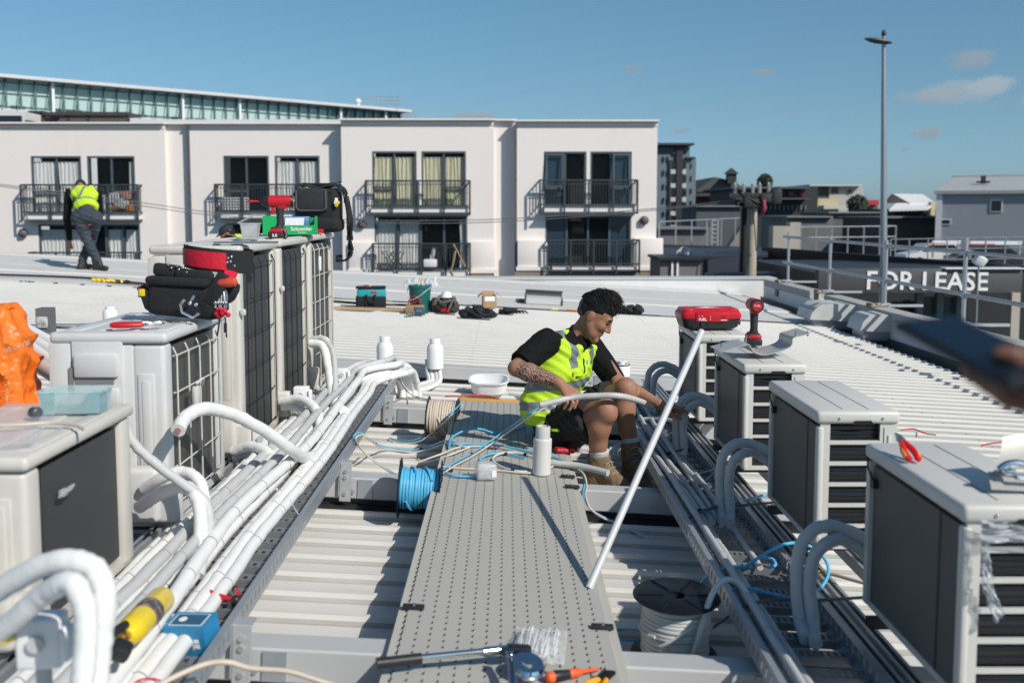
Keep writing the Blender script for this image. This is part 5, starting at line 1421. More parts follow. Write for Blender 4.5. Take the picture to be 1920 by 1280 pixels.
    for s in (-1, 1):
        b.add([ctr + fr_ * .062 + side * s * .004 + nn * .0, ctr + side * s * .060 + fr_ * .02 + nn * .018, ctr + side * s * .072 + fr_ * .03 - nn * .018, ctr + fr_ * .098 + side * s * .04 - nn * .055], [(0, 1, 2, 3)])
        b.add([q + fr_ * .004 + nn * .003 for q in b.v[-4:]], [(3, 2, 1, 0)])
    b.build('collar', SHIRTK, t, world=True)
    # vest
    A = Body()
    A.cone(hipR + Vector((-.045, .03, .03)), hipL + Vector((-.05, 0, .03)), .125, None, .05); A.cone(waist + rt * .085, waist - rt * .085, .125, None, .06); A.cone(chest + rt * .085, chest - rt * .085, .138, None, .06)
    A.cone(upc + rt * .10, upc - rt * .10, .096, None, .05); A.cone(upc - rt * .10, chest - rt * .14, .092, .11, .05); A.cone(waist, chest, .138, .142, .05); A.cone(waist + Vector((-.02, .0, -.05)), pel + Vector((-.075, .03, .03)), .14, .14, .05)
    A.noise = lambda X, Y, Z: .005 * np.sin(X * 34 + Z * 30 + 1) * np.sin(Y * 38 - Z * 22) + .0025 * np.sin(Z * 110 + X * 70 + Y * 50)
    A.cut.append(half(neck0 + nn * .012 + fw * .0, nn + fw * .25))
    A.cut.append(half(at(1010, 797, 5.5), (-.10, -.1, -1)))
    A.cut.append(half(waist + fw * .085 - Vector((0, 0, .08)), (fw.x * .75, fw.y * .75, -.66)))
    # arm holes and V opening
    def caps(a, b_, r1, r2):
        ba = b_ - a; L2 = ba.length_squared
        def fn(X, Y, Z):
            tt = np.clip(((X - a.x) * ba.x + (Y - a.y) * ba.y + (Z - a.z) * ba.z) / L2, 0, 1)
            return (r1 + (r2 - r1) * tt) - np.sqrt((X - a.x - ba.x * tt) ** 2 + (Y - a.y - ba.y * tt) ** 2 + (Z - a.z - ba.z * tt) ** 2)
        return fn
    A.cut.append(caps(shR + rt * .02, elR + rt * .04, .088, .085)); A.cut.append(caps(shL.lerp(elL, .35) - rt * .05, elL - rt * .05, .06, .075))
    A.cut.append(caps(chest + fw * .155 - Vector((0, 0, .03)), neck1 + fw * .05, .018, .072))
    CH = np.array(chest); RT = np.array(rt); FW = np.array(fw)
    zb = [at(1000, 722, 5.5).z, at(1000, 757, 5.5).z]; zs = at(1062, 690, 5.45).z
    def mv(C):
        q = C - CH; la = q @ RT; fo = q @ FW; m = np.zeros(len(C))
        m[(np.abs(np.abs(la) - .100) < .026) & (C[:, 2] > zs) & (fo > -.03)] = 1
        m[(np.abs(C[:, 2] - zb[0] - .15 * fo * .4) < .024) | (np.abs(C[:, 2] - zb[1] - .15 * fo * .4) < .025)] = 1
        m[(fo > .10) & (np.abs(la) < .004) & (C[:, 2] < zs)] = 1
        return m
    v = A.mesh('vest', [LIME, REFL], t, .006, mv)
    b = MB(); q = chest + fw * .148 + rt * .055 - Vector((0, 0, .02)); b.box(q, (.02, .075, .004), 0, (0, 0, math.atan2(fw.y, fw.x))); b.build('pocket_flap', LIME, v, world=True)
    b = MB(); q = at(1101, 679, 5.36)
    b.box(q, (.002, .018, .024), 0, (0, 0, math.atan2(fw.y, fw.x))); b.build('shirt_logo', mat('teal_print', (.06, .5, .5), .5), t, world=True)
    # shorts
    A = Body()
    A.cone(hipR, hipL, .132, None, .04); A.cone(pel, waist, .125, .118, .05)
    A.chain([hipR, hipR.lerp(knR, .55), knR], [.125, .112, .102], .035); A.chain([hipL, hipL.lerp(knL, .55), knL], [.122, .108, .096], .035)
    pr, pl = hipR.lerp(knR, .74), hipL.lerp(knL, .76)
    dR, dL = (knR - hipR).normalized(), (knL - hipL).normalized()
    A.cut = [lambda X, Y, Z: np.where((X - knR.x) ** 2 + (Y - knR.y) ** 2 + (Z - knR.z) ** 2 < (X - knL.x) ** 2 + (Y - knL.y) ** 2 + (Z - knL.z) ** 2, half(pr, dR + Vector((0, 0, -.25)))(X, Y, Z), half(pl, dL)(X, Y, Z))]
    A.noise = lambda X, Y, Z: .006 * np.sin(X * 42 - Z * 55) * np.sin(Y * 46 + Z * 34) + .003 * np.sin(X * 120 + Z * 130)
    sh = A.mesh('shorts', SHORTK, t, .006)
    b = MB(); b.rbox(at(1041, 806, 5.30), (.045, .012, .016), .005, 0, (0, .05, -.3)); b.build('pocket_tag', LIME, sh, world=True)
    b = MB(); 
    for k in range(4): b.cyl(at(1038 + k * 5, 820, 5.33), at(1040 + k * 5, 852, 5.32), .0025, 5)
    b.build('pocket_seam', SHORTK, sh, world=True)
    # boots and socks
    for (an, kn, toe, nm, dk) in ((anR, knR, at(1184, 905, 5.12), 'boot', BOOT), (anL, knL, at(1206, 892, 5.28), 'boot', BOOT)):
        zr = -.2 - SL * an.x + .004; A = Body(); tz = Vector((toe.x, toe.y, zr + .045)); d = Vector((toe.x - an.x, toe.y - an.y, 0)).normalized(); heel = Vector((an.x, an.y, zr + .05)) - d * .045
        sd = Vector((-d.y, d.x, 0)); toe2 = heel + d * .265; toe2.z = zr + .046
        ball_ = heel.lerp(toe2, .68)
        A.cone(heel, ball_, .045, .046, .02); A.cone(ball_ + sd * .012, toe2 - d * .02, .046, .040, .02); A.cone(ball_ - sd * .012, toe2 - d * .02, .044, .040, .02)
        top = an + (kn - an).normalized() * .05; A.cone(heel + d * .03 + Vector((0, 0, .02)), top, .052, .060, .03); A.cone(ball_ + Vector((0, 0, .02)), an + d * .03, .042, .05, .03)
        A.cut = [half((an.x, an.y, zr), (0, 0, -1)), half(top + (kn - an).normalized() * .02, (kn - an).normalized() - d * .2)]
        A.noise = lambda X, Y, Z: .002 * np.sin(X * 120 + Z * 90) * np.sin(Y * 110)
        bo = A.mesh(nm, [dk, mat('dark_sole', (.05, .042, .035), .8)], t, .006, lambda C, zr=zr: (C[:, 2] < zr + .028).astype(float))
        b = MB()
        for k in range(5):
            c = (ball_ + Vector((0, 0, .058))).lerp(an + d * .062 + Vector((0, 0, .06)), k / 4); b.tube(spline([c - sd * .034 - Vector((0, 0, .012)), c + d * .008, c + sd * .034 - Vector((0, 0, .012))], 4), .0032, 5)
        b.tube(spline([an + d * .07 + Vector((0, 0, .05)), an + d * .10 + Vector((0, 0, .02)), an + d * .11 - Vector((0, 0, .04))], 4), .003, 5)
        b.build('laces', mat('pale_lace', (.34, .28, .2), .8), bo, world=True)
        A = Body(); k1 = (kn - an).normalized(); A.cone(an + k1 * .03, an + k1 * .105, .053, .050, .01); A.cut = [half(an + k1 * .10, k1)]
        A.mesh('sock', SOCK, t, .006)
    return t


worker()
# ================================================================== things on and beside the walkway
from mathutils import noise as mnoise


def onz(u, v, z):
    d = cam_dir(u, v); return Vector((0, 0, EYE)) + d * ((z - EYE) / d.z)


def tread(b, p0, p1, r, n=10, pitch=.006, amp=.12, mi=0):
    """ribbed conduit along a list of points"""
    P = spline(p0, p1) if isinstance(p0, list) else [Vector(p0), Vector(p1)]
    out = [P[0]]; rs = []
    for a, c in zip(P[:-1], P[1:]):
        m = max(1, int((c - a).length / pitch)); out += [a.lerp(c, k / m) for k in range(1, m + 1)]
    rs = [r * (1 + (amp if i % 2 else 0)) for i in range(len(out))]
    b.tube(out, rs, n, mi); return b


def drum(name, lab, c, rot, rf, rc, w, cable, turns, grp='cable drums'):
    """cable drum, axis along local z, centre at c"""
    t = thing('cable_drum', lab, 'cable drum', c, rot, grp)
    for s in (-1, 1):
        b = MB(); z = s * w / 2
        b.lathe([(.028, z - .002), (rf * .97, z - .002), (rf, z), (rf * .97, z + .003), (.028, z + .003), (.028, z - .002)], 40, 0, (0, 0, 0), None, False)
        for k in range(6): a = k * math.pi / 3; b.box((math.cos(a) * rf * .6, math.sin(a) * rf * .6, z + .004 * s), (rf * .62, .006, .004), 0, (0, 0, a))
        b.build('flange', mat('glossy_black_flange', (.010, .011, .014), .3, 0, (7, .3), None, .25), t)
    b = MB(); b.lathe([(.03, -w / 2), (.03, w / 2)], 16, 0, (0, 0, 0), None, False); b.lathe([(rc * .9, -w / 2 + .004), (rc * .9, w / 2 - .004)], 24, 0, (0, 0, 0), None, False); b.build('core', BLACK, t)
    b = MB(); pts = []; rr = (w - .01) / (2 * turns)
    for i in range(turns):
        z = -w / 2 + .005 + rr * (2 * i + 1); rj = rc + random.uniform(-.004, .003)
        b.lathe([(rj - rr * 1.3, z - rr), (rj - rr * .2, z - rr * .85), (rj, z - rr * .3), (rj, z + rr * .3), (rj - rr * .2, z + rr * .85), (rj - rr * 1.3, z + rr)], 32, 0, (0, 0, 0), (random.uniform(-.02, .02), random.uniform(-.02, .02), 0), False)
    for i in range(4):
        a0 = random.random() * 6; L_ = random.uniform(.8, 1.8); z0 = random.uniform(-w * .4, w * .1); dz = random.uniform(.1, .35) * w
        b.tube([(math.cos(a0 + L_ * q / 8) * (rc + .003), math.sin(a0 + L_ * q / 8) * (rc + .003), z0 + dz * q / 8) for q in range(9)], rr * .9, 6)
    b.build('cable_winding', cable, t)
    return t


c = T(-.405, 4.56, -.2); c.z += .03 + .142
drum('b', 'black-flanged drum wound with bright blue cable left of the walkway', c, (R(2), R(90) + math.atan(SL), R(3)), .142, .095, .19, BLUE, 13)
c = at(830, 784, 6.12)
drum('b', 'black-flanged drum wound with beige cable near the far end of the walkway', c, (0, R(90) + math.atan(SL), R(-4)), .135, .115, .185, BEIGE, 12)
c = T(.565, 3.23, -.17); c.z += .104
drum('b', 'upright black-topped drum wound with white cable beside the right tray', c, (R(3), R(1), 0), .146, .114, .205, CABW, 14)

# pole
b = MB(); b.tube([T(.285, 3.36, -.006), Vector((.805, 4.08, .792))], .0135, 14); tag(b.build('conduit_pole', mat('light_grey_conduit', (.58, .59, .60), .35, 0, (4, .2))), 'long straight pale grey conduit length standing slanted in a slot of the walkway', 'conduit')

# worker's conduit with its cable tails
b = MB(); tread(b, [at(1012, 759, 5.10), at(1045, 751, 5.12), at(1075, 745, 5.15), at(1115, 742, 5.13), at(1160, 742, 5.12), at(1200, 752, 5.22), at(1222, 764, 5.32)], 8, .0155, 10, .007)
CG = mat('grey_corrugated_conduit', (.52, .52, .50), .5, 0, (10, .25))
tag(b.build('corrugated_conduit', CG, ang=60), 'curved grey corrugated conduit held in the seated man\'s hands', 'conduit')
b = MB(); tread(b, [deck(1032, 867, .02), deck(1085, 873, .022), deck(1140, 886, .022)], 6, .0155, 10, .007)
tag(b.build('corrugated_conduit', CG, ang=60), 'short cut of grey corrugated conduit lying beside the white bottle', 'conduit')
random.seed(21)


def cable(lab, pts, r, m, grp='loose cables around the walkway', ties=(), flat=None):
    P = [deck(*p) if len(p) == 3 else at(p[0], p[1], p[3]) for p in pts]; P = spline(P, 8)
    b = MB(); b.tube(P, r, 7)
    for k in ties: i = int(k * (len(P) - 2)); b.tube([P[i], P[i] + (P[i + 1] - P[i]).normalized() * .018], r * 1.5, 8, 1)
    return tag(b.build('cable', [m, BLACK], ang=80), lab, 'cable', grp)


def pair(name, pts, ties=(), r=.0048, m1=None, m2=None):
    cable('blue half of the ' + name, pts, r, m1 or BLUE, 'loose cables around the walkway', ties)
    q = [(p[0] + 4, p[1] + 4, *p[2:]) for p in pts]
    cable('beige half of the ' + name, q, r, m2 or BEIGE, 'loose cables around the walkway', ())


pair('cable tail running from the hand-held conduit down to the blue drum', [(1022, 757, 0, 5.10), (985, 780, 0, 5.12), (940, 812, .06), (890, 846, .015), (850, 868, .015), (815, 890, .0), (790, 902, -.03)], (.55,))
pair('cable loop rising from the blue drum over the left tray rail', [(772, 902, -.05), (735, 885, -.10), (700, 862, -.07), (674, 838, .0), (663, 818, .075), (676, 811, .08), (692, 822, .03), (715, 835, -.12), (765, 843, -.15), (800, 838, -.12), (838, 826, .01), (872, 836, .008)], (.3, .62, .8))
pair('cable coming off the beige drum across the roof', [(864, 756, .08), (848, 772, .06), (815, 800, -.06), (785, 822, -.14), (755, 826, -.17), (730, 821, -.18)], (.5,))
pair('cable dropping from the pipe bundle end to the beige drum', [(742, 700, .06), (756, 722, -.03), (772, 740, -.12), (800, 748, -.10), (840, 751, -.02), (862, 753, .06)], (.1, .5))
cable('blue cable arching over the shadow on the walkway', [(842, 838, .008), (846, 822, .02), (868, 808, .03), (900, 804, .03), (935, 812, .008), (985, 800, .008)], .006, BLUE)
cable('thick blue cable crossing the walkway behind the white bottle', [(842, 833, .008), (880, 832, .008), (940, 836, .008), (990, 846, .008), (1040, 858, .012), (1085, 876, .012)], .0065, BLUE)
cable('small blue curl on the walkway left of the white bottle', [(903, 872, .008), (900, 862, .008), (916, 852, .012), (945, 850, .008), (985, 858, .008)], .006, BLUE, ties=(.8,))
cable('grey cable loop on the walkway left of the white bottle', [(1000, 884, .008), (965, 882, .008), (935, 872, .008), (924, 860, .008), (938, 850, .014), (965, 848, .008), (1000, 856, .008), (1015, 866, .008)], .0055, CABW, ties=(.15, .8))
cable('straight beige cable passing behind the clear plastic box', [(822, 874, .006), (870, 878, .006), (930, 881, .006), (980, 886, .006), (1012, 884, .006), (1048, 868, .006)], .0055, BEIGE)
cable('beige cable lying from the drum across the walkway edge', [(785, 866, -.03), (830, 850, .008), (865, 838, .006), (930, 838, .006), (990, 852, .006)], .0055, BEIGE)
cable('blue cable end running from the blue drum to the clear plastic box', [(826, 882, .008), (848, 891, .008), (880, 893, .008), (905, 893, .008)], .006, BLUE)
pair('cable dangling off the right edge of the walkway towards the tray', [(1070, 868, .01), (1090, 884, .0), (1096, 905, -.03), (1094, 925, -.03), (1104, 950, -.06), (1130, 968, -.14), (1165, 982, -.18), (1212, 1005, -.18)], (.3,))
cable('red cable lying along the roof near the white tub', [(835, 742, -.16), (870, 742, -.16), (905, 741, -.16), (935, 748, -.16), (945, 752, -.14)], .006, RED)
cable('thin white cord end below the wire tail', [(780, 860, -.12), (800, 866, -.06), (845, 852, .01), (880, 838, .01)], .0045, CABW)
cable('white conduit bend leaving the far end of the right tray by the worker', [(1196, 786, .04), (1235, 784, .07), (1268, 792, .08), (1280, 812, .05), (1276, 832, .03)], .011, INSUL_G)
# blue and white cables at the right tray and the white drum
cable('blue cable arching out of the right tray beside the white drum', [(1306, 1108, -.10), (1320, 1086, -.02), (1350, 1068, .04), (1385, 1062, .05), (1410, 1062, .05)], .006, BLUE)
cable('big blue ring of cable above the right tray', [(1395, 1064, .05), (1430, 1040, .12), (1470, 1020, .15), (1510, 1020, .14), (1545, 1045, .10), (1553, 1075, .06), (1535, 1105, .03), (1500, 1122, .03), (1450, 1114, .03), (1400, 1102, .04), (1355, 1108, .03)], .006, BLUE)
cable('short blue hook of cable lying in the right tray', [(1395, 1064, .05), (1420, 1046, .07), (1445, 1046, .07), (1454, 1058, .06), (1440, 1064, .05)], .006, BLUE)
cable('blue cable crossing the right tray to the bare-lidded unit', [(1294, 940, .05), (1300, 955, .04), (1330, 955, .05), (1370, 944, .05), (1410, 934, .05), (1446, 924, .05)], .006, BLUE, ties=(.3,))
cable('thick white cable arching from the white drum over the tray rail', [(1290, 1250, -.16), (1305, 1212, -.08), (1322, 1150, .02), (1340, 1105, .08), (1362, 1086, .10), (1388, 1096, .08), (1410, 1130, .04), (1424, 1160, .02)], .010, CABW)
cable('grey flex trailing across the right tray to the nearest unit', [(1230, 1240, -.18), (1330, 1180, -.15), (1390, 1140, .02), (1450, 1124, .05), (1540, 1124, .06), (1640, 1118, .05)], .0055, mat('dark_grey_flex', (.14, .135, .13), .6), ties=())
cable('grey flex crossing to the bare-lidded unit', [(1282, 975, .04), (1340, 950, .06), (1400, 946, .06), (1448, 942, .06)], .0055, mat('dark_grey_flex', (.14, .135, .13), .6))
cable('brown cable tail lying behind the nearest right unit', [(1514, 1068, .05), (1560, 1076, .05), (1625, 1094, .05), (1660, 1100, .05)], .006, mat('brown_flex', (.30, .22, .17), .6))
cable('two-tone blue cable end beside the white drum, lower left', [(1150, 1199, -.17), (1180, 1199, -.17), (1215, 1200, -.17)], .005, BLUE)
cable('blue cable end beside the white drum, upper left', [(1152, 1180, -.17), (1180, 1180, -.17), (1215, 1182, -.17)], .005, BLUE)
cable('red wire lying on the roof right of the bare-lidded unit', [(1690, 806, -.16), (1712, 804, -.15), (1735, 812, -.16), (1755, 815, -.16)], .005, RED)
cable('red wire arching on the roof behind the nearest right unit', [(1840, 835, -.16), (1865, 830, -.15), (1900, 829, -.15), (1930, 834, -.16)], .005, RED)
cable('dark blue cable bundle on the pipe run near the worker', [(1170, 862, .0), (1215, 855, .04), (1250, 850, .05), (1290, 842, .05)], .009, mat('dark_blue_flex', (.03, .05, .065), .5))
# white wire ties sticking up
for i, (u, v, du, dv) in enumerate(((1318, 905, 36, -42), (1300, 890, 60, -20), (1340, 945, 20, -30), (1250, 770, 8, -40), (1262, 772, 22, -34), (1240, 768, -6, -44), (572, 980, -28, -45), (545, 905, -40, -10))):
    p = onz(u, v, .06); y = p.y; b = MB(); b.tube(spline([p, at(u + du * .6, v + dv * .5, y), at(u + du, v + dv, y - .02)], 4), .0016, 4)
    tag(b.build('tie_wire', mat('white_tie_wire', (.6, .62, .63), .4)), 'thin white tie end sticking up out of a pipe bundle', 'cable tie', 'thin tie ends sticking up')

# bottle, box, tub
t = thing('white_bottle', 'tall greyish white bottle with stepped cap standing on the walkway', 'bottle', deck(1015, 889, .0), (0, R(2), 0))
b = MB(); b.lathe([(.001, 0), (.040, 0), (.0455, .006), (.0455, .172), (.0455, .178), (.043, .182), (.001, .182)], 32); b.build('bottle_body', mat('off_white_plastic', (.66, .65, .635), .45, 0, (9, .25, (.54, .53, .51))), t)
b = MB(); b.lathe([(.036, .180), (.036, .238), (.034, .242), (.028, .243), (.027, .236), (.001, .236)], 28); b.build('cap', mat('grey_white_cap', (.56, .56, .55), .5, 0, (12, .2)), t)
t = thing('plastic_container', 'small clear plastic box with a white label on the walkway', 'container', deck(912, 900, .0), (0, 0, R(12)))
b = MB(); b.rbox((0, .02, .042), (.098, .08, .08), .014, 0, (0, .05, 0), 3); b.build('box_shell', mat('cloudy_clear_plastic', (.75, .75, .77), .15, 0, (14, .5), (30, .4), .6, alpha=.55), t)
b = MB(); b.box((.034, -.022, .035), (.022, .002, .032)); b.build('paper_label', TEXTW, t); b = MB()
for k in range(5): b.rbox((-.03 + k * .014, .02 + .01 * (k % 2), .03), (.012, .04, .03), .004, 0, (k, k * .7, 0))
b.build('fittings_inside', mat('grey_fittings', (.4, .38, .38), .5), t)
t = thing('white_tub', 'shallow white plastic tub tipped towards the viewer at the end of the walkway', 'tub', deck(915, 744, -.17), (R(9), 0, R(-4)))
def rrect(hw, hd, r, n=6):
    return [(sx * (hw - r) + r * math.cos(a), sy * (hd - r) + r * math.sin(a)) for sx, sy, a0 in ((1, 1, 0), (-1, 1, 90), (-1, -1, 180), (1, -1, 270)) for a in [R(a0 + 90 * k / n) for k in range(n + 1)]]
b = MB(); rings = [(.115, .085, 0), (.135, .10, .012), (.15, .115, .105), (.157, .122, .107), (.157, .122, .098), (.160, .124, .100), (.160, .124, .112), (.146, .111, .110), (.13, .096, .016), (.11, .08, .008)]
vs = []; n = None
for (hw, hd, z) in rings: q = rrect(hw, hd, .085); n = len(q); vs += [(x, y + .12, z) for x, y in q]
b.add(vs, [(i * n + k, i * n + (k + 1) % n, (i + 1) * n + (k + 1) % n, (i + 1) * n + k) for i in range(len(rings) - 1) for k in range(n)] + [tuple(range(n - 1, -1, -1)), tuple(range((len(rings) - 1) * n, len(rings) * n))])
b.build('tub_shell', PVC, t)
b = MB(); b.cyl(deck(955, 738, -.16), deck(990, 744, -.16), .014, 10); tag(b.build('pipe_offcut', INSUL_G), 'short pipe offcut lying right of the white tub', 'pipe offcut')
t = thing('red_pouch', 'small red pouch lying on the walkway edge behind the white bottle', 'pouch', deck(1058, 848, .0))
b = MB(); b.rbox((0, 0, .014), (.11, .06, .028), .012, 0, (0, .1, .25), 3); b.rbox((.05, -.01, .02), (.04, .03, .02), .008, 0, (.3, .3, 0)); b.build('pouch', mat('crinkled_red', (.5, .02, .03), .3, 0, (30, .6), (70, .6)), t)
t = thing('plastic_bag', 'crumpled clear plastic bag lying on the roof between the man\'s boots', 'bag', deck(1160, 862, -.19))
b = MB(); b.grid(lambda a, c: Vector(((a - .5) * .16, (c - .5) * .2, .10 * math.sin(math.pi * a) * math.sin(math.pi * c) + .02 * mnoise.noise(Vector((a * 6, c * 6, 2))))), 14, 14); b.build('film', mat('clear_film', (.8, .84, .88), .12, 0, None, (25, .6), .7, alpha=.42), t)

# tube bender on the walkway
t = thing('tube_bender', 'chromed tube bender with long black grip lying across the walkway', 'tube bender', deck(962, 1250, 0))
CHR_B = mat('blued_chrome', (.32, .37, .43), .18, 1.0)
b = MB(); b.tube([deck(706, 1243, .04), deck(790, 1233, .042)], [.0155, .0145], 12); b.build('grip', BLACK, t, world=True)
b = MB(); b.cyl(deck(786, 1233, .042), deck(935, 1218, .05), .0105, 12); b.cyl(deck(905, 1221, .05), deck(955, 1216, .05), .013, 12); b.build('long_handle', CHROME, t, world=True)
c = deck(987, 1246, .035)
b = MB(); b.lathe([(.001, 0), (.044, 0), (.050, .008), (.042, .014), (.050, .020), (.044, .028), (.020, .028), (.018, .034), (.001, .034)], 28, 0, c - Vector((0, 0, .016)), (R(12), R(8), 0)); b.build('forming_wheel', CHROME, t, world=True)
b = MB(); b.rbox(deck(972, 1216, .05), (.075, .035, .024), .009, 0, (0, .1, .1)); b.rbox(deck(950, 1220, .05), (.04, .03, .02), .008, 0, (0, .1, .3)); b.build('former_block', mat('black_steel_block', (.03, .035, .045), .3, .4), t, world=True)
b = MB(); b.tube([deck(955, 1222, .07), deck(960, 1250, .055), deck(963, 1330, .03)], .0115, 12); b.ball(deck(957, 1228, .075), .011, 8); b.build('second_handle', CHR_B, t, world=True)
# bag of ties
t = thing('bag_of_cable_ties', 'clear bag of white cable ties lying on the walkway above the tube bender', 'bag of ties', deck(1010, 1215, 0), (0, math.atan(SL), R(-6)))
b = MB(); random.seed(2)
for i in range(46):
    x = random.uniform(-.055, .055); y = random.uniform(-.02, .015); z = .008 + random.uniform(0, .022); b.tube(spline([(x, -.065 + y, z), (x + random.uniform(-.008, .008), .02 + y, z + .005), (x + random.uniform(-.012, .012), .085 + y, z)], 3), .0022, 4); b.box((x, -.066 + y, z), (.006, .007, .005))
b.build('cable_ties', PVC, t)
b = MB(); b.grid(lambda a, c: Vector(((a - .5) * .16, (c - .5) * .23 + .015, .004 + .040 * (math.sin(math.pi * a) * math.sin(math.pi * min(1, c * 1.25))) ** .5 + .006 * mnoise.noise(Vector((a * 7, c * 7, 5))))), 18, 20); b.build('bag_film', mat('bag_film', (.86, .88, .9), .16, 0, None, (30, .7), .6, alpha=.30), t)
# screwdriver and pliers at the bottom
t = thing('screwdriver', 'orange and black insulated screwdriver lying at the near end of the walkway', 'screwdriver', deck(1060, 1265, 0))
a, c = deck(1024, 1270, .016), deck(1128, 1252, .010); d = (c - a)
b = MB(); P = [a + d * k for k in (0, .03, .09, .14)]; b.tube(P, [.008, .0145, .0165, .0145], 14); P = [a + d * k for k in (.40, .44, .52, .60, .63)]; b.tube(P, [.0125, .0135, .0125, .0115, .007], 14); P = [a + d * k for k in (.62, .90, .96)]; b.tube(P, [.0062, .0052, .003], 10); b.each('orange_grip', mat('fluorescent_orange', (.88, .13, .03), .4, 0, (12, .2)), t, world=True)
b = MB(); P = [a + d * k for k in (.12, .17, .26, .34, .41)]; b.tube(P, [.0150, .0168, .0150, .0135, .0125], 14); P = [a + d * k for k in (.95, 1.0)]; b.tube(P, [.0034, .0028], 8); b.each('black_grip', BLACK, t, world=True)
t = thing('pliers', 'black-jawed pliers with orange-yellow handles beside the screwdriver', 'pliers', deck(1130, 1275, 0))
b = MB(); b.tube(spline([deck(1082, 1296, .012), deck(1105, 1280, .014), deck(1126, 1272, .014)], 5), [.009, .0125, .013, .012, .0115, .011, .010, .0095, .009, .008, .008], 10); b.tube(spline([deck(1110, 1310, .012), deck(1128, 1290, .014), deck(1136, 1274, .014)], 5), [.009, .0125, .013, .012, .0115, .011, .010, .0095, .009, .008, .008], 10); b.build('handles', mat('amber_handles', (.85, .38, .03), .4), t, world=True)
b = MB(); b.tube([deck(1124, 1273, .016), deck(1134, 1266, .016), deck(1152, 1260, .014)], [.012, .017, .006], 8); b.build('jaws', mat('black_jaws', (.02, .02, .021), .4, .5), t, world=True)

# things lying in the left tray
t = thing('gas_bottle', 'yellow gas bottle with black label lying against the left rail, torch valve towards the viewer', 'gas bottle', onz(270, 1160, .03))
a, c = at(302, 1124, 2.72), at(244, 1184, 2.44); d = (a - c)
b = MB(); P = [a + d * .10, a + d * .07, a, c + d * .35, c + d * .34, c + d * .10, c + d * .0, c - d * .06, c - d * .10]
b.tube(P, [.006, .030, .0375, .0375, .0375, .0375, .034, .026, .014], 22); b.build('bottle_body', mat('yellow_gas_paint', (.85, .62, .02), .3, 0, (9, .2), None, .5, coat=.3), t, world=True)
b = MB(); b.tube([c + d * .36, c + d * .62], .0383, 22); b.build('label', mat('dark_printed_label', (.05, .045, .06), .4, 0, (45, 1, (.42, .30, .25))), t, world=True)
b = MB(); b.tube([c - d * .08, c - d * .20], .013, 12); b.tube(spline([c - d * .2, c - d * .3 + Vector((-.02, 0, .01)), c - d * .45 + Vector((-.03, 0, .0))], 4), .008, 8); b.build('brass_valve', mat('brass', (.65, .42, .16), .3, .9), t, world=True)
b = MB(); b.tube(spline([c - d * .02 + Vector((0, -.02, .03)), c - d * .2 + Vector((-.015, -.02, .025)), c - d * .42 + Vector((-.03, -.01, .01))], 4), [.011, .012, .012, .011, .011, .010, .010, .009, .008], 8); b.rbox(c - d * .34 + Vector((.01, -.01, -.01)), (.05, .05, .04), .012, 0, (.3, .5, .2)); b.build('torch_grip', BLACK, t, world=True)
t = thing('blue_carton', 'bright blue open carton with white print lying in the left tray', 'carton', onz(365, 1228, .03), (0, R(-4), R(-12)))
CB = mat('blue_printed_card', (.02, .22, .44), .4, 0, (6, .3, (.015, .16, .34)))
b = MB(); b.box((0, 0, .055), (.125, .085, .105), 0, (.15, 0, 0)); b.build('carton_body', CB, t)
M_ = Euler((.15, 0, 0)).to_matrix().to_4x4()
b = MB(); b.M = Matrix.Translation((0, 0, .055)) @ M_
for (x, z, w, h) in ((-.005, .008, .012, .008), (.012, .010, .018, .010), (-.022, .006, .014, .006), (.036, .012, .014, .012), (.036, -.004, .016, .012), (.024, .0, .002, .032)): b.box((x, -.0435, z), (w, .001, h))
b.box((0, .0, .0532), (.10, .06, .0008)); b.build('white_print', [TEXTW], t)
b = MB(); b.M = Matrix.Translation((0, 0, .055)) @ M_; b.box((0, 0, .0538), (.094, .054, .0008)); b.lathe([(.001, .0546), (.012, .0546), (.012, .0552), (.001, .0552)], 16, 1, (-.02, 0, 0)); b.build('lid_print', [mat('navy_print', (.02, .10, .20), .5), TEXTW], t)
b = MB(); b.box((-.095, .02, .06), (.075, .085, .003), 0, (0, .5, .2)); b.box((-.085, -.035, .02), (.07, .06, .003), 0, (.2, -.25, -.3)); b.box((-.075, .065, .05), (.06, .003, .09), 0, (.2, .2, .4)); b.build('open_flaps', mat('white_card', (.68, .68, .72), .6), t)
t = thing('red_pliers', 'red-handled cutters lying on the rungs of the left tray near the bracket', 'pliers', onz(432, 1122, -.0))
P = lambda u, v, h=.045: deck(u - 12, v - 4, h)
b = MB(); b.tube(spline([P(398, 1109), P(415, 1118), P(435, 1124), P(448, 1126)], 4), .0085, 8); b.tube(spline([P(455, 1110), P(458, 1118), P(452, 1126)], 4), .0085, 8); b.build('handles', RED, t, world=True)
b = MB(); b.ball(P(454, 1128), .016, 8); b.tube([P(452, 1126), P(448, 1140, .02)], [.010, .004], 8); b.ball(P(452, 1107), .010, 6); b.each('jaw', BLACK, t, world=True)
cable('beige cable looping over the tray rail at the bottom of the picture', [(285, 1290, .10), (340, 1262, .12), (390, 1243, .13), (430, 1241, .13), (470, 1252, .10), (540, 1258, .04), (600, 1276, -.02), (680, 1300, -.1)], .0072, BEIGE)
cable('thin red wire loop at the bottom left', [(240, 1290, .05), (262, 1274, .07), (290, 1272, .07), (318, 1284, .06)], .0025, RED)
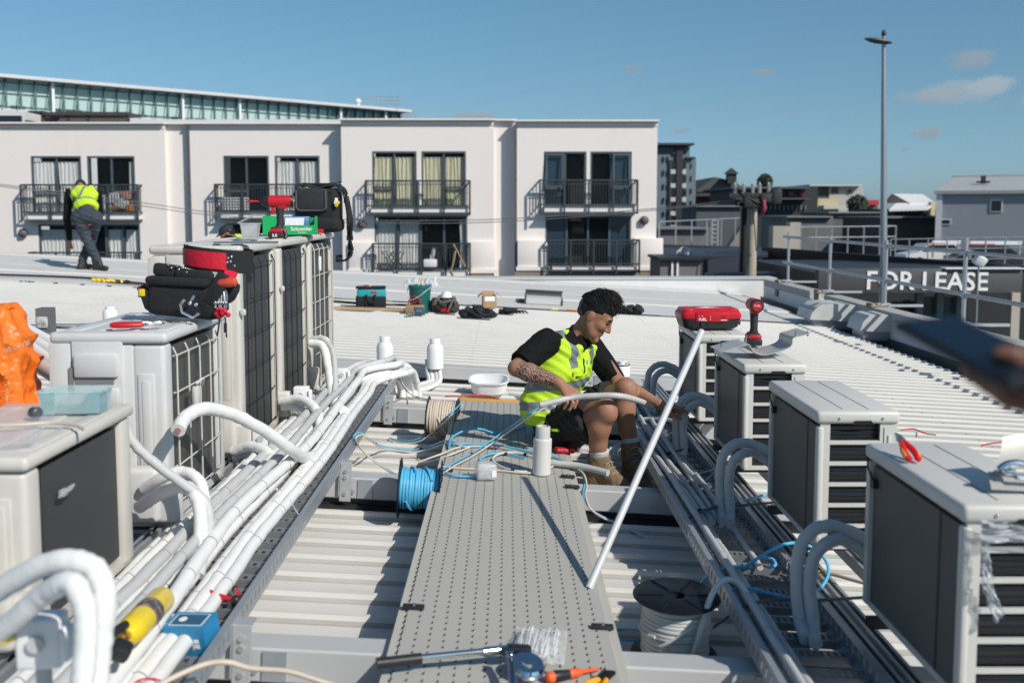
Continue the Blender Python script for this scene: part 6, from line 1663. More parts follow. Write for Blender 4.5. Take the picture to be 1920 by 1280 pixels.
# isolator boxes by the units
def isolator(u, v, Y, s, lab, rot=0.0, neck=True):
    o = at(u, v, Y); t = thing('isolator_box', lab, 'switch box', o, (0, 0, rot), 'white isolator switch boxes by the left units')
    b = MB(); b.rbox((0, 0, s * .55), (s * .85, s * .6, s), .008, 0, None, 3); b.rbox((s * .52, -.02, s * .55), (s * .22, s * .45, s * .7), .012, 0, None, 3); b.build('box_shell', PVC, t)
    b = MB(); b.cyl((s * .0, -s * .3, s * .6), (s * .0, -s * .42, s * .6), s * .16, 14); b.build('rotary_switch', PVC_G, t)
    b = MB(); b.cyl((0, 0, s * .05), (.0, 0, -s * .6), s * .15, 12); b.build('cable_gland', INSUL_G, t)


isolator(82, 1248, 1.98, .105, 'large white isolator box at the bottom left corner', .1)
isolator(492, 842, 4.75, .10, 'white isolator box below the first tall unit')
isolator(566, 758, 5.6, .10, 'white isolator box with red print below the second tall unit')
isolator(642, 716, 6.6, .09, 'small white isolator box beyond the last tall unit')
b = MB(); tread(b, [at(384, 1085, 3.2), at(392, 1040, 3.25), at(394, 985, 3.35), at(385, 935, 3.42), at(345, 910, 3.42), at(295, 868, 3.42)], 6, .0145, 10, .007)
cable('blue and yellow lead end at the bottom left corner, blue strand', [(-20, 1184, 0, 1.9), (10, 1184, 0, 1.92), (22, 1187, 0, 1.95)], .006, BLUE)
cable('blue and yellow lead end at the bottom left corner, yellow strand', [(-20, 1206, 0, 1.9), (8, 1200, 0, 1.92), (24, 1194, 0, 1.95)], .007, YELLOW)
# ================================================================== tools on top of the units
ZL1, ZL2, ZL4, ZL5, ZR = .640, .845, 1.128, 1.138, .573


def driver(lab, loc, rz, first=[None]):
    if first[0]: return dup(first[0], loc, (0, 0, rz), lab)
    t = thing('impact_driver', lab, 'impact driver', loc, (0, 0, rz), 'red impact drivers'); first[0] = t
    b = MB(); b.tube([(-.055, 0, .215), (-.05, 0, .215), (.035, 0, .215), (.075, 0, .215), (.079, 0, .215)], [.028, .034, .036, .035, .030], 20); b.rbox((.025, 0, .19), (.06, .05, .04), .012); b.rbox((-.028, 0, .165), (.018, .024, .05), .006); b.build('motor_housing', RED, t)
    b = MB(); b.tube([(-.05, 0, .215), (-.07, 0, .215), (-.085, 0, .215), (-.10, 0, .215)], [.0345, .031, .022, .012], 18); b.tube([(.076, 0, .215), (.088, 0, .215)], [.0375, .034], 20); b.build('nose', BLACK, t)
    b = MB(); b.tube([(.012, 0, .19), (.012, 0, .14), (.012, 0, .085), (.008, 0, .06), (.0, 0, .05)], [.024, .021, .020, .026, .034], 16); b.rbox((-.0, 0, .052), (.085, .062, .03), .010); b.build('grip', mat('dark_rubber', (.03, .03, .032), .6, 0, (20, .3)), t)
    b = MB(); b.rbox((-.0, 0, .018), (.105, .078, .036), .008, 0, None, 2); b.build('battery', BLACK, t)
    b = MB(); b.rbox((-.0, 0, .046), (.098, .074, .024), .010, 0, None, 2); b.box((-.015, -.0385, .036), (.02, .004, .004)); b.rbox((-.055, 0, .03), (.006, .04, .02), .002); b.build('battery_cap', RED, t)
    b = MB(); b.tube([(-.105, 0, .215), (-.135, 0, .215), (-.15, 0, .215), (-.172, 0, .215)], [.0045, .0045, .009, .003], 8); b.build('bit', RED, t)
    b = MB(); b.cyl((.0885, 0, .215), (.0895, 0, .215), .026, 20); b.build('end_cap', RED, t)
    text('FUEL', .016, TEXTW, t, frame((.0905, 0, .217), (0, 1, 0), (1, 0, 0)), depth=.0003)
    text('5.0', .024, TEXTW, t, frame((-.018, -.0398, .018), (1, 0, 0), (0, -1, 0)), depth=.0004, bold=.0006)
    b = MB(); b.tube(spline([(.035, -.042, .055), (.05, -.05, .03), (.045, -.042, .01)], 4), .004, 6); b.build('belt_hook', STEEL, t)
    return t


driver('red impact driver standing on its battery beside the green bin, bit pointing left', onz(522, 447, ZL4), R(8))
driver('red impact driver seen from behind, standing upright behind the metal trough', onz(1412, 646, ZR), R(-92))

# green parts bin
p = onz(540, 440, ZL5); t = thing('parts_bin', 'bright green open-fronted parts bin holding papers on the tall units', 'parts bin', p + Vector((0, .08, 0)), (0, 0, R(4)))
GB = mat('bright_green_plastic', (.01, .42, .12), .4, 0, (10, .15))
w, hh, dp = .325, .118, .16
b = MB(); b.box((0, 0, .003), (w, dp, .006)); b.box((0, dp / 2, hh * .45), (w, .004, hh * .9)); b.box((0.02, -dp / 2, .030), (w - .04, .004, .06))
M_ = frame((-w / 2, -dp / 2, 0), (0, 1, 0), (1, 0, 0)); b.prism([(0, 0), (dp, 0), (dp, hh), (.05, hh), (.0, hh * .98)], .004, 0, M_); b.prism([(0, 0), (dp, 0), (dp, hh), (.07, hh), (.0, .055)], .004, 0, frame((w / 2 - .004, -dp / 2, 0), (0, 1, 0), (1, 0, 0)))
b.add([(w / 2 - .06, -dp / 2, .06), (w / 2, -dp / 2, .0), (w / 2, -dp / 2, .06), (w / 2 - .06, -dp / 2, .0)], [(0, 3, 1, 2)])
b.prism([(-w / 2, 0), (-w / 2 + .09, 0), (-w / 2 + .11, .07), (-w / 2 + .085, .118), (-w / 2, .118)], .003, 0, frame((0, -dp / 2 - .001, 0), (1, 0, 0), (0, -1, 0)))
b.build('bin', GB, t)
text('Schneider', .034, TEXTW, t, frame((.08, -dp / 2 - .003, .036), (1, 0, 0), (0, -1, 0)), depth=.0004, bold=.0006)
text('Electric', .017, TEXTW, t, frame((.085, -dp / 2 - .003, .014), (1, 0, 0), (0, -1, 0)), depth=.0004)
b = MB(); b.box((0.03, -.03, .085), (.12, .003, .06), 0, (-.5, 0, 0)); b.build('white_leaflet', mat('leaflet_paper', (.72, .72, .74), .6, 0, (60, .5, (.5, .52, .55))), t); b = MB(); b.rbox((.02, .02, .085), (.20, .08, .06), .004); b.build('blue_packet', mat('blue_packet', (.05, .2, .42), .5, 0, (9, .6, (.4, .45, .5))), t)
b = MB(); b.rbox(onz(598, 437, ZL5) + Vector((0, 0, .014)), (.06, .05, .028), .006); tag(b.build('red_bit_case', RED), 'small red bit case beside the green bin', 'bit case')
# clear tub
t = thing('clear_tub', 'small clear lidded tub with its lid flipped up left of the red impact driver', 'tub', onz(470, 449, ZL4))
b = MB(); q = [(-.045, -.035), (.045, -.035), (.045, .035), (-.045, .035)]
vs = [(x * s, y * s, z) for (s, z) in ((.85, 0), (1.06, .085), (1.14, .085), (1.14, .092), (1.0, .090), (.8, .004)) for x, y in q]; b.add(vs, [(i * 4 + k, i * 4 + (k + 1) % 4, i * 4 + 4 + (k + 1) % 4, i * 4 + 4 + k) for i in range(5) for k in range(4)] + [(3, 2, 1, 0), (20, 21, 22, 23)])
b.build('tub_shell', mat('frosted_clear_plastic', (.62, .64, .65), .2, 0, None, None, .6, alpha=.5), t); b = MB(); b.box((-.02, .0, .115), (.10, .07, .005), 0, (0, R(-28), 0)); b.build('lid', mat('frosted_clear_plastic', (.62, .64, .65)), t)
b = MB(); random.seed(3)
for i in range(26): b.cyl((random.uniform(-.03, .03), random.uniform(-.025, .025), .006 + .02 * random.random()), (random.uniform(-.03, .03), random.uniform(-.025, .025), .006 + .02 * random.random()), .003, 5)
b.each('screw', STEEL, t)
# flat metal offcut under the tub
b = MB(); b.box(onz(452, 458, ZL4) + Vector((0, .1, .006)), (.30, .10, .008), 0, (0, 0, .15)); b.build('x', STEEL).name = 'metal_strip'; tag(bpy.data.objects['metal_strip'], 'flat bright metal strip lying on the tall unit in front of the clear tub', 'metal strip')

# black tool bag
p = onz(594, 436, ZL5); t = thing('tool_bag', 'large black tool bag with flap pocket and hanging strap on the last tall unit', 'tool bag', p + Vector((.0, .10, 0)), (0, 0, R(-6)))
BK2 = mat('charcoal_nylon', (.028, .029, .031), .7, 0, (18, .5, (.05, .051, .054)), (60, .4))
b = MB(); b.rbox((0, 0, .155), (.31, .20, .31), .04, 0, None, 3); b.rbox((.01, -.02, .055), (.32, .21, .10), .035, 0, None, 3); b.build('bag_body', CLOTHK, t)
b = MB(); b.rbox((-.02, -.10, .225), (.235, .05, .165), .03, 0, (.06, 0, 0), 3); b.build('flap_pocket', BK2, t)
b = MB(); P = [(-.02 + x, -.128 - z * .03, .225 + z) for x, z in ((-.105, .07), (-.105, -.05), (-.085, -.07), (.085, -.07), (.105, -.05), (.105, .07))]; b.tube(P, .006, 6); b.build('piping', mat('grey_piping', (.10, .10, .105), .6), t)
b = MB(); b.grid(lambda a, c: Vector(((a - .5) * .30, -.09 + .18 * c, .315 + .025 * math.sin(math.pi * c) + .012 * math.sin(a * 9))), 12, 8); b.rbox((0, 0, .338), (.24, .05, .02), .009); b.build('top_flap', CLOTHK, t)
b = MB(); b.tube(spline([(-.13, -.07, .30), (-.10, -.10, .285), (0, -.115, .275), (.10, -.10, .285), (.13, -.07, .30)], 5), .011, 8); b.build('handle', CLOTHK, t)
b = MB(); pts = spline([(.15, -.02, .33), (.19, -.03, .30), (.215, -.04, .22), (.235, -.05, .10), (.235, -.055, -.05), (.24, -.05, -.13), (.22, -.06, -.185), (.16, -.05, -.20), (.135, .02, -.17)], 6)
for a, c in zip(pts[:-1], pts[1:]): b.box((a + c) / 2, ((c - a).length + .012, .014, .046), 0, (c - a).to_track_quat('X', 'Y').to_matrix())
b.build('strap', CLOTHK, t)
for (nm, loc) in (('buckle', (.17, -.06, .31)), ('buckle', (-.165, -.03, .27)), ('buckle', (.212, -.05, .23))):
    b = MB(); b.rbox(loc, (.035, .014, .05), .005); b.lathe([(.014, -.003), (.02, 0), (.014, .003), (.010, 0), (.014, -.003)], 14, 0, Vector(loc) + Vector((0, -.01, .03)), (1.2, 0, 0), False); b.build(nm, mat('dark_metal_buckle', (.10, .10, .105), .3, .7), t)
for i, (x, z, m) in enumerate(((-.15, .30, STEEL), (.155, .22, TEXTW), (.165, .20, YELLOW), (-.16, .24, CHROME))):
    b = MB(); b.rbox((x, -.115, z), (.022, .012, .045), .004, 0, (0, .3 * i, 0)); b.build(['carabiner', 'paper_tag', 'yellow_tag', 'carabiner'][i], m, t)
b = MB(); q = onz(552, 420, ZL5); b.rbox(q + Vector((.0, .0, .06)), (.06, .05, .07), .012, 0, (.2, .3, .3)); b.rbox(q + Vector((.01, -.02, .055)), (.03, .02, .04), .006, 1, (.1, .3, .3)); tag(b.build('spare_battery', [BLACK, YELLOW]), 'black and yellow battery leaning between the red driver and the black bag', 'battery')

# tool belt on the grey-white unit
p = onz(345, 596, ZL2); t = thing('tool_belt', 'black and red tool belt with pouches heaped on the grey-white unit', 'tool belt', p, (0, 0, R(-6)))
px = p.y / FPX
def q(u, v, dy=0): return Vector(((u - 345) * px, dy, -(v - 592) * px))
b = MB(); b.rbox(q(350, 556, .02), (.31, .15, .150), .035, 0, (0, .08, 0), 3); b.rbox(q(345, 522, .0), (.27, .14, .035), .015, 0, (0, .05, 0)); b.rbox(q(400, 560, .0), (.10, .12, .13), .03, 0, (0, -.4, 0)); b.rbox(q(425, 540, .02), (.09, .10, .10), .03, 0, (0, .5, 0)); b.build('main_pouch', CLOTHK, t)
b = MB(); b.rbox(q(281, 552, -.01), (.055, .07, .11), .018, 0, (0, -.3, 0)); b.build('side_pouch', CLOTHK, t)
b = MB(); b.rbox(q(275, 533, -.01), (.06, .06, .018), .006, 0, (0, -.3, 0)); b.build('red_trim', RED, t); b = MB(); b.rbox(q(274, 543, -.045), (.028, .006, .03), .004, 1); b.rbox(q(274, 543, -.044), (.034, .005, .04), .004, 0); b.build('tool_label', [BLACK, YELLOW], t)
def band(b, z0, z1, mi, off=0.0):
    c = q(392, 486, .13); n = 28
    def f(a, k):
        th = R(-178) + a * R(235); x = math.cos(th) * (.145 + off); y = math.sin(th) * (.12 + off)
        return c + Vector((x, y, -.10 * x - .02 + z0 + (z1 - z0) * k))
    b.grid(f, n, 3, mi)
b = MB(); band(b, -.02, .075, 0); band(b, -.02, .075, 0, -.012); b.build('belt', CLOTHK, t)
b = MB()
c = q(392, 486, .13)
def fr(a, k):
    th = R(-165) + a * R(105); x = math.cos(th) * .149; y = math.sin(th) * .124; return c + Vector((x, y, -.10 * x - .02 - .008 + .07 * k))
b.grid(fr, 20, 3); b.build('red_lining', mat('bright_red_webbing', (.62, .012, .035), .6, 0, (30, .25), (80, .3)), t)
b = MB(); b.box(q(432, 512, .02), (.05, .05, .02), 0, (.5, .4, .2)); b.build('red_lining', mat('bright_red_webbing', (.62, .012, .035)), t)
b = MB(); b.rbox(q(318, 502, -.01), (.11, .05, .05), .012, 0, (0, .15, .2)); b.rbox(q(372, 512, -.02), (.16, .04, .05), .014, 0, (0, .1, 0)); b.rbox(q(420, 535, -.05), (.06, .03, .14), .01, 0, (0, .55, 0)); b.build('straps', CLOTHK, t)
b = MB()
for (u, v) in ((325, 491), (331, 497), (342, 493), (345, 500), (357, 497), (360, 505), (383, 516), (383, 526), (440, 478), (445, 484), (438, 486), (447, 476), (452, 492)): b.ball(q(u, v, -.035), .0058, 6)
b.build('rivets', CHROME, t)
b = MB(); b.tube([q(368, 552, -.10), q(360, 563, -.10), q(364, 576, -.105), q(384, 585, -.105), q(394, 577, -.10)], .0075, 8); b.tube([q(376, 562, -.10), q(386, 545, -.10)], .006, 8); b.ball(q(378, 559, -.10), .009, 6); b.ball(q(389, 562, -.10), .009, 6); b.build('steel_buckle', CHROME, t)
b = MB()
for i in range(5): x = 418 + i * 5; b.tube(spline([q(424 + i, 525, -.04), q(x, 545, -.05), q(x + (i % 2) * 3, 570, -.06)], 4), .005, 6); b.ball(q(x, 560, -.06), .008, 6)
b.build('steel_chain', STEEL, t)
b = MB()
for i, (u, v) in enumerate(((421, 580), (428, 584), (436, 578), (443, 582), (432, 572), (440, 574), (425, 573))): b.ball(q(u, v, -.065 - .01 * (i % 3)), .0105, 8)
b.build('red_toggles', mat('bright_red_toggle', (.65, .01, .04), .35), t)
b = MB(); b.tube([q(426, 588, -.06), q(421, 622, -.065)], .004, 6); b.tube([q(436, 586, -.06), q(439, 624, -.065)], .0035, 6); b.rbox(q(437, 606, -.065), (.012, .012, .04), .003); b.build('dangling_drivers', BLACK, t)
b = MB(); b.tube([q(424, 524, -.05), q(430, 523, -.05), q(445, 522, -.05), q(455, 521, -.05), q(458, 521, -.05)], [.016, .021, .022, .018, .01], 14); b.build('red_tool_handle', mat('red_amber_handle', (.6, .06, .04), .35, 0, (14, .5, (.7, .3, .03))), t)

# red folding knife with carabiner
t = thing('folding_knife', 'red folding knife clipped to a steel carabiner on the grey-white unit', 'knife', onz(240, 610, ZL2))
a, c = onz(206, 608, ZL2 + .012), onz(270, 606, ZL2 + .012)
b = MB(); b.tube([a, a.lerp(c, .1), a.lerp(c, .4), a.lerp(c, .9), c], [.012, .019, .021, .019, .012], 12); b.v = [Vector((p.x, p.y, ZL2 + .001 + (p.z - ZL2) * .62)) for p in b.v]; b.build('handle', RED, t, world=True)
b = MB(); e = onz(306, 606, ZL2 + .008); m_ = c.lerp(e, .5); pts = [c, c.lerp(e, .3) + Vector((0, .02, 0)), e + Vector((-.01, .018, 0)), e, e + Vector((-.012, -.018, 0)), c.lerp(e, .3) + Vector((0, -.018, 0)), c]; b.tube(spline(pts, 4), .0055, 8); b.tube([c - Vector((.005, 0, 0)), c.lerp(e, .35)], [.01, .007], 8); b.build('carabiner', STEEL, t, world=True)

# container and film on the nearest left unit
t = thing('takeaway_tub', 'clear rectangular tub with teal fittings inside on the nearest left unit', 'tub', onz(143, 770, ZL1), (0, 0, R(3)))
pz = onz(143, 770, ZL1).y / FPX; wv, hv = 115 * pz, 44 * pz
b = MB(); q_ = [(-wv / 2, 0), (wv / 2, 0), (wv / 2, .11), (-wv / 2, .11)]
vs = [((x * s), (y - .055) * s, z) for (s, z) in ((.92, 0), (1.0, hv * .9), (1.05, hv * .9), (1.05, hv), (.97, hv), (.9, .003)) for x, y in q_]; b.add(vs, [(i * 4 + k, i * 4 + (k + 1) % 4, i * 4 + 4 + (k + 1) % 4, i * 4 + 4 + k) for i in range(5) for k in range(4)] + [(3, 2, 1, 0), (20, 21, 22, 23)]); b.build('tub_shell', mat('clear_tub_plastic', (.5, .68, .70), .15, 0, (9, .4), None, .6, alpha=.42), t)
b = MB(); b.rbox((wv * .34, -.01, hv * .42), (wv * .24, .08, hv * .75), .006); b.build('teal_packet', mat('teal_plastic', (.02, .42, .50), .3, 0, (12, .4)), t); b = MB(); b.rbox((-wv * .43, -.01, hv * .4), (.012, .08, hv * .75), .003); b.build('green_packet', mat('green_plastic', (.02, .28, .16), .4), t)
b = MB(); b.rbox((-.01, .02, hv * .3), (wv * .5, .05, hv * .45), .01); b.build('grey_fitting', mat('grey_fittings', (.4, .38, .38)), t)
t = thing('torch_nozzle', 'dark torch nozzle tip lying on the nearest left unit', 'nozzle', onz(60, 783, ZL1)); b = MB(); b.lathe([(.010, 0), (.017, .004), (.018, .03), (.012, .036), (.001, .036)], 14, 0, (0, 0, .018), (R(90), 0, R(60))); b.build('nozzle', mat('dull_dark_metal', (.12, .13, .14), .4, .6), t)
t = thing('plastic_sheet', 'thin clear plastic sheet spread over the nearest left unit lid', 'plastic sheet', onz(40, 790, ZL1))
b = MB(); A_, B_, C2, D_ = onz(-80, 845, ZL1), onz(60, 838, ZL1), onz(118, 762, ZL1), onz(-60, 770, ZL1)
b.grid(lambda a, k: (A_.lerp(B_, a)).lerp(D_.lerp(C2, a), k) + Vector((0, 0, .006 + .01 * abs(mnoise.noise(Vector((a * 5, k * 5, 3)))))), 14, 14); b.build('film', mat('thin_film', (.80, .85, .92), .14, 0, None, (18, .5), .7, alpha=.35), t, world=True)
b = MB(); b.tube(spline([onz(-20, 798, ZL1 + .012), onz(40, 796, ZL1 + .012), onz(100, 792, ZL1 + .012), onz(140, 797, ZL1 + .01), onz(160, 806, ZL1 + .006)], 6), .0055, 8); tag(b.build('cable', mat('pinkish_beige_flex', (.6, .5, .42), .5)), 'beige cable end lying across the nearest left unit lid', 'cable')

# orange sack and the pipes beside it
from mathutils.noise import turbulence_vector
t = thing('rubble_sack', 'big crumpled orange plastic sack with white print at the left edge', 'sack', at(30, 790, 3.75))
ORS = mat('orange_sack_plastic', (.82, .19, .02), .38, 0, (5, .35, (.78, .12, .008)), (16, .7), .5)
Yc = 3.75; k_ = Yc / FPX
def sack(a, c):
    th = a * 2 * math.pi; z = c
    hw = .165 * (1 - .84 * z ** 2.6) * (1 + .10 * math.sin(z * 7 + 1)); hd = .20 * (1 - .8 * z ** 2.2)
    x = math.copysign(abs(math.cos(th)) ** .7, math.cos(th)) * hw; y = math.copysign(abs(math.sin(th)) ** .7, math.sin(th)) * hd
    p = Vector((x + .035 * z * z, y, -.32 + z * .67)); n = Vector((math.cos(th), math.sin(th), .15))
    q_ = Vector((p.x * 1.3 + p.z * .9, p.y * 1.3, p.z * 1.1 - p.x * 1.2)); q2_ = Vector((p.x * 1.2 - p.z * .8, p.y * 1.5 + .3, p.z + p.x))
    w_ =   .05 * mnoise.noise(p * 4 + Vector((3, 1, 7))) + .055 * (.18 - abs(mnoise.noise(q_ * 7))) + .026 * (.18 - abs(mnoise.noise(q2_ * 11))) + .007 * (.2 - abs(mnoise.noise(q_ * 27)))
    return p + n * w_ * (1 if z < .97 else .5)
b = MB(); b.M = Matrix.Translation(at(2, 740, Yc)); b.grid(sack, 120, 90); b.build('sack_skin', ORS, t, world=True, ang=28)
def ztext(s, u, v, size, y, rx=0.0):
    o = at(u, v, y); M0 = WM[t.name].inverted() @ frame(o, (math.cos(rx), -.35, math.sin(rx)), (.35, -1, .25))
    ob = text(s, size, mat('washed_white_print', (.80, .62, .50), .5), t, M0, depth=.0002)
    sk = [c for c in COL.objects if c.parent == t and c.name.startswith('sack_skin')][0]
    from mathutils.bvhtree import BVHTree
    bv = BVHTree.FromPolygons([q_.co for q_ in sk.data.vertices], [tuple(f.vertices) for f in sk.data.polygons])
    for q_ in ob.data.vertices:
        h_ = bv.ray_cast(q_.co + Vector((0, -.3, 0)), Vector((0, 1, 0)))
        if h_[0]: q_.co = h_[0] + Vector((0, -.003, 0)) - h_[1] * (.0 if h_[1].y > 0 else -.001)
    bm = bmesh.new(); bm.from_mesh(ob.data)
    bmesh.ops.delete(bm, geom=[f for f in bm.faces if any(e.calc_length() > size * 1.2 for e in f.edges)], context='FACES'); bm.to_mesh(ob.data); bm.free()
    return ob
ztext('WE CAN BE', 32, 650, .024, Yc - .32, .34)
for i in range(6): ztext('- --- -- ---'[i:i + 8], 12 + 3 * (i % 3), 694 + i * 12, .022, Yc - .32, .30)
t2 = thing('white_pipe_lengths', 'bundle end of white plastic pipe lengths behind the orange sack', 'pipes', at(90, 690, 4.2))
for i, (u0, v0, u1, v1) in enumerate(((70, 648, 112, 668), (74, 668, 112, 690), (80, 692, 114, 712), (68, 636, 112, 650))):
    b = MB(); A_, B_ = at(u0 - 30, v0 - 22, 4.1), at(u1 + 6, v1 + 5, 4.45); b.cyl(A_, B_, .030, 14); b.build('pipe', [PVC, mat('pinkish_white_pipe', (.7, .52, .46), .4)][i == 2], t2, world=True)
# grey vent box further back on the left
t = thing('vent_box', 'dark grey boxed vent with weathered louvre on the ribbed roof at the left', 'vent', at(88, 622, 7.6))
b = MB(); c = at(86, 600, 7.6); b.box(c, (.10, .12, .19)); b.build('casing', mat('dark_grey_box', (.14, .14, .14), .6, 0, (8, .5)), t, world=True); b = MB(); b.rbox(c + Vector((0, -.065, -.01)), (.085, .02, .085), .006); b.build('louvre', mat('peeling_white', (.55, .55, .53), .8, 0, (22, 1, (.05, .05, .05))), t, world=True)
for i, (v, lab) in enumerate(((609, 'grey flat cover strip across the ribbed roof left of the tall units, farther one'), (628, 'grey flat cover strip across the ribbed roof left of the tall units, nearer one'))):
    b = MB(); A_, B_ = deck(60, v + 2, -.155), deck(300, v - 4, -.155); b.box((A_ + B_) / 2, ((B_ - A_).length, .16, .012), 0, (0, math.atan(SL), math.atan2(B_.y - A_.y, B_.x - A_.x))); tag(b.build('cover_strip', mat('blue_grey_strip', (.24, .27, .30), .5, 0, (4, .3))), lab, 'cover strip', 'cover strips on the left roof')

# ------------------------------------------------------------------ on the right units
# red case
p = onz(1333, 617, ZR); t = thing('tool_case', 'red and black hard tool case lying on the farthest right unit', 'tool case', p + Vector((0, .11, .001)), (0, 0, R(2)))
b = MB(); vs = []; q0 = rrect(.178, .115, .03); q1 = rrect(.182, .12, .03); n = len(q0)
def ringmesh(b, rings, mi=0):
    vs = []; n = None
    for (hw, hd, r, z) in rings: q_ = rrect(hw, hd, r); n = len(q_); vs += [(x, y, z) for x, y in q_]
    b.add(vs, [(i * n + k, i * n + (k + 1) % n, (i + 1) * n + (k + 1) % n, (i + 1) * n + k) for i in range(len(rings) - 1) for k in range(n)] + [tuple(range(n - 1, -1, -1)), tuple(range((len(rings) - 1) * n, len(rings) * n))], mi)
ringmesh(b, [(.150, .095, .03, 0), (.168, .108, .035, .012), (.178, .116, .03, .05), (.181, .118, .03, .064)])
b.rbox((.183, 0, .035), (.012, .14, .03), .005); b.rbox((-.06, -.115, .03), (.02, .012, .05), .004); b.build('case_base', BLACK, t)
b = MB(); ringmesh(b, [(.183, .120, .03, .064), (.186, .122, .03, .070), (.184, .121, .035, .092), (.162, .100, .03, .118), (.155, .094, .03, .121)]); b.rbox((0, -.112, .075), (.205, .03, .060), .010, 0, (.12, 0, 0)); b.rbox((.135, -.01, .112), (.07, .19, .02), .008); b.rbox((-.14, -.01, .112), (.06, .19, .02), .008); b.build('case_lid', RED, t)
text('FUEL', .022, TEXTW, t, frame((-.06, -.1285, .060), (1, 0, .0), (0, -1, .12)), depth=.0004, bold=.0005)
b = MB(); Mf = frame((0, -.1285, .072), (1, 0, 0), (0, -1, .12))
b.prism([(-.085, .008), (-.075, .018), (-.068, .012), (-.05, .018), (-.06, .006), (-.07, .010)], .0006, 0, Mf); b.box((-.012, -.129, .070), (.0014, .001, .030)); b.prism([(.05, -.018), (.088, -.018), (.088, -.014), (.05, -.014)], .0006, 0, Mf)
Mt = frame((0, 0, .1212), (1, 0, 0), (0, 0, 1)); b.prism([(-.075, -.02), (.0, .045), (.02, .045), (-.01, .0), (.045, .03), (.03, .0), (.075, -.012), (-.02, -.035)], .0008, 0, Mt); b.build('white_print', TEXTW, t)
b = MB(); text('33', .034, mat('black_marker', (.02, .01, .01), .6), t, frame((.065, -.1288, .078), (1, 0, 0), (0, -1, .12)), depth=.0003)
# metal trough
p = onz(1425, 668, ZR); t = thing('metal_trough', 'bent grey-cream metal trough lying tilted on the third right unit', 'metal offcut', p + Vector((0, .05, 0)), (0, 0, R(3)))
k_ = p.y / FPX
prof = [((u - 1425) * k_, -(v - 668) * k_ + .004) for u, v in ((1346, 659), (1372, 652), (1398, 645), (1404, 650), (1412, 660), (1428, 665), (1450, 661), (1472, 654), (1482, 646), (1484, 634), (1500, 629), (1517, 624))]
b = MB(); pr = spline([(x, 0, z) for x, z in prof], 4)
vs = [(q_.x, y, q_.z + .07 * (y + .0) * 0) for y in (-.07, .13) for q_ in pr]; n = len(pr); nrm = [Vector((-(pr[min(i + 1, n - 1)] - pr[max(i - 1, 0)]).z, 0, (pr[min(i + 1, n - 1)] - pr[max(i - 1, 0)]).x)).normalized() * .004 for i in range(n)]
vs += [(Vector(v) - nrm[i % n]) for i, v in enumerate(vs)]
b.add(vs, [(i, i + 1, n + i + 1, n + i) for i in range(n - 1)] + [(2 * n + i + 1, 2 * n + i, 3 * n + i, 3 * n + i + 1) for i in range(n - 1)] + [(i, 2 * n + i, 2 * n + i + 1, i + 1) for i in range(n - 1)] + [(n + i + 1, 3 * n + i + 1, 3 * n + i, n + i) for i in range(n - 1)] + [(0, n, 3 * n, 2 * n), (n - 1, 2 * n + n - 1, 3 * n + n - 1, 2 * n - 1)])
b.build('trough', mat('cream_grey_sheet', (.52, .50, .46), .35, .2, (5, .3)), t)
b = MB()
for x in (-.20, -.07, .17, .23): b.cyl((x, -.06, .05 if x < 0 else .1), (x, -.06, .065 if x < 0 else .125), .005, 8)
b.each('screw', STEEL, t)
# red and yellow pliers
p = onz(1709, 858, ZR); t = thing('pliers', 'red and yellow insulated pliers standing splayed on the nearest right unit', 'pliers', p)
k_ = p.y / FPX; t.scale = (.72, .72, .72)
def q2(u, v, dy=0): return Vector(((u - 1709) * k_, dy, -(v - 858) * k_))
b = MB()
for s in (-1, 1): b.tube(spline([q2(1709 + s * 5, 828, .10), q2(1709 + s * 9, 836, .06), q2(1709 + s * 14, 846, .02), q2(1709 + s * 12, 857, -.02), q2(1709 + s * 13, 852, -.03)], 4), [.009, .010, .011, .012, .013, .0135, .014, .014, .014, .0135, .013, .0125, .012, .012, .012, .011, .010][:17], 10)
b.build('red_handles', mat('bright_red_grip', (.68, .02, .02), .35), t)
b = MB()
for s in (-1, 1): b.tube(spline([q2(1709 + s * 10, 832, .075), q2(1709 + s * 17, 843, .02), q2(1709 + s * 17, 854, -.015)], 4), .0085, 8)
b.build('yellow_grips', mat('amber_handles', (.85, .38, .03), .4), t)
b = MB(); b.tube([q2(1709, 829, .09), q2(1709, 822, .13), q2(1709, 818, .17)], [.014, .014, .005], 8); b.rbox(q2(1709, 826, .11), (.04, .02, .014), .005); b.build('jaws', STEEL, t)
# bracket and latch at the frame edge
t = thing('metal_bracket', 'cream folded metal cover with chromed latch on the nearest right unit', 'bracket', onz(1890, 915, ZR))
A_ = onz(1858, 918, ZR); k_ = A_.y / FPX
def q3(u, v, dy=0): return Vector((A_.x + (u - 1858) * k_, A_.y + dy, A_.z - (v - 918) * k_))
b = MB(); b.add([q3(1858, 913), q3(2050, 922), q3(2050, 900, .08), q3(1876, 896, .07)], [(0, 1, 2, 3)]); b.add([q3(1858, 917), q3(2050, 928), q3(2050, 922), q3(1858, 913)], [(0, 1, 2, 3)])
b.grid(lambda a, c: q3(1872 + 62 * a ** .8 + 70 * c, 896 - 56 * a ** 1.7 - 6 * c, .05 + .10 * a + .02 * c), 12, 4); b.build('sheet', mat('cream_grey_sheet', (.52, .50, .46)), t, world=True)
b = MB(); b.tube(spline([q3(1884, 884, .03), q3(1898, 874, .03), q3(1920, 872, .03), q3(1945, 880, .03)], 4), .010, 8); b.rbox(q3(1898, 886, .02), (.03, .03, .016), .005); b.cyl(q3(1905, 892, 0), q3(1955, 896, 0), .008, 8); b.build('latch', CHROME, t, world=True)
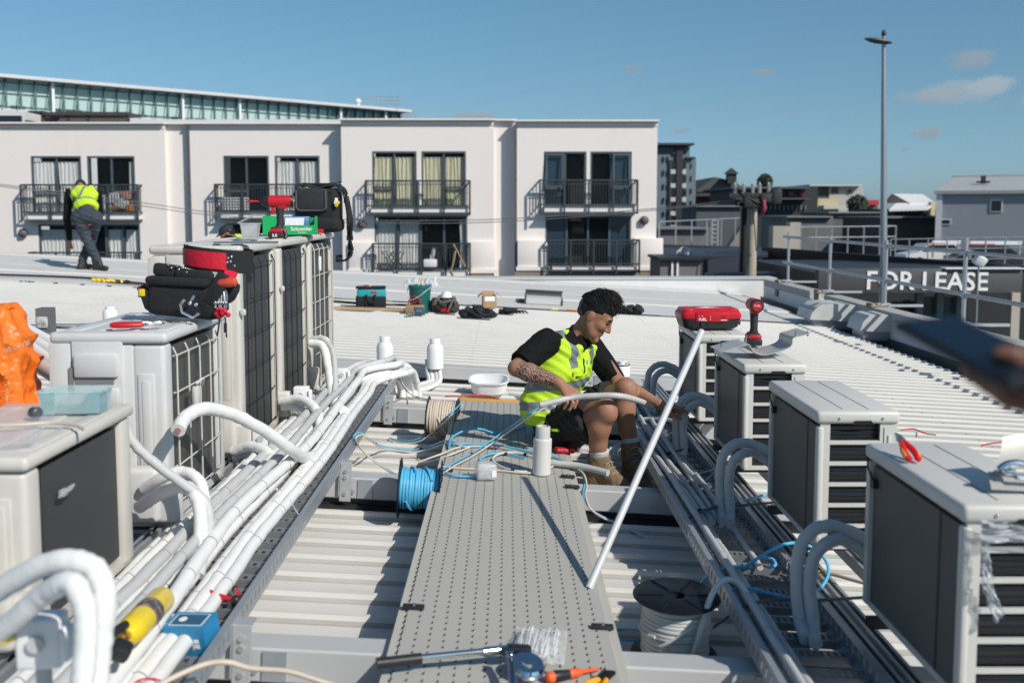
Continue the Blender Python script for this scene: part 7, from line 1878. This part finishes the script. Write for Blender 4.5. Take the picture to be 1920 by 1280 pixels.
# torn film on the front of the nearest right unit
t = thing('torn_film', 'torn strip of clear protective film hanging from the louvres of the nearest right unit', 'plastic film', at(1850, 1020, 2.39))
FILM = mat('white_clear_film', (.74, .78, .84), .2, 0, (10, .4), (18, .5), .6, alpha=.5)
def film(b, pts, wob=.008):
    A_, B_, C3, D_ = [at(u, v, 2.388) for u, v in pts]
    b.grid(lambda a, c: A_.lerp(B_, a).lerp(D_.lerp(C3, a), c) + Vector((.006 * mnoise.noise(Vector((a * 4, c * 6, 1))), -.008 - abs(mnoise.noise(Vector((a * 3, c * 4, 4)))) * .03, 0)), 12, 18)
b = MB(); film(b, [(1836, 972), (1990, 985), (1990, 1015), (1834, 1012)]); film(b, [(1834, 1010), (1850, 1012), (1856, 1085), (1836, 1085)]); film(b, [(1832, 1085), (1854, 1085), (1880, 1150), (1860, 1162)]); b.build('film', FILM, t, world=True, ang=30)

# ================================================================== things scattered on the far roof
def rf(u, v, h=-.165): return deck(u, v, h)


p = rf(694, 579); k_ = p.y / FPX; t = thing('tool_bag', 'teal and black open tool bag left of the green bucket on the far roof', 'tool bag', p + Vector((0, .10, 0)), (0, 0, R(6)))
b = MB(); b.rbox((0, 0, .09), (.42, .20, .20), .04, 0, None, 3); b.build('lower_body', CLOTHK, t); b = MB(); b.rbox((.01, 0, .215), (.40, .185, .13), .03, 0, None, 3); b.build('upper_panel', mat('teal_nylon', (.02, .36, .38), .7, 0, (10, .4), (30, .4)), t)
b = MB(); b.rbox((0, 0, .295), (.42, .21, .03), .012); b.box((.06, -.11, .10), (.03, .015, .2)); b.box((-.06, -.11, .10), (.03, .015, .2)); b.tube(spline([(-.06, -.11, .18), (-.02, -.13, .10), (.04, -.13, .10), (.06, -.11, .18)], 4), .012, 6); b.build('rim', CLOTHK, t)
b = MB(); b.box((.04, -.0945, .23), (.09, .004, .03)); b.build('red_badge', RED, t); b = MB(); b.rbox((-.06, .0, .315), (.08, .06, .025), .008); b.rbox((-.02, 0, .315), (.04, .04, .025), .006, 1); b.build('tools_inside', [RED, YELLOW], t)
p = rf(786, 586); t = thing('bucket', 'dark green bucket stuffed with clear plastic and a red hose on the far roof', 'bucket', p + Vector((0, .14, 0)))
b = MB(); b.lathe([(.001, 0), (.125, 0), (.13, .01), (.155, .33), (.160, .335), (.165, .335), (.167, .375), (.155, .378), (.152, .335), (.15, .30), (.001, .30)], 30); b.build('pail', mat('bottle_green_plastic', (.008, .125, .115), .4, 0, (8, .25)), t)
b = MB(); b.tube(spline([(-.165, 0, .34), (-.17, -.10, .22), (-.10, -.19, .18), (.02, -.20, .24), (.12, -.15, .32), (.165, 0, .34)], 6), .005, 6); b.build('wire_handle', mat('pale_wire', (.6, .6, .6), .4), t)
b = MB(); 
for i in range(5): b.grid(lambda a, c, i=i: Vector((-.15 + .09 * i + (a - .5) * .14, (c - .5) * .16, .36 + .10 * math.sin(math.pi * a) * math.sin(math.pi * c) + .05 * mnoise.noise(Vector((a * 5, c * 5, i * 3))) + .03 * (i % 2))), 8, 8)
b.build('plastic_wrap', mat('clear_film', (.8, .84, .88)), t); b = MB(); b.box((.0, -.03, .42), (.12, .02, .03), 0, (0, -.35, 0)); b.build('yellow_level', YELLOW, t)
b = MB(); b.tube(spline([(-.06 + .085 * math.cos(a_) , -.165 - .01 * math.cos(a_), .13 + .10 * math.sin(a_)) for a_ in [i * .45 for i in range(13)]], 3), .008, 6); b.tube([(-.10, -.17, .13), (-.02, -.175, .16)], .009, 6); b.build('red_hose', RED, t)
p = rf(777, 588); t = thing('cardboard_box', 'small brown cardboard box in front of the green bucket', 'box', p + Vector((0, .06, 0)), (0, 0, R(-6))); b = MB(); b.rbox((0, 0, .055), (.24, .12, .11), .004); b.build('carton', CARD, t); b = MB(); b.box((0, .0, .1115), (.03, .121, .001)); b.build('tape', mat('brown_tape', (.34, .21, .11), .3), t)
p = rf(783, 590); t = thing('grey_blue_box', 'small slate-blue box leaning in front of the brown cardboard box', 'box', p + Vector((.03, -.05, 0)), (0, 0, R(-4))); b = MB(); b.rbox((0, 0, .055), (.15, .05, .11), .005, 0, (-.1, 0, 0)); b.build('carton', mat('slate_blue_card', (.06, .10, .125), .5, 0, (6, .3)), t); b = MB(); b.box((0, -.03, .06), (.08, .002, .04), 0, (-.1, 0, 0)); b.build('label', mat('dim_label', (.12, .17, .2), .5), t)
b = MB(); q_ = rf(768, 592); b.rbox(q_ + Vector((0, 0, .02)), (.10, .06, .035), .012, 0, (.1, .2, .4)); b.rbox(q_ + Vector((.05, 0, .03)), (.03, .04, .06), .01, 0, (0, .3, .2)); tag(b.build('metal_clamp', mat('dull_grey_metal', (.2, .2, .2), .5, .5)), 'small dull grey clamp lying before the boxes by the bucket', 'clamp')
b = MB(); q_ = rf(540, 588); A_, B_ = rf(560, 579), rf(762, 583); b.box((A_ + B_) / 2 + Vector((0, 0, .02)), ((B_ - A_).length, .12, .035), 0, (0, math.atan(SL), math.atan2(B_.y - A_.y, B_.x - A_.x))); tag(b.build('timber_plank', WOOD), 'timber plank lying on the far roof beneath the teal bag', 'plank')
b = MB(); b.tube(spline([rf(-60, 513, -.13), rf(160, 521, -.13), rf(300, 535, -.13), rf(640, 566, -.13), rf(760, 572, -.13), rf(830, 578, -.13)], 8), .02, 6); tag(b.build('safety_line', BLACK), 'long black safety line running along the roof past the teal bag', 'rope')


def heap(name, lab, cat, u0, u1, v0, v1, m, seed, n=9, extra=None):
    random.seed(seed); a_, c_ = rf(u0, v1), rf(u1, v1); k = a_.y / FPX; w = (u1 - u0) * k; h_ = (v1 - v0) * k
    t = thing(name, lab, cat, (a_ + c_) / 2 + Vector((0, .12, 0)))
    A = Body(); o = WM[t.name].translation
    for i in range(n):
        x = (i + .5) / n - .5; hh_ = h_ * (.5 + .5 * math.cos(x * 2.4)) * random.uniform(.6, 1.0)
        A.cone(o + Vector((x * w * .9, random.uniform(-.06, .06), hh_ * .35)), o + Vector((x * w * .9 + random.uniform(-.06, .06), random.uniform(-.05, .08), hh_ * .62)), hh_ * .38, hh_ * .28, .03)
    A.noise = lambda X, Y, Z: .014 * np.sin(X * 38 + Z * 50 + seed) * np.sin(Y * 42 - Z * 33) + .006 * np.sin(X * 90 + Y * 110 + Z * 80)
    A.cut = [half(o, (0, 0, -1))]
    A.mesh('heap_body', m, t, .013)
    return t, o, w, h_


t, o, w, h_ = heap('harness', 'tangled black and grey safety harness heap right of the bucket', 'harness', 806, 858, 553, 588, mat('black_webbing', (.022, .022, .024), .7, 0, (20, .7, (.12, .11, .10)), (60, .6)), 5, 7)
b = MB()
for i in range(7): a_ = random.random() * 6; b.tube(spline([o + Vector((math.cos(a_ + q_) * w * .42, -.1 + math.sin(a_ + q_) * .12, .06 + .18 * abs(math.sin(q_ * 2 + i)))) for q_ in (0, .7, 1.4, 2.1)], 4), .014, 6)
b.build('straps', mat('grey_brown_strap', (.13, .115, .10), .7), t, world=True)
b = MB(); b.rbox(o + Vector((.02, -.12, .05)), (.12, .03, .05), .01, 1); b.lathe([(.001, 0), (.09, .0), (.06, .07), (.001, .09)], 10, 0, o + Vector((.03, .0, h_ * .86))); b.build('clips', [PVC, RED], t, world=True)
t, o, w, h_ = heap('duffel_bag', 'flat black duffel bag lying right of the harness heap', 'bag', 862, 932, 566, 598, CLOTHK, 9, 9)
b = MB(); b.tube(spline([o + Vector((-.1, -.10, .12)), o + Vector((-.02, -.17, .05)), o + Vector((.12, -.16, .06)), o + Vector((.18, -.08, .12))], 5), .016, 6); b.build('handle', CLOTHK, t, world=True)
t, o, w, h_ = heap('strap_tangle', 'small tangle of black straps and buckles right of the duffel bag', 'straps', 934, 966, 572, 590, CLOTHK, 13, 6)
b = MB()
for i in range(5): b.tube(spline([o + Vector((-.1 + .06 * i, -.1, .03)), o + Vector((.0 + .06 * i, -.14, .06)), o + Vector((.1 + .05 * i, -.12, .02))], 4), .011, 5)
b.build('straps', CLOTHK, t, world=True)
heap('jacket', 'black jacket crumpled on the far roof behind the seated man\'s head', 'jacket', 1156, 1208, 566, 590, CLOTHK, 17, 7)
p = rf(917, 577); t = thing('cardboard_box', 'open cardboard box with white label behind the black duffel bag', 'box', p + Vector((0, .1, 0)), (0, 0, R(8)))
b = MB()
for (x, y, sx, sy) in ((0, -.09, .20, .004), (0, .09, .20, .004), (-.10, 0, .004, .18), (.10, 0, .004, .18)): b.box((x, y, .09), (sx, sy, .18))
b.box((0, 0, .004), (.20, .18, .006)); b.box((-.14, 0, .19), (.09, .17, .004), 0, (0, -.7, 0)); b.box((.14, 0, .19), (.09, .17, .004), 0, (0, .7, 0)); b.box((0, .12, .21), (.19, .07, .004), 0, (1.0, 0, 0)); b.build('carton', CARD, t); b = MB(); b.box((.0, -.0935, .135), (.15, .002, .07)); b.build('label', TEXTW, t)
p = rf(1020, 572); t = thing('roof_hatch_frame', 'open grey sheet-metal upstand frame set in the far roof left of the seated man', 'roof hatch', p + Vector((0, .25, 0)), (0, math.atan(SL), R(-2)))
b = MB(); b.box((0, .25, .09), (.60, .02, .20)); b.box((-.30, 0, .07), (.02, .5, .17)); b.box((.30, 0, .04), (.02, .5, .1)); b.box((0, .24, .195), (.62, .06, .015)); b.build('frame', mat('dark_frame_metal', (.12, .12, .12), .5, .3), t); b = MB(); b.box((0, .0, .06), (.56, .46, .1)); b.build('pale_insert', mat('pale_insert', (.55, .55, .54), .6), t)
b = MB(); b.rbox(rf(985, 566) + Vector((0, 0, .02)), (.30, .15, .05), .02, 0, (.05, .1, .2)); tag(b.build('grey_rag', mat('grey_rag', (.25, .25, .25), .9, 0, (12, .7))), 'flat grey rag left of the metal hatch frame', 'rag')
b = MB(); b.rbox(rf(1040, 581) + Vector((0, 0, .015)), (.15, .07, .03), .006); b.box(rf(1040, 581) + Vector((0, -.036, .018)), (.08, .004, .02), 1); tag(b.build('yellow_packet', [YELLOW, TEXTW]), 'small yellow packet on the far roof before the hatch frame', 'packet')
b = MB(); b.cyl(rf(1062, 581, -.15), rf(1084, 583, -.15), .014, 8); tag(b.build('orange_marker', ORANGE), 'orange marker lying on the far roof behind the seated man', 'marker')
b = MB()
for i in range(9): a_ = rf(178 + i * 9, 527 + i * .5, -.15); b.rbox(a_ + Vector((0, 0, .02)), (.10, .05, .035 if i < 5 else .02), .012, 0 if i % 2 == 0 or i < 4 else 1, (random.random(), random.random() * .5, random.random()))
b.tube(spline([rf(200, 529, -.14), rf(240, 532, -.13), rf(280, 533, -.14)], 5), .012, 6, 1); tag(b.build('yellow_lanyard', [YELLOW, BLACK]), 'yellow and black shock lanyard lying on the roof below the bending man', 'lanyard')
# ================================================================== the other people
def bending_man():
    Y = 17.6; t = thing('person', 'man in yellow vest and navy trousers bending over before the left balconies', 'person', rf(168, 508, -.15))
    P = lambda u, v, dy=0.0: at(u, v, Y + dy)
    hL, hR = P(148, 408), P(178, 408); pel = (hL + hR) / 2 + Vector((0, 0, .04)); wst = P(162, 386, .15); chs = P(158, 366, .42); up = P(155, 358, .58)
    shL, shR = P(130, 362, .55), P(182, 364, .55); nk = P(153, 352, .66); H = P(151, 349, .80)
    elL, wrL = P(126, 408, .45), P(131, 452, .62); elR, wrR = P(186, 402, .8), P(176, 432, 1.05)
    knA, anA = P(164, 452, -.02), P(182, 487, .05); knB, anB = P(172, 450, .30), P(153, 489, .10)
    B = Body(); X_ = Vector((1, 0, 0))
    B.cone(hL, hR, .115, None, .05); B.cone(pel, wst, .135, .13, .06); B.cone(wst - X_ * .06, wst + X_ * .06, .11, None, .05); B.cone(chs - X_ * .09, chs + X_ * .09, .115, None, .05); B.cone(wst, chs, .12, .12, .06); B.cone(up - X_ * .12, up + X_ * .12, .075, None, .05)
    B.cone(up, nk, .06, .055, .03); head(B, H, Vector((-.15, .55, -.83)))
    for s_, e_, w_ in ((shL, elL, wrL), (shR, elR, wrR)):
        B.chain([s_, e_], [.06, .045], .03); B.chain([e_, w_], [.045, .032], .015)
        d = (w_ - e_).normalized(); side = Vector((0, 1, 0)).cross(d).normalized()
        kk = [w_ + d * .085 + side * (.03 - .02 * i) for i in range(4)]
        tp = [[k + d * .035 + Vector((0, .015, 0)), k + d * (.062 + .008 * (i in (1, 2))) + Vector((0, .035, 0))] for i, k in enumerate(kk)]
        hand(B, w_, kk, tp, [w_ + d * .03 + side * .03, w_ + d * .07 + side * .05 + Vector((0, .02, 0)), w_ + d * .10 + side * .045 + Vector((0, .03, 0))], .01, .024, .0115)
    for h, k, a in ((hL, knA, anA), (hR, knB, anB)):
        B.chain([h, h.lerp(k, .5), k], [.10, .085, .06], .03); B.chain([k, k.lerp(a, .35), a], [.058, .058, .04], .02)
    B.mesh('body', SKIN_D, t, .0115)
    # cap
    A = Body(); f = Vector((-.15, .55, -.83)).normalized(); z = Vector((0, 0, 1)); u = (z - f * z.dot(f)).normalized(); r = f.cross(u); A.ell(H + u * .03, Mx(f, r, u), (.115, .093, .10), .02); A.cone(H + f * .10 + u * .05, H + f * .18 + u * .03, .05, .02, .03); A.cone(nk, H, .09, .09, .03)
    A.cut = [half(H - u * .03 + f * .0, -u - f * .1)]
    A.mesh('cap', mat('navy_cap', (.022, .026, .034), .8, 0, (9, .4)), t, .011)
    A = Body()     # jumper
    A.cone(wst - X_ * .06, wst + X_ * .06, .125, None, .05); A.cone(chs - X_ * .09, chs + X_ * .09, .128, None, .05); A.cone(wst, chs, .13, .13, .06); A.cone(up - X_ * .14, up + X_ * .14, .085, None, .05)
    for s_, e_, w_ in ((shL, elL, wrL), (shR, elR, wrR)): A.chain([s_, e_, w_.lerp(e_, .12)], [.082, .066, .048], .03)
    A.noise = lambda X, Y, Z: .006 * np.sin(X * 40 + Z * 44) * np.sin(Y * 36 - Z * 30)
    A.mesh('jumper', SHIRTK, t, .012)
    A = Body()     # vest
    A.cone(wst - X_ * .07, wst + X_ * .07, .142, None, .05); A.cone(chs - X_ * .10, chs + X_ * .10, .142, None, .05); A.cone(wst, chs, .145, .145, .06); A.cone(up - X_ * .13, up + X_ * .13, .10, None, .05); A.cone(pel + Vector((0, .03, .07)), wst, .15, .15, .05)
    ax = (chs - pel).normalized(); A.cut = [half(pel + ax * .10, -ax), half(up + ax * .09, ax)]
    A.noise = lambda X, Y, Z: .006 * np.sin(X * 30 + Z * 34) * np.sin(Y * 30 - Z * 20)
    PN, AX = np.array(pel), np.array(ax); UP = np.array(up)
    def mv(C):
        s_ = (C - PN) @ AX; lx = C[:, 0] - UP[0]; m = np.zeros(len(C)); m[np.abs(s_ - .33 + .25 * np.abs(lx)) < .024] = 1; m[(np.abs(np.abs(lx) - .115 + .0 * s_) < .022) & (s_ > .30)] = 1; m[np.abs(lx + .145) < .022] = 1; return m
    A.mesh('vest', [LIME, REFL], t, .011, mv)
    A = Body()     # trousers
    A.cone(hL, hR, .128, None, .04); A.cone(pel, wst, .15, .135, .06)
    for h, k, a in ((hL, knA, anA), (hR, knB, anB)): A.chain([h, h.lerp(k, .5), k], [.125, .105, .080], .035); A.chain([k, k.lerp(a, .4), a + (k - a).normalized() * .02], [.080, .082, .070], .03)
    A.noise = lambda X, Y, Z: .007 * np.sin(X * 36 - Z * 52) * np.sin(Y * 40 + Z * 30) + .004 * np.sin(Z * 75 + X * 30)
    A.cut = [half(pel.lerp(wst, .75), wst - pel)]
    A.mesh('trousers', NAVY, t, .011)
    b = MB(); b.tube(spline([pel + Vector((-.16, -.06, -.16)), pel + Vector((-.05, -.15, -.20)), pel + Vector((.05, -.15, -.20)), pel + Vector((.15, -.06, -.14))], 5), .008, 6); b.tube(spline([up + Vector((-.15, -.02, .06)), chs + Vector((-.165, -.08, 0)), wst + Vector((-.16, -.08, -.05)), pel + Vector((-.17, -.05, -.06))], 5), .016, 6); b.rbox(pel + Vector((-.19, -.02, -.12)), (.06, .08, .18), .015); b.rbox(pel + Vector((.18, .0, -.02)), (.05, .07, .10), .015); b.build('harness_webbing', CLOTHK, t, world=True)
    b = MB(); b.box(pel + Vector((.10, -.135, -.165)), (.05, .01, .015), 0, (0, -.5, 0)); b.box(pel + Vector((-.07, -.14, -.195)), (.03, .01, .015), 0, (0, .5, 0)); b.build('pink_trim', mat('pink_trim', (.6, .05, .12), .6), t, world=True)
    for a, k, d in ((anA, knA, Vector((.75, -.35, 0))), (anB, knB, Vector((.25, .8, 0)))):
        d.normalize(); A = Body(); zr = rf(168, 508, -.145).z + (a.x - rf(168, 508).x) * -SL; s0 = Vector((a.x, a.y, zr + .05)) - d * .05; toe = s0 + d * .26
        A.cone(s0, toe, .052, .045, .03); A.cone(s0 + d * .03, a + (k - a).normalized() * .09, .06, .066, .03); A.cone(s0.lerp(toe, .55) + Vector((0, 0, .02)), a + d * .03, .045, .055, .03); A.cut = [half((a.x, a.y, zr), (0, 0, -1)), half(a + (k - a).normalized() * .10, k - a)]
        A.mesh('boot', BOOTK, t, .0115)


bending_man()


def kneeling_man():
    Y = 14.3; t = thing('person', 'man in dark cap and yellow vest crouching half hidden behind the tall units', 'person', T(at(430, 440, Y).x, Y, -.2))
    P = lambda u, v, dy=0.0: at(u, v, Y + dy)
    H = P(426, 438); nk = P(431, 446, .05); up = P(441, 451, .08); chs = P(456, 468, .1); pel = P(470, 512, .15); X_ = Vector((.25, 1, 0)).normalized()
    B = Body(); B.cone(chs - X_ * .09, chs + X_ * .09, .115, None, .05); B.cone(up - X_ * .12, up + X_ * .12, .07, None, .05); B.cone(chs, pel, .12, .13, .05); B.cone(up, nk, .058, .052, .03); B.cone(nk, H, .05, .05, .03); f = Vector((-.82, -.18, -.45)); f, r, u, PP = head(B, H, f)
    for s in (-1, 1):
        sh = up + X_ * .19 * s; el = sh + Vector((-.12, -.04 * s, -.24)); wr = el + Vector((-.2, 0, -.12)); B.chain([sh, el, wr], [.056, .042, .03], .03); d = (wr - el).normalized()
        kk = [wr + d * .085 + X_ * (.03 - .02 * i) for i in range(4)]; hand(B, wr, kk, [[k + d * .035, k + d * .06 + Vector((0, 0, -.02))] for k in kk], [wr + d * .03 + X_ * .03, wr + d * .07 + X_ * .05, wr + d * .09 + X_ * .05], .01, .022, .011)
        hip = pel + X_ * .1 * s; kn = hip + Vector((-.38, 0, -.18)); an = Vector((kn.x + .30, kn.y, t.location.z + .08)); B.chain([hip, kn, an], [.10, .062, .045], .03); B.cone(an, an + Vector((-.17, 0, -.03)), .045, .035, .02)
    B.mesh('body', SKIN_D, t, .010)
    A = Body(); A.ell(H + u * .035 - f * .005, Mx(f, r, u), (.108, .086, .095), .02); A.cone(H + f * .09 + u * .045 + r * .04, H + f * .16 + u * .02 + r * .03, .016, .010, .02); A.cone(H + f * .09 + u * .045 - r * .04, H + f * .16 + u * .02 - r * .03, .016, .010, .02); A.cut = [half(H + u * .022 - f * .02, -u)]
    A.noise = lambda X, Y, Z: .002 * np.sin(X * 80) * np.sin(Y * 70)
    # keep the peak: cut only above the brow line
    A.mesh('cap', mat('navy_cap', (.022, .026, .034), .8), t, .0085)
    A = Body(); A.ell(H + u * .02 - f * .02, Mx(f, r, u), (.095, .080, .085), .02); A.cut = [half(H + u * .045, u), half(H + f * .0, f), half(H - u * .05, -u)]; A.mesh('hair', HAIRM, t, .009)
    A = Body(); A.cone(chs - X_ * .09, chs + X_ * .09, .140, None, .05); A.cone(up - X_ * .14, up + X_ * .14, .095, None, .05); A.cone(chs, pel, .14, .15, .05)
    A.cut = [half(up + (nk - up) * .55, nk - up), half(pel, pel - chs)]; UP = np.array(up); XN = np.array(X_)
    A.noise = lambda X, Y, Z: .005 * np.sin(X * 36 + Z * 30) * np.sin(Y * 34)
    A.mesh('vest', [LIME, SHIRTK], t, .010, lambda C: (np.abs(np.abs((C - UP) @ XN) - .10) < .02).astype(float))
    A = Body()
    for s in (-1, 1):
        sh = up + X_ * .19 * s; el = sh + Vector((-.12, -.04 * s, -.24)); wr = el + Vector((-.2, 0, -.12)); A.chain([sh - X_ * .05 * s, sh, el, wr.lerp(el, .2)], [.08, .08, .06, .046], .03)
    A.mesh('sleeves', SHIRTK, t, .011)


kneeling_man()


def phone_person():
    t = thing('person', 'person in dark clothes holding out a phone at the right picture edge', 'person', (.64, 1.05, -.24))
    f = Vector((-.75, .55, 0)).normalized(); X_ = Vector((f.y, -f.x, 0))      # X_: the person's right
    pel = Vector((.86, 1.02, .62)); chs = Vector((.86, 1.06, 1.02)); up = Vector((.86, 1.07, 1.20)); nk = Vector((.85, 1.08, 1.32)); H = Vector((.83, 1.10, 1.47))
    B = Body(); B.cone(pel - X_ * .09, pel + X_ * .09, .115, None, .05); B.cone(pel, chs, .12, .125, .05); B.cone(chs - X_ * .08, chs + X_ * .08, .115, None, .05); B.cone(up - X_ * .12, up + X_ * .12, .07, None, .05); B.cone(up, nk, .058, .052, .03)
    f2, r2, u2, PP = head(B, H, Vector((-.72, .45, -.35)))
    shA = up + X_ * .17; elA = Vector((.79, .90, .98)); wrA = at(1925, 712, .98)
    shB = up - X_ * .17; elB = Vector((.99, 1.28, .92)); wrB = Vector((.86, 1.30, .78))
    B.chain([shA, elA, wrA], [.056, .044, .03], .03); B.chain([shB, elB, wrB], [.056, .044, .03], .03)
    # hand under the phone: fingers along its far lower edge, thumb over the face
    kk = [at(1893, 690, .99), at(1888, 706, .98), at(1890, 722, .97), at(1900, 738, .965)]
    tp = [[at(1858, 680, 1.00), at(1822, 684, 1.01)], [at(1852, 700, .995), at(1812, 690, 1.01)], [at(1858, 718, .985), at(1826, 706, 1.0)], [at(1872, 734, .975), at(1846, 722, .985)]]
    hand(B, wrA, kk, tp, [at(1915, 690, .965), at(1900, 668, .955), at(1874, 664, .955)], .008, .022, .0095)
    kb = [wrB + Vector((-.08, .0, -.02 - .018 * i)) for i in range(4)]; hand(B, wrB, kb, [[k + Vector((-.03, 0, -.02)), k + Vector((-.05, .01, -.04))] for k in kb], [wrB + Vector((-.04, -.03, -.01)), wrB + Vector((-.07, -.04, -.02))], .01, .022, .010)
    for s in (-1, 1):
        hip = pel + X_ * .09 * s; kn = hip + Vector((-.07, .02 * s, -.40)); an = Vector((.64, 1.05 - .13 * s, -.16)); B.chain([hip, kn, an], [.095, .062, .04], .03); B.cone(an, an + f * .16 - Vector((0, 0, .03)), .04, .035, .02)
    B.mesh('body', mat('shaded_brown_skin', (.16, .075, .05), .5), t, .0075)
    A = Body(); A.ell(H + u2 * .04 - f2 * .012, Mx(f2, r2, u2), (.108, .088, .10), .02); A.cut = [half(H + u2 * .02 + f2 * .0, -u2 + f2 * .9)]; A.noise = lambda X, Y, Z: .004 * np.sin(X * 90 + Z * 70) * np.sin(Y * 80); A.mesh('hair', HAIRM, t, .009)
    A = Body(); A.cone(pel, chs, .132, .138, .05); A.cone(chs - X_ * .08, chs + X_ * .08, .128, None, .05); A.cone(up - X_ * .13, up + X_ * .13, .085, None, .05); A.chain([shA, elA, wrA.lerp(elA, .30)], [.078, .066, .055], .03); A.chain([shB, elB, wrB.lerp(elB, .2)], [.078, .062, .05], .03); A.cone(up, nk, .075, .062, .03); A.cut = [half(nk, nk - up)]
    A.noise = lambda X, Y, Z: .005 * np.sin(X * 44 + Z * 40) * np.sin(Y * 40 - Z * 30); A.mesh('jumper', SHIRTK, t, .010)
    A = Body(); A.cone(pel + Vector((0, 0, .06)), chs, .155, .152, .05); A.cone(chs - X_ * .085, chs + X_ * .085, .142, None, .05); A.cone(up - X_ * .10, up + X_ * .10, .10, None, .05); A.cut = [half(up + Vector((0, 0, .06)), (0, 0, 1)), half(pel + Vector((0, 0, .08)), (0, 0, -1))]; A.mesh('vest', [LIME, REFL], t, .011, lambda C: (np.abs(C[:, 2] - .86) < .025).astype(float))
    A = Body(); A.cone(pel - X_ * .09, pel + X_ * .09, .135, None, .05)
    for s in (-1, 1):
        hip = pel + X_ * .09 * s; kn = hip + Vector((-.07, .02 * s, -.40)); an = Vector((.64, 1.05 - .13 * s, -.16)); A.chain([hip, kn, an + Vector((0, 0, .05))], [.122, .088, .07], .03)
    A.cut = [half(pel + Vector((0, 0, .10)), (0, 0, 1))]; A.mesh('trousers', SHORTK, t, .011)
    for s in (-1, 1):
        an = Vector((.64, 1.05 - .13 * s, -.16)); A = Body(); A.cone(an - Vector((0, 0, .03)), an + f * .18 - Vector((0, 0, .04)), .05, .043, .03); A.cone(an - Vector((0, 0, .02)), an + Vector((0, 0, .06)), .052, .056, .03); A.mesh('boot', BOOTK, t, .011)
    # the phone itself
    t2 = thing('phone', 'dark phone held out at the right edge, out of focus', 'phone', at(1830, 665, 1.0))
    c = at(1836, 656, 1.0); ex = (at(1915, 712, .94) - at(1742, 622, 1.06)); ey = (at(1792, 588, 1.10) - at(1735, 640, 1.02)); M = frame(c, ex, ex.cross(ey)); 
    if M.col[2].z < 0: M = frame(c, ex, -ex.cross(ey))
    b = MB(); b.M = M; b.rbox((0, 0, 0), (.168, .082, .010), .0045, 0, None, 2); b.build('case', mat('black_phone_case', (.014, .014, .016), .5), t2, world=True)
    b = MB(); b.M = M; b.rbox((0, 0, .0052), (.160, .075, .0012), .0005, 0, None, 1); b.build('screen', mat('dark_glass_screen', (.006, .014, .025), .25, 0, None, None, .3), t2, world=True)


phone_person()
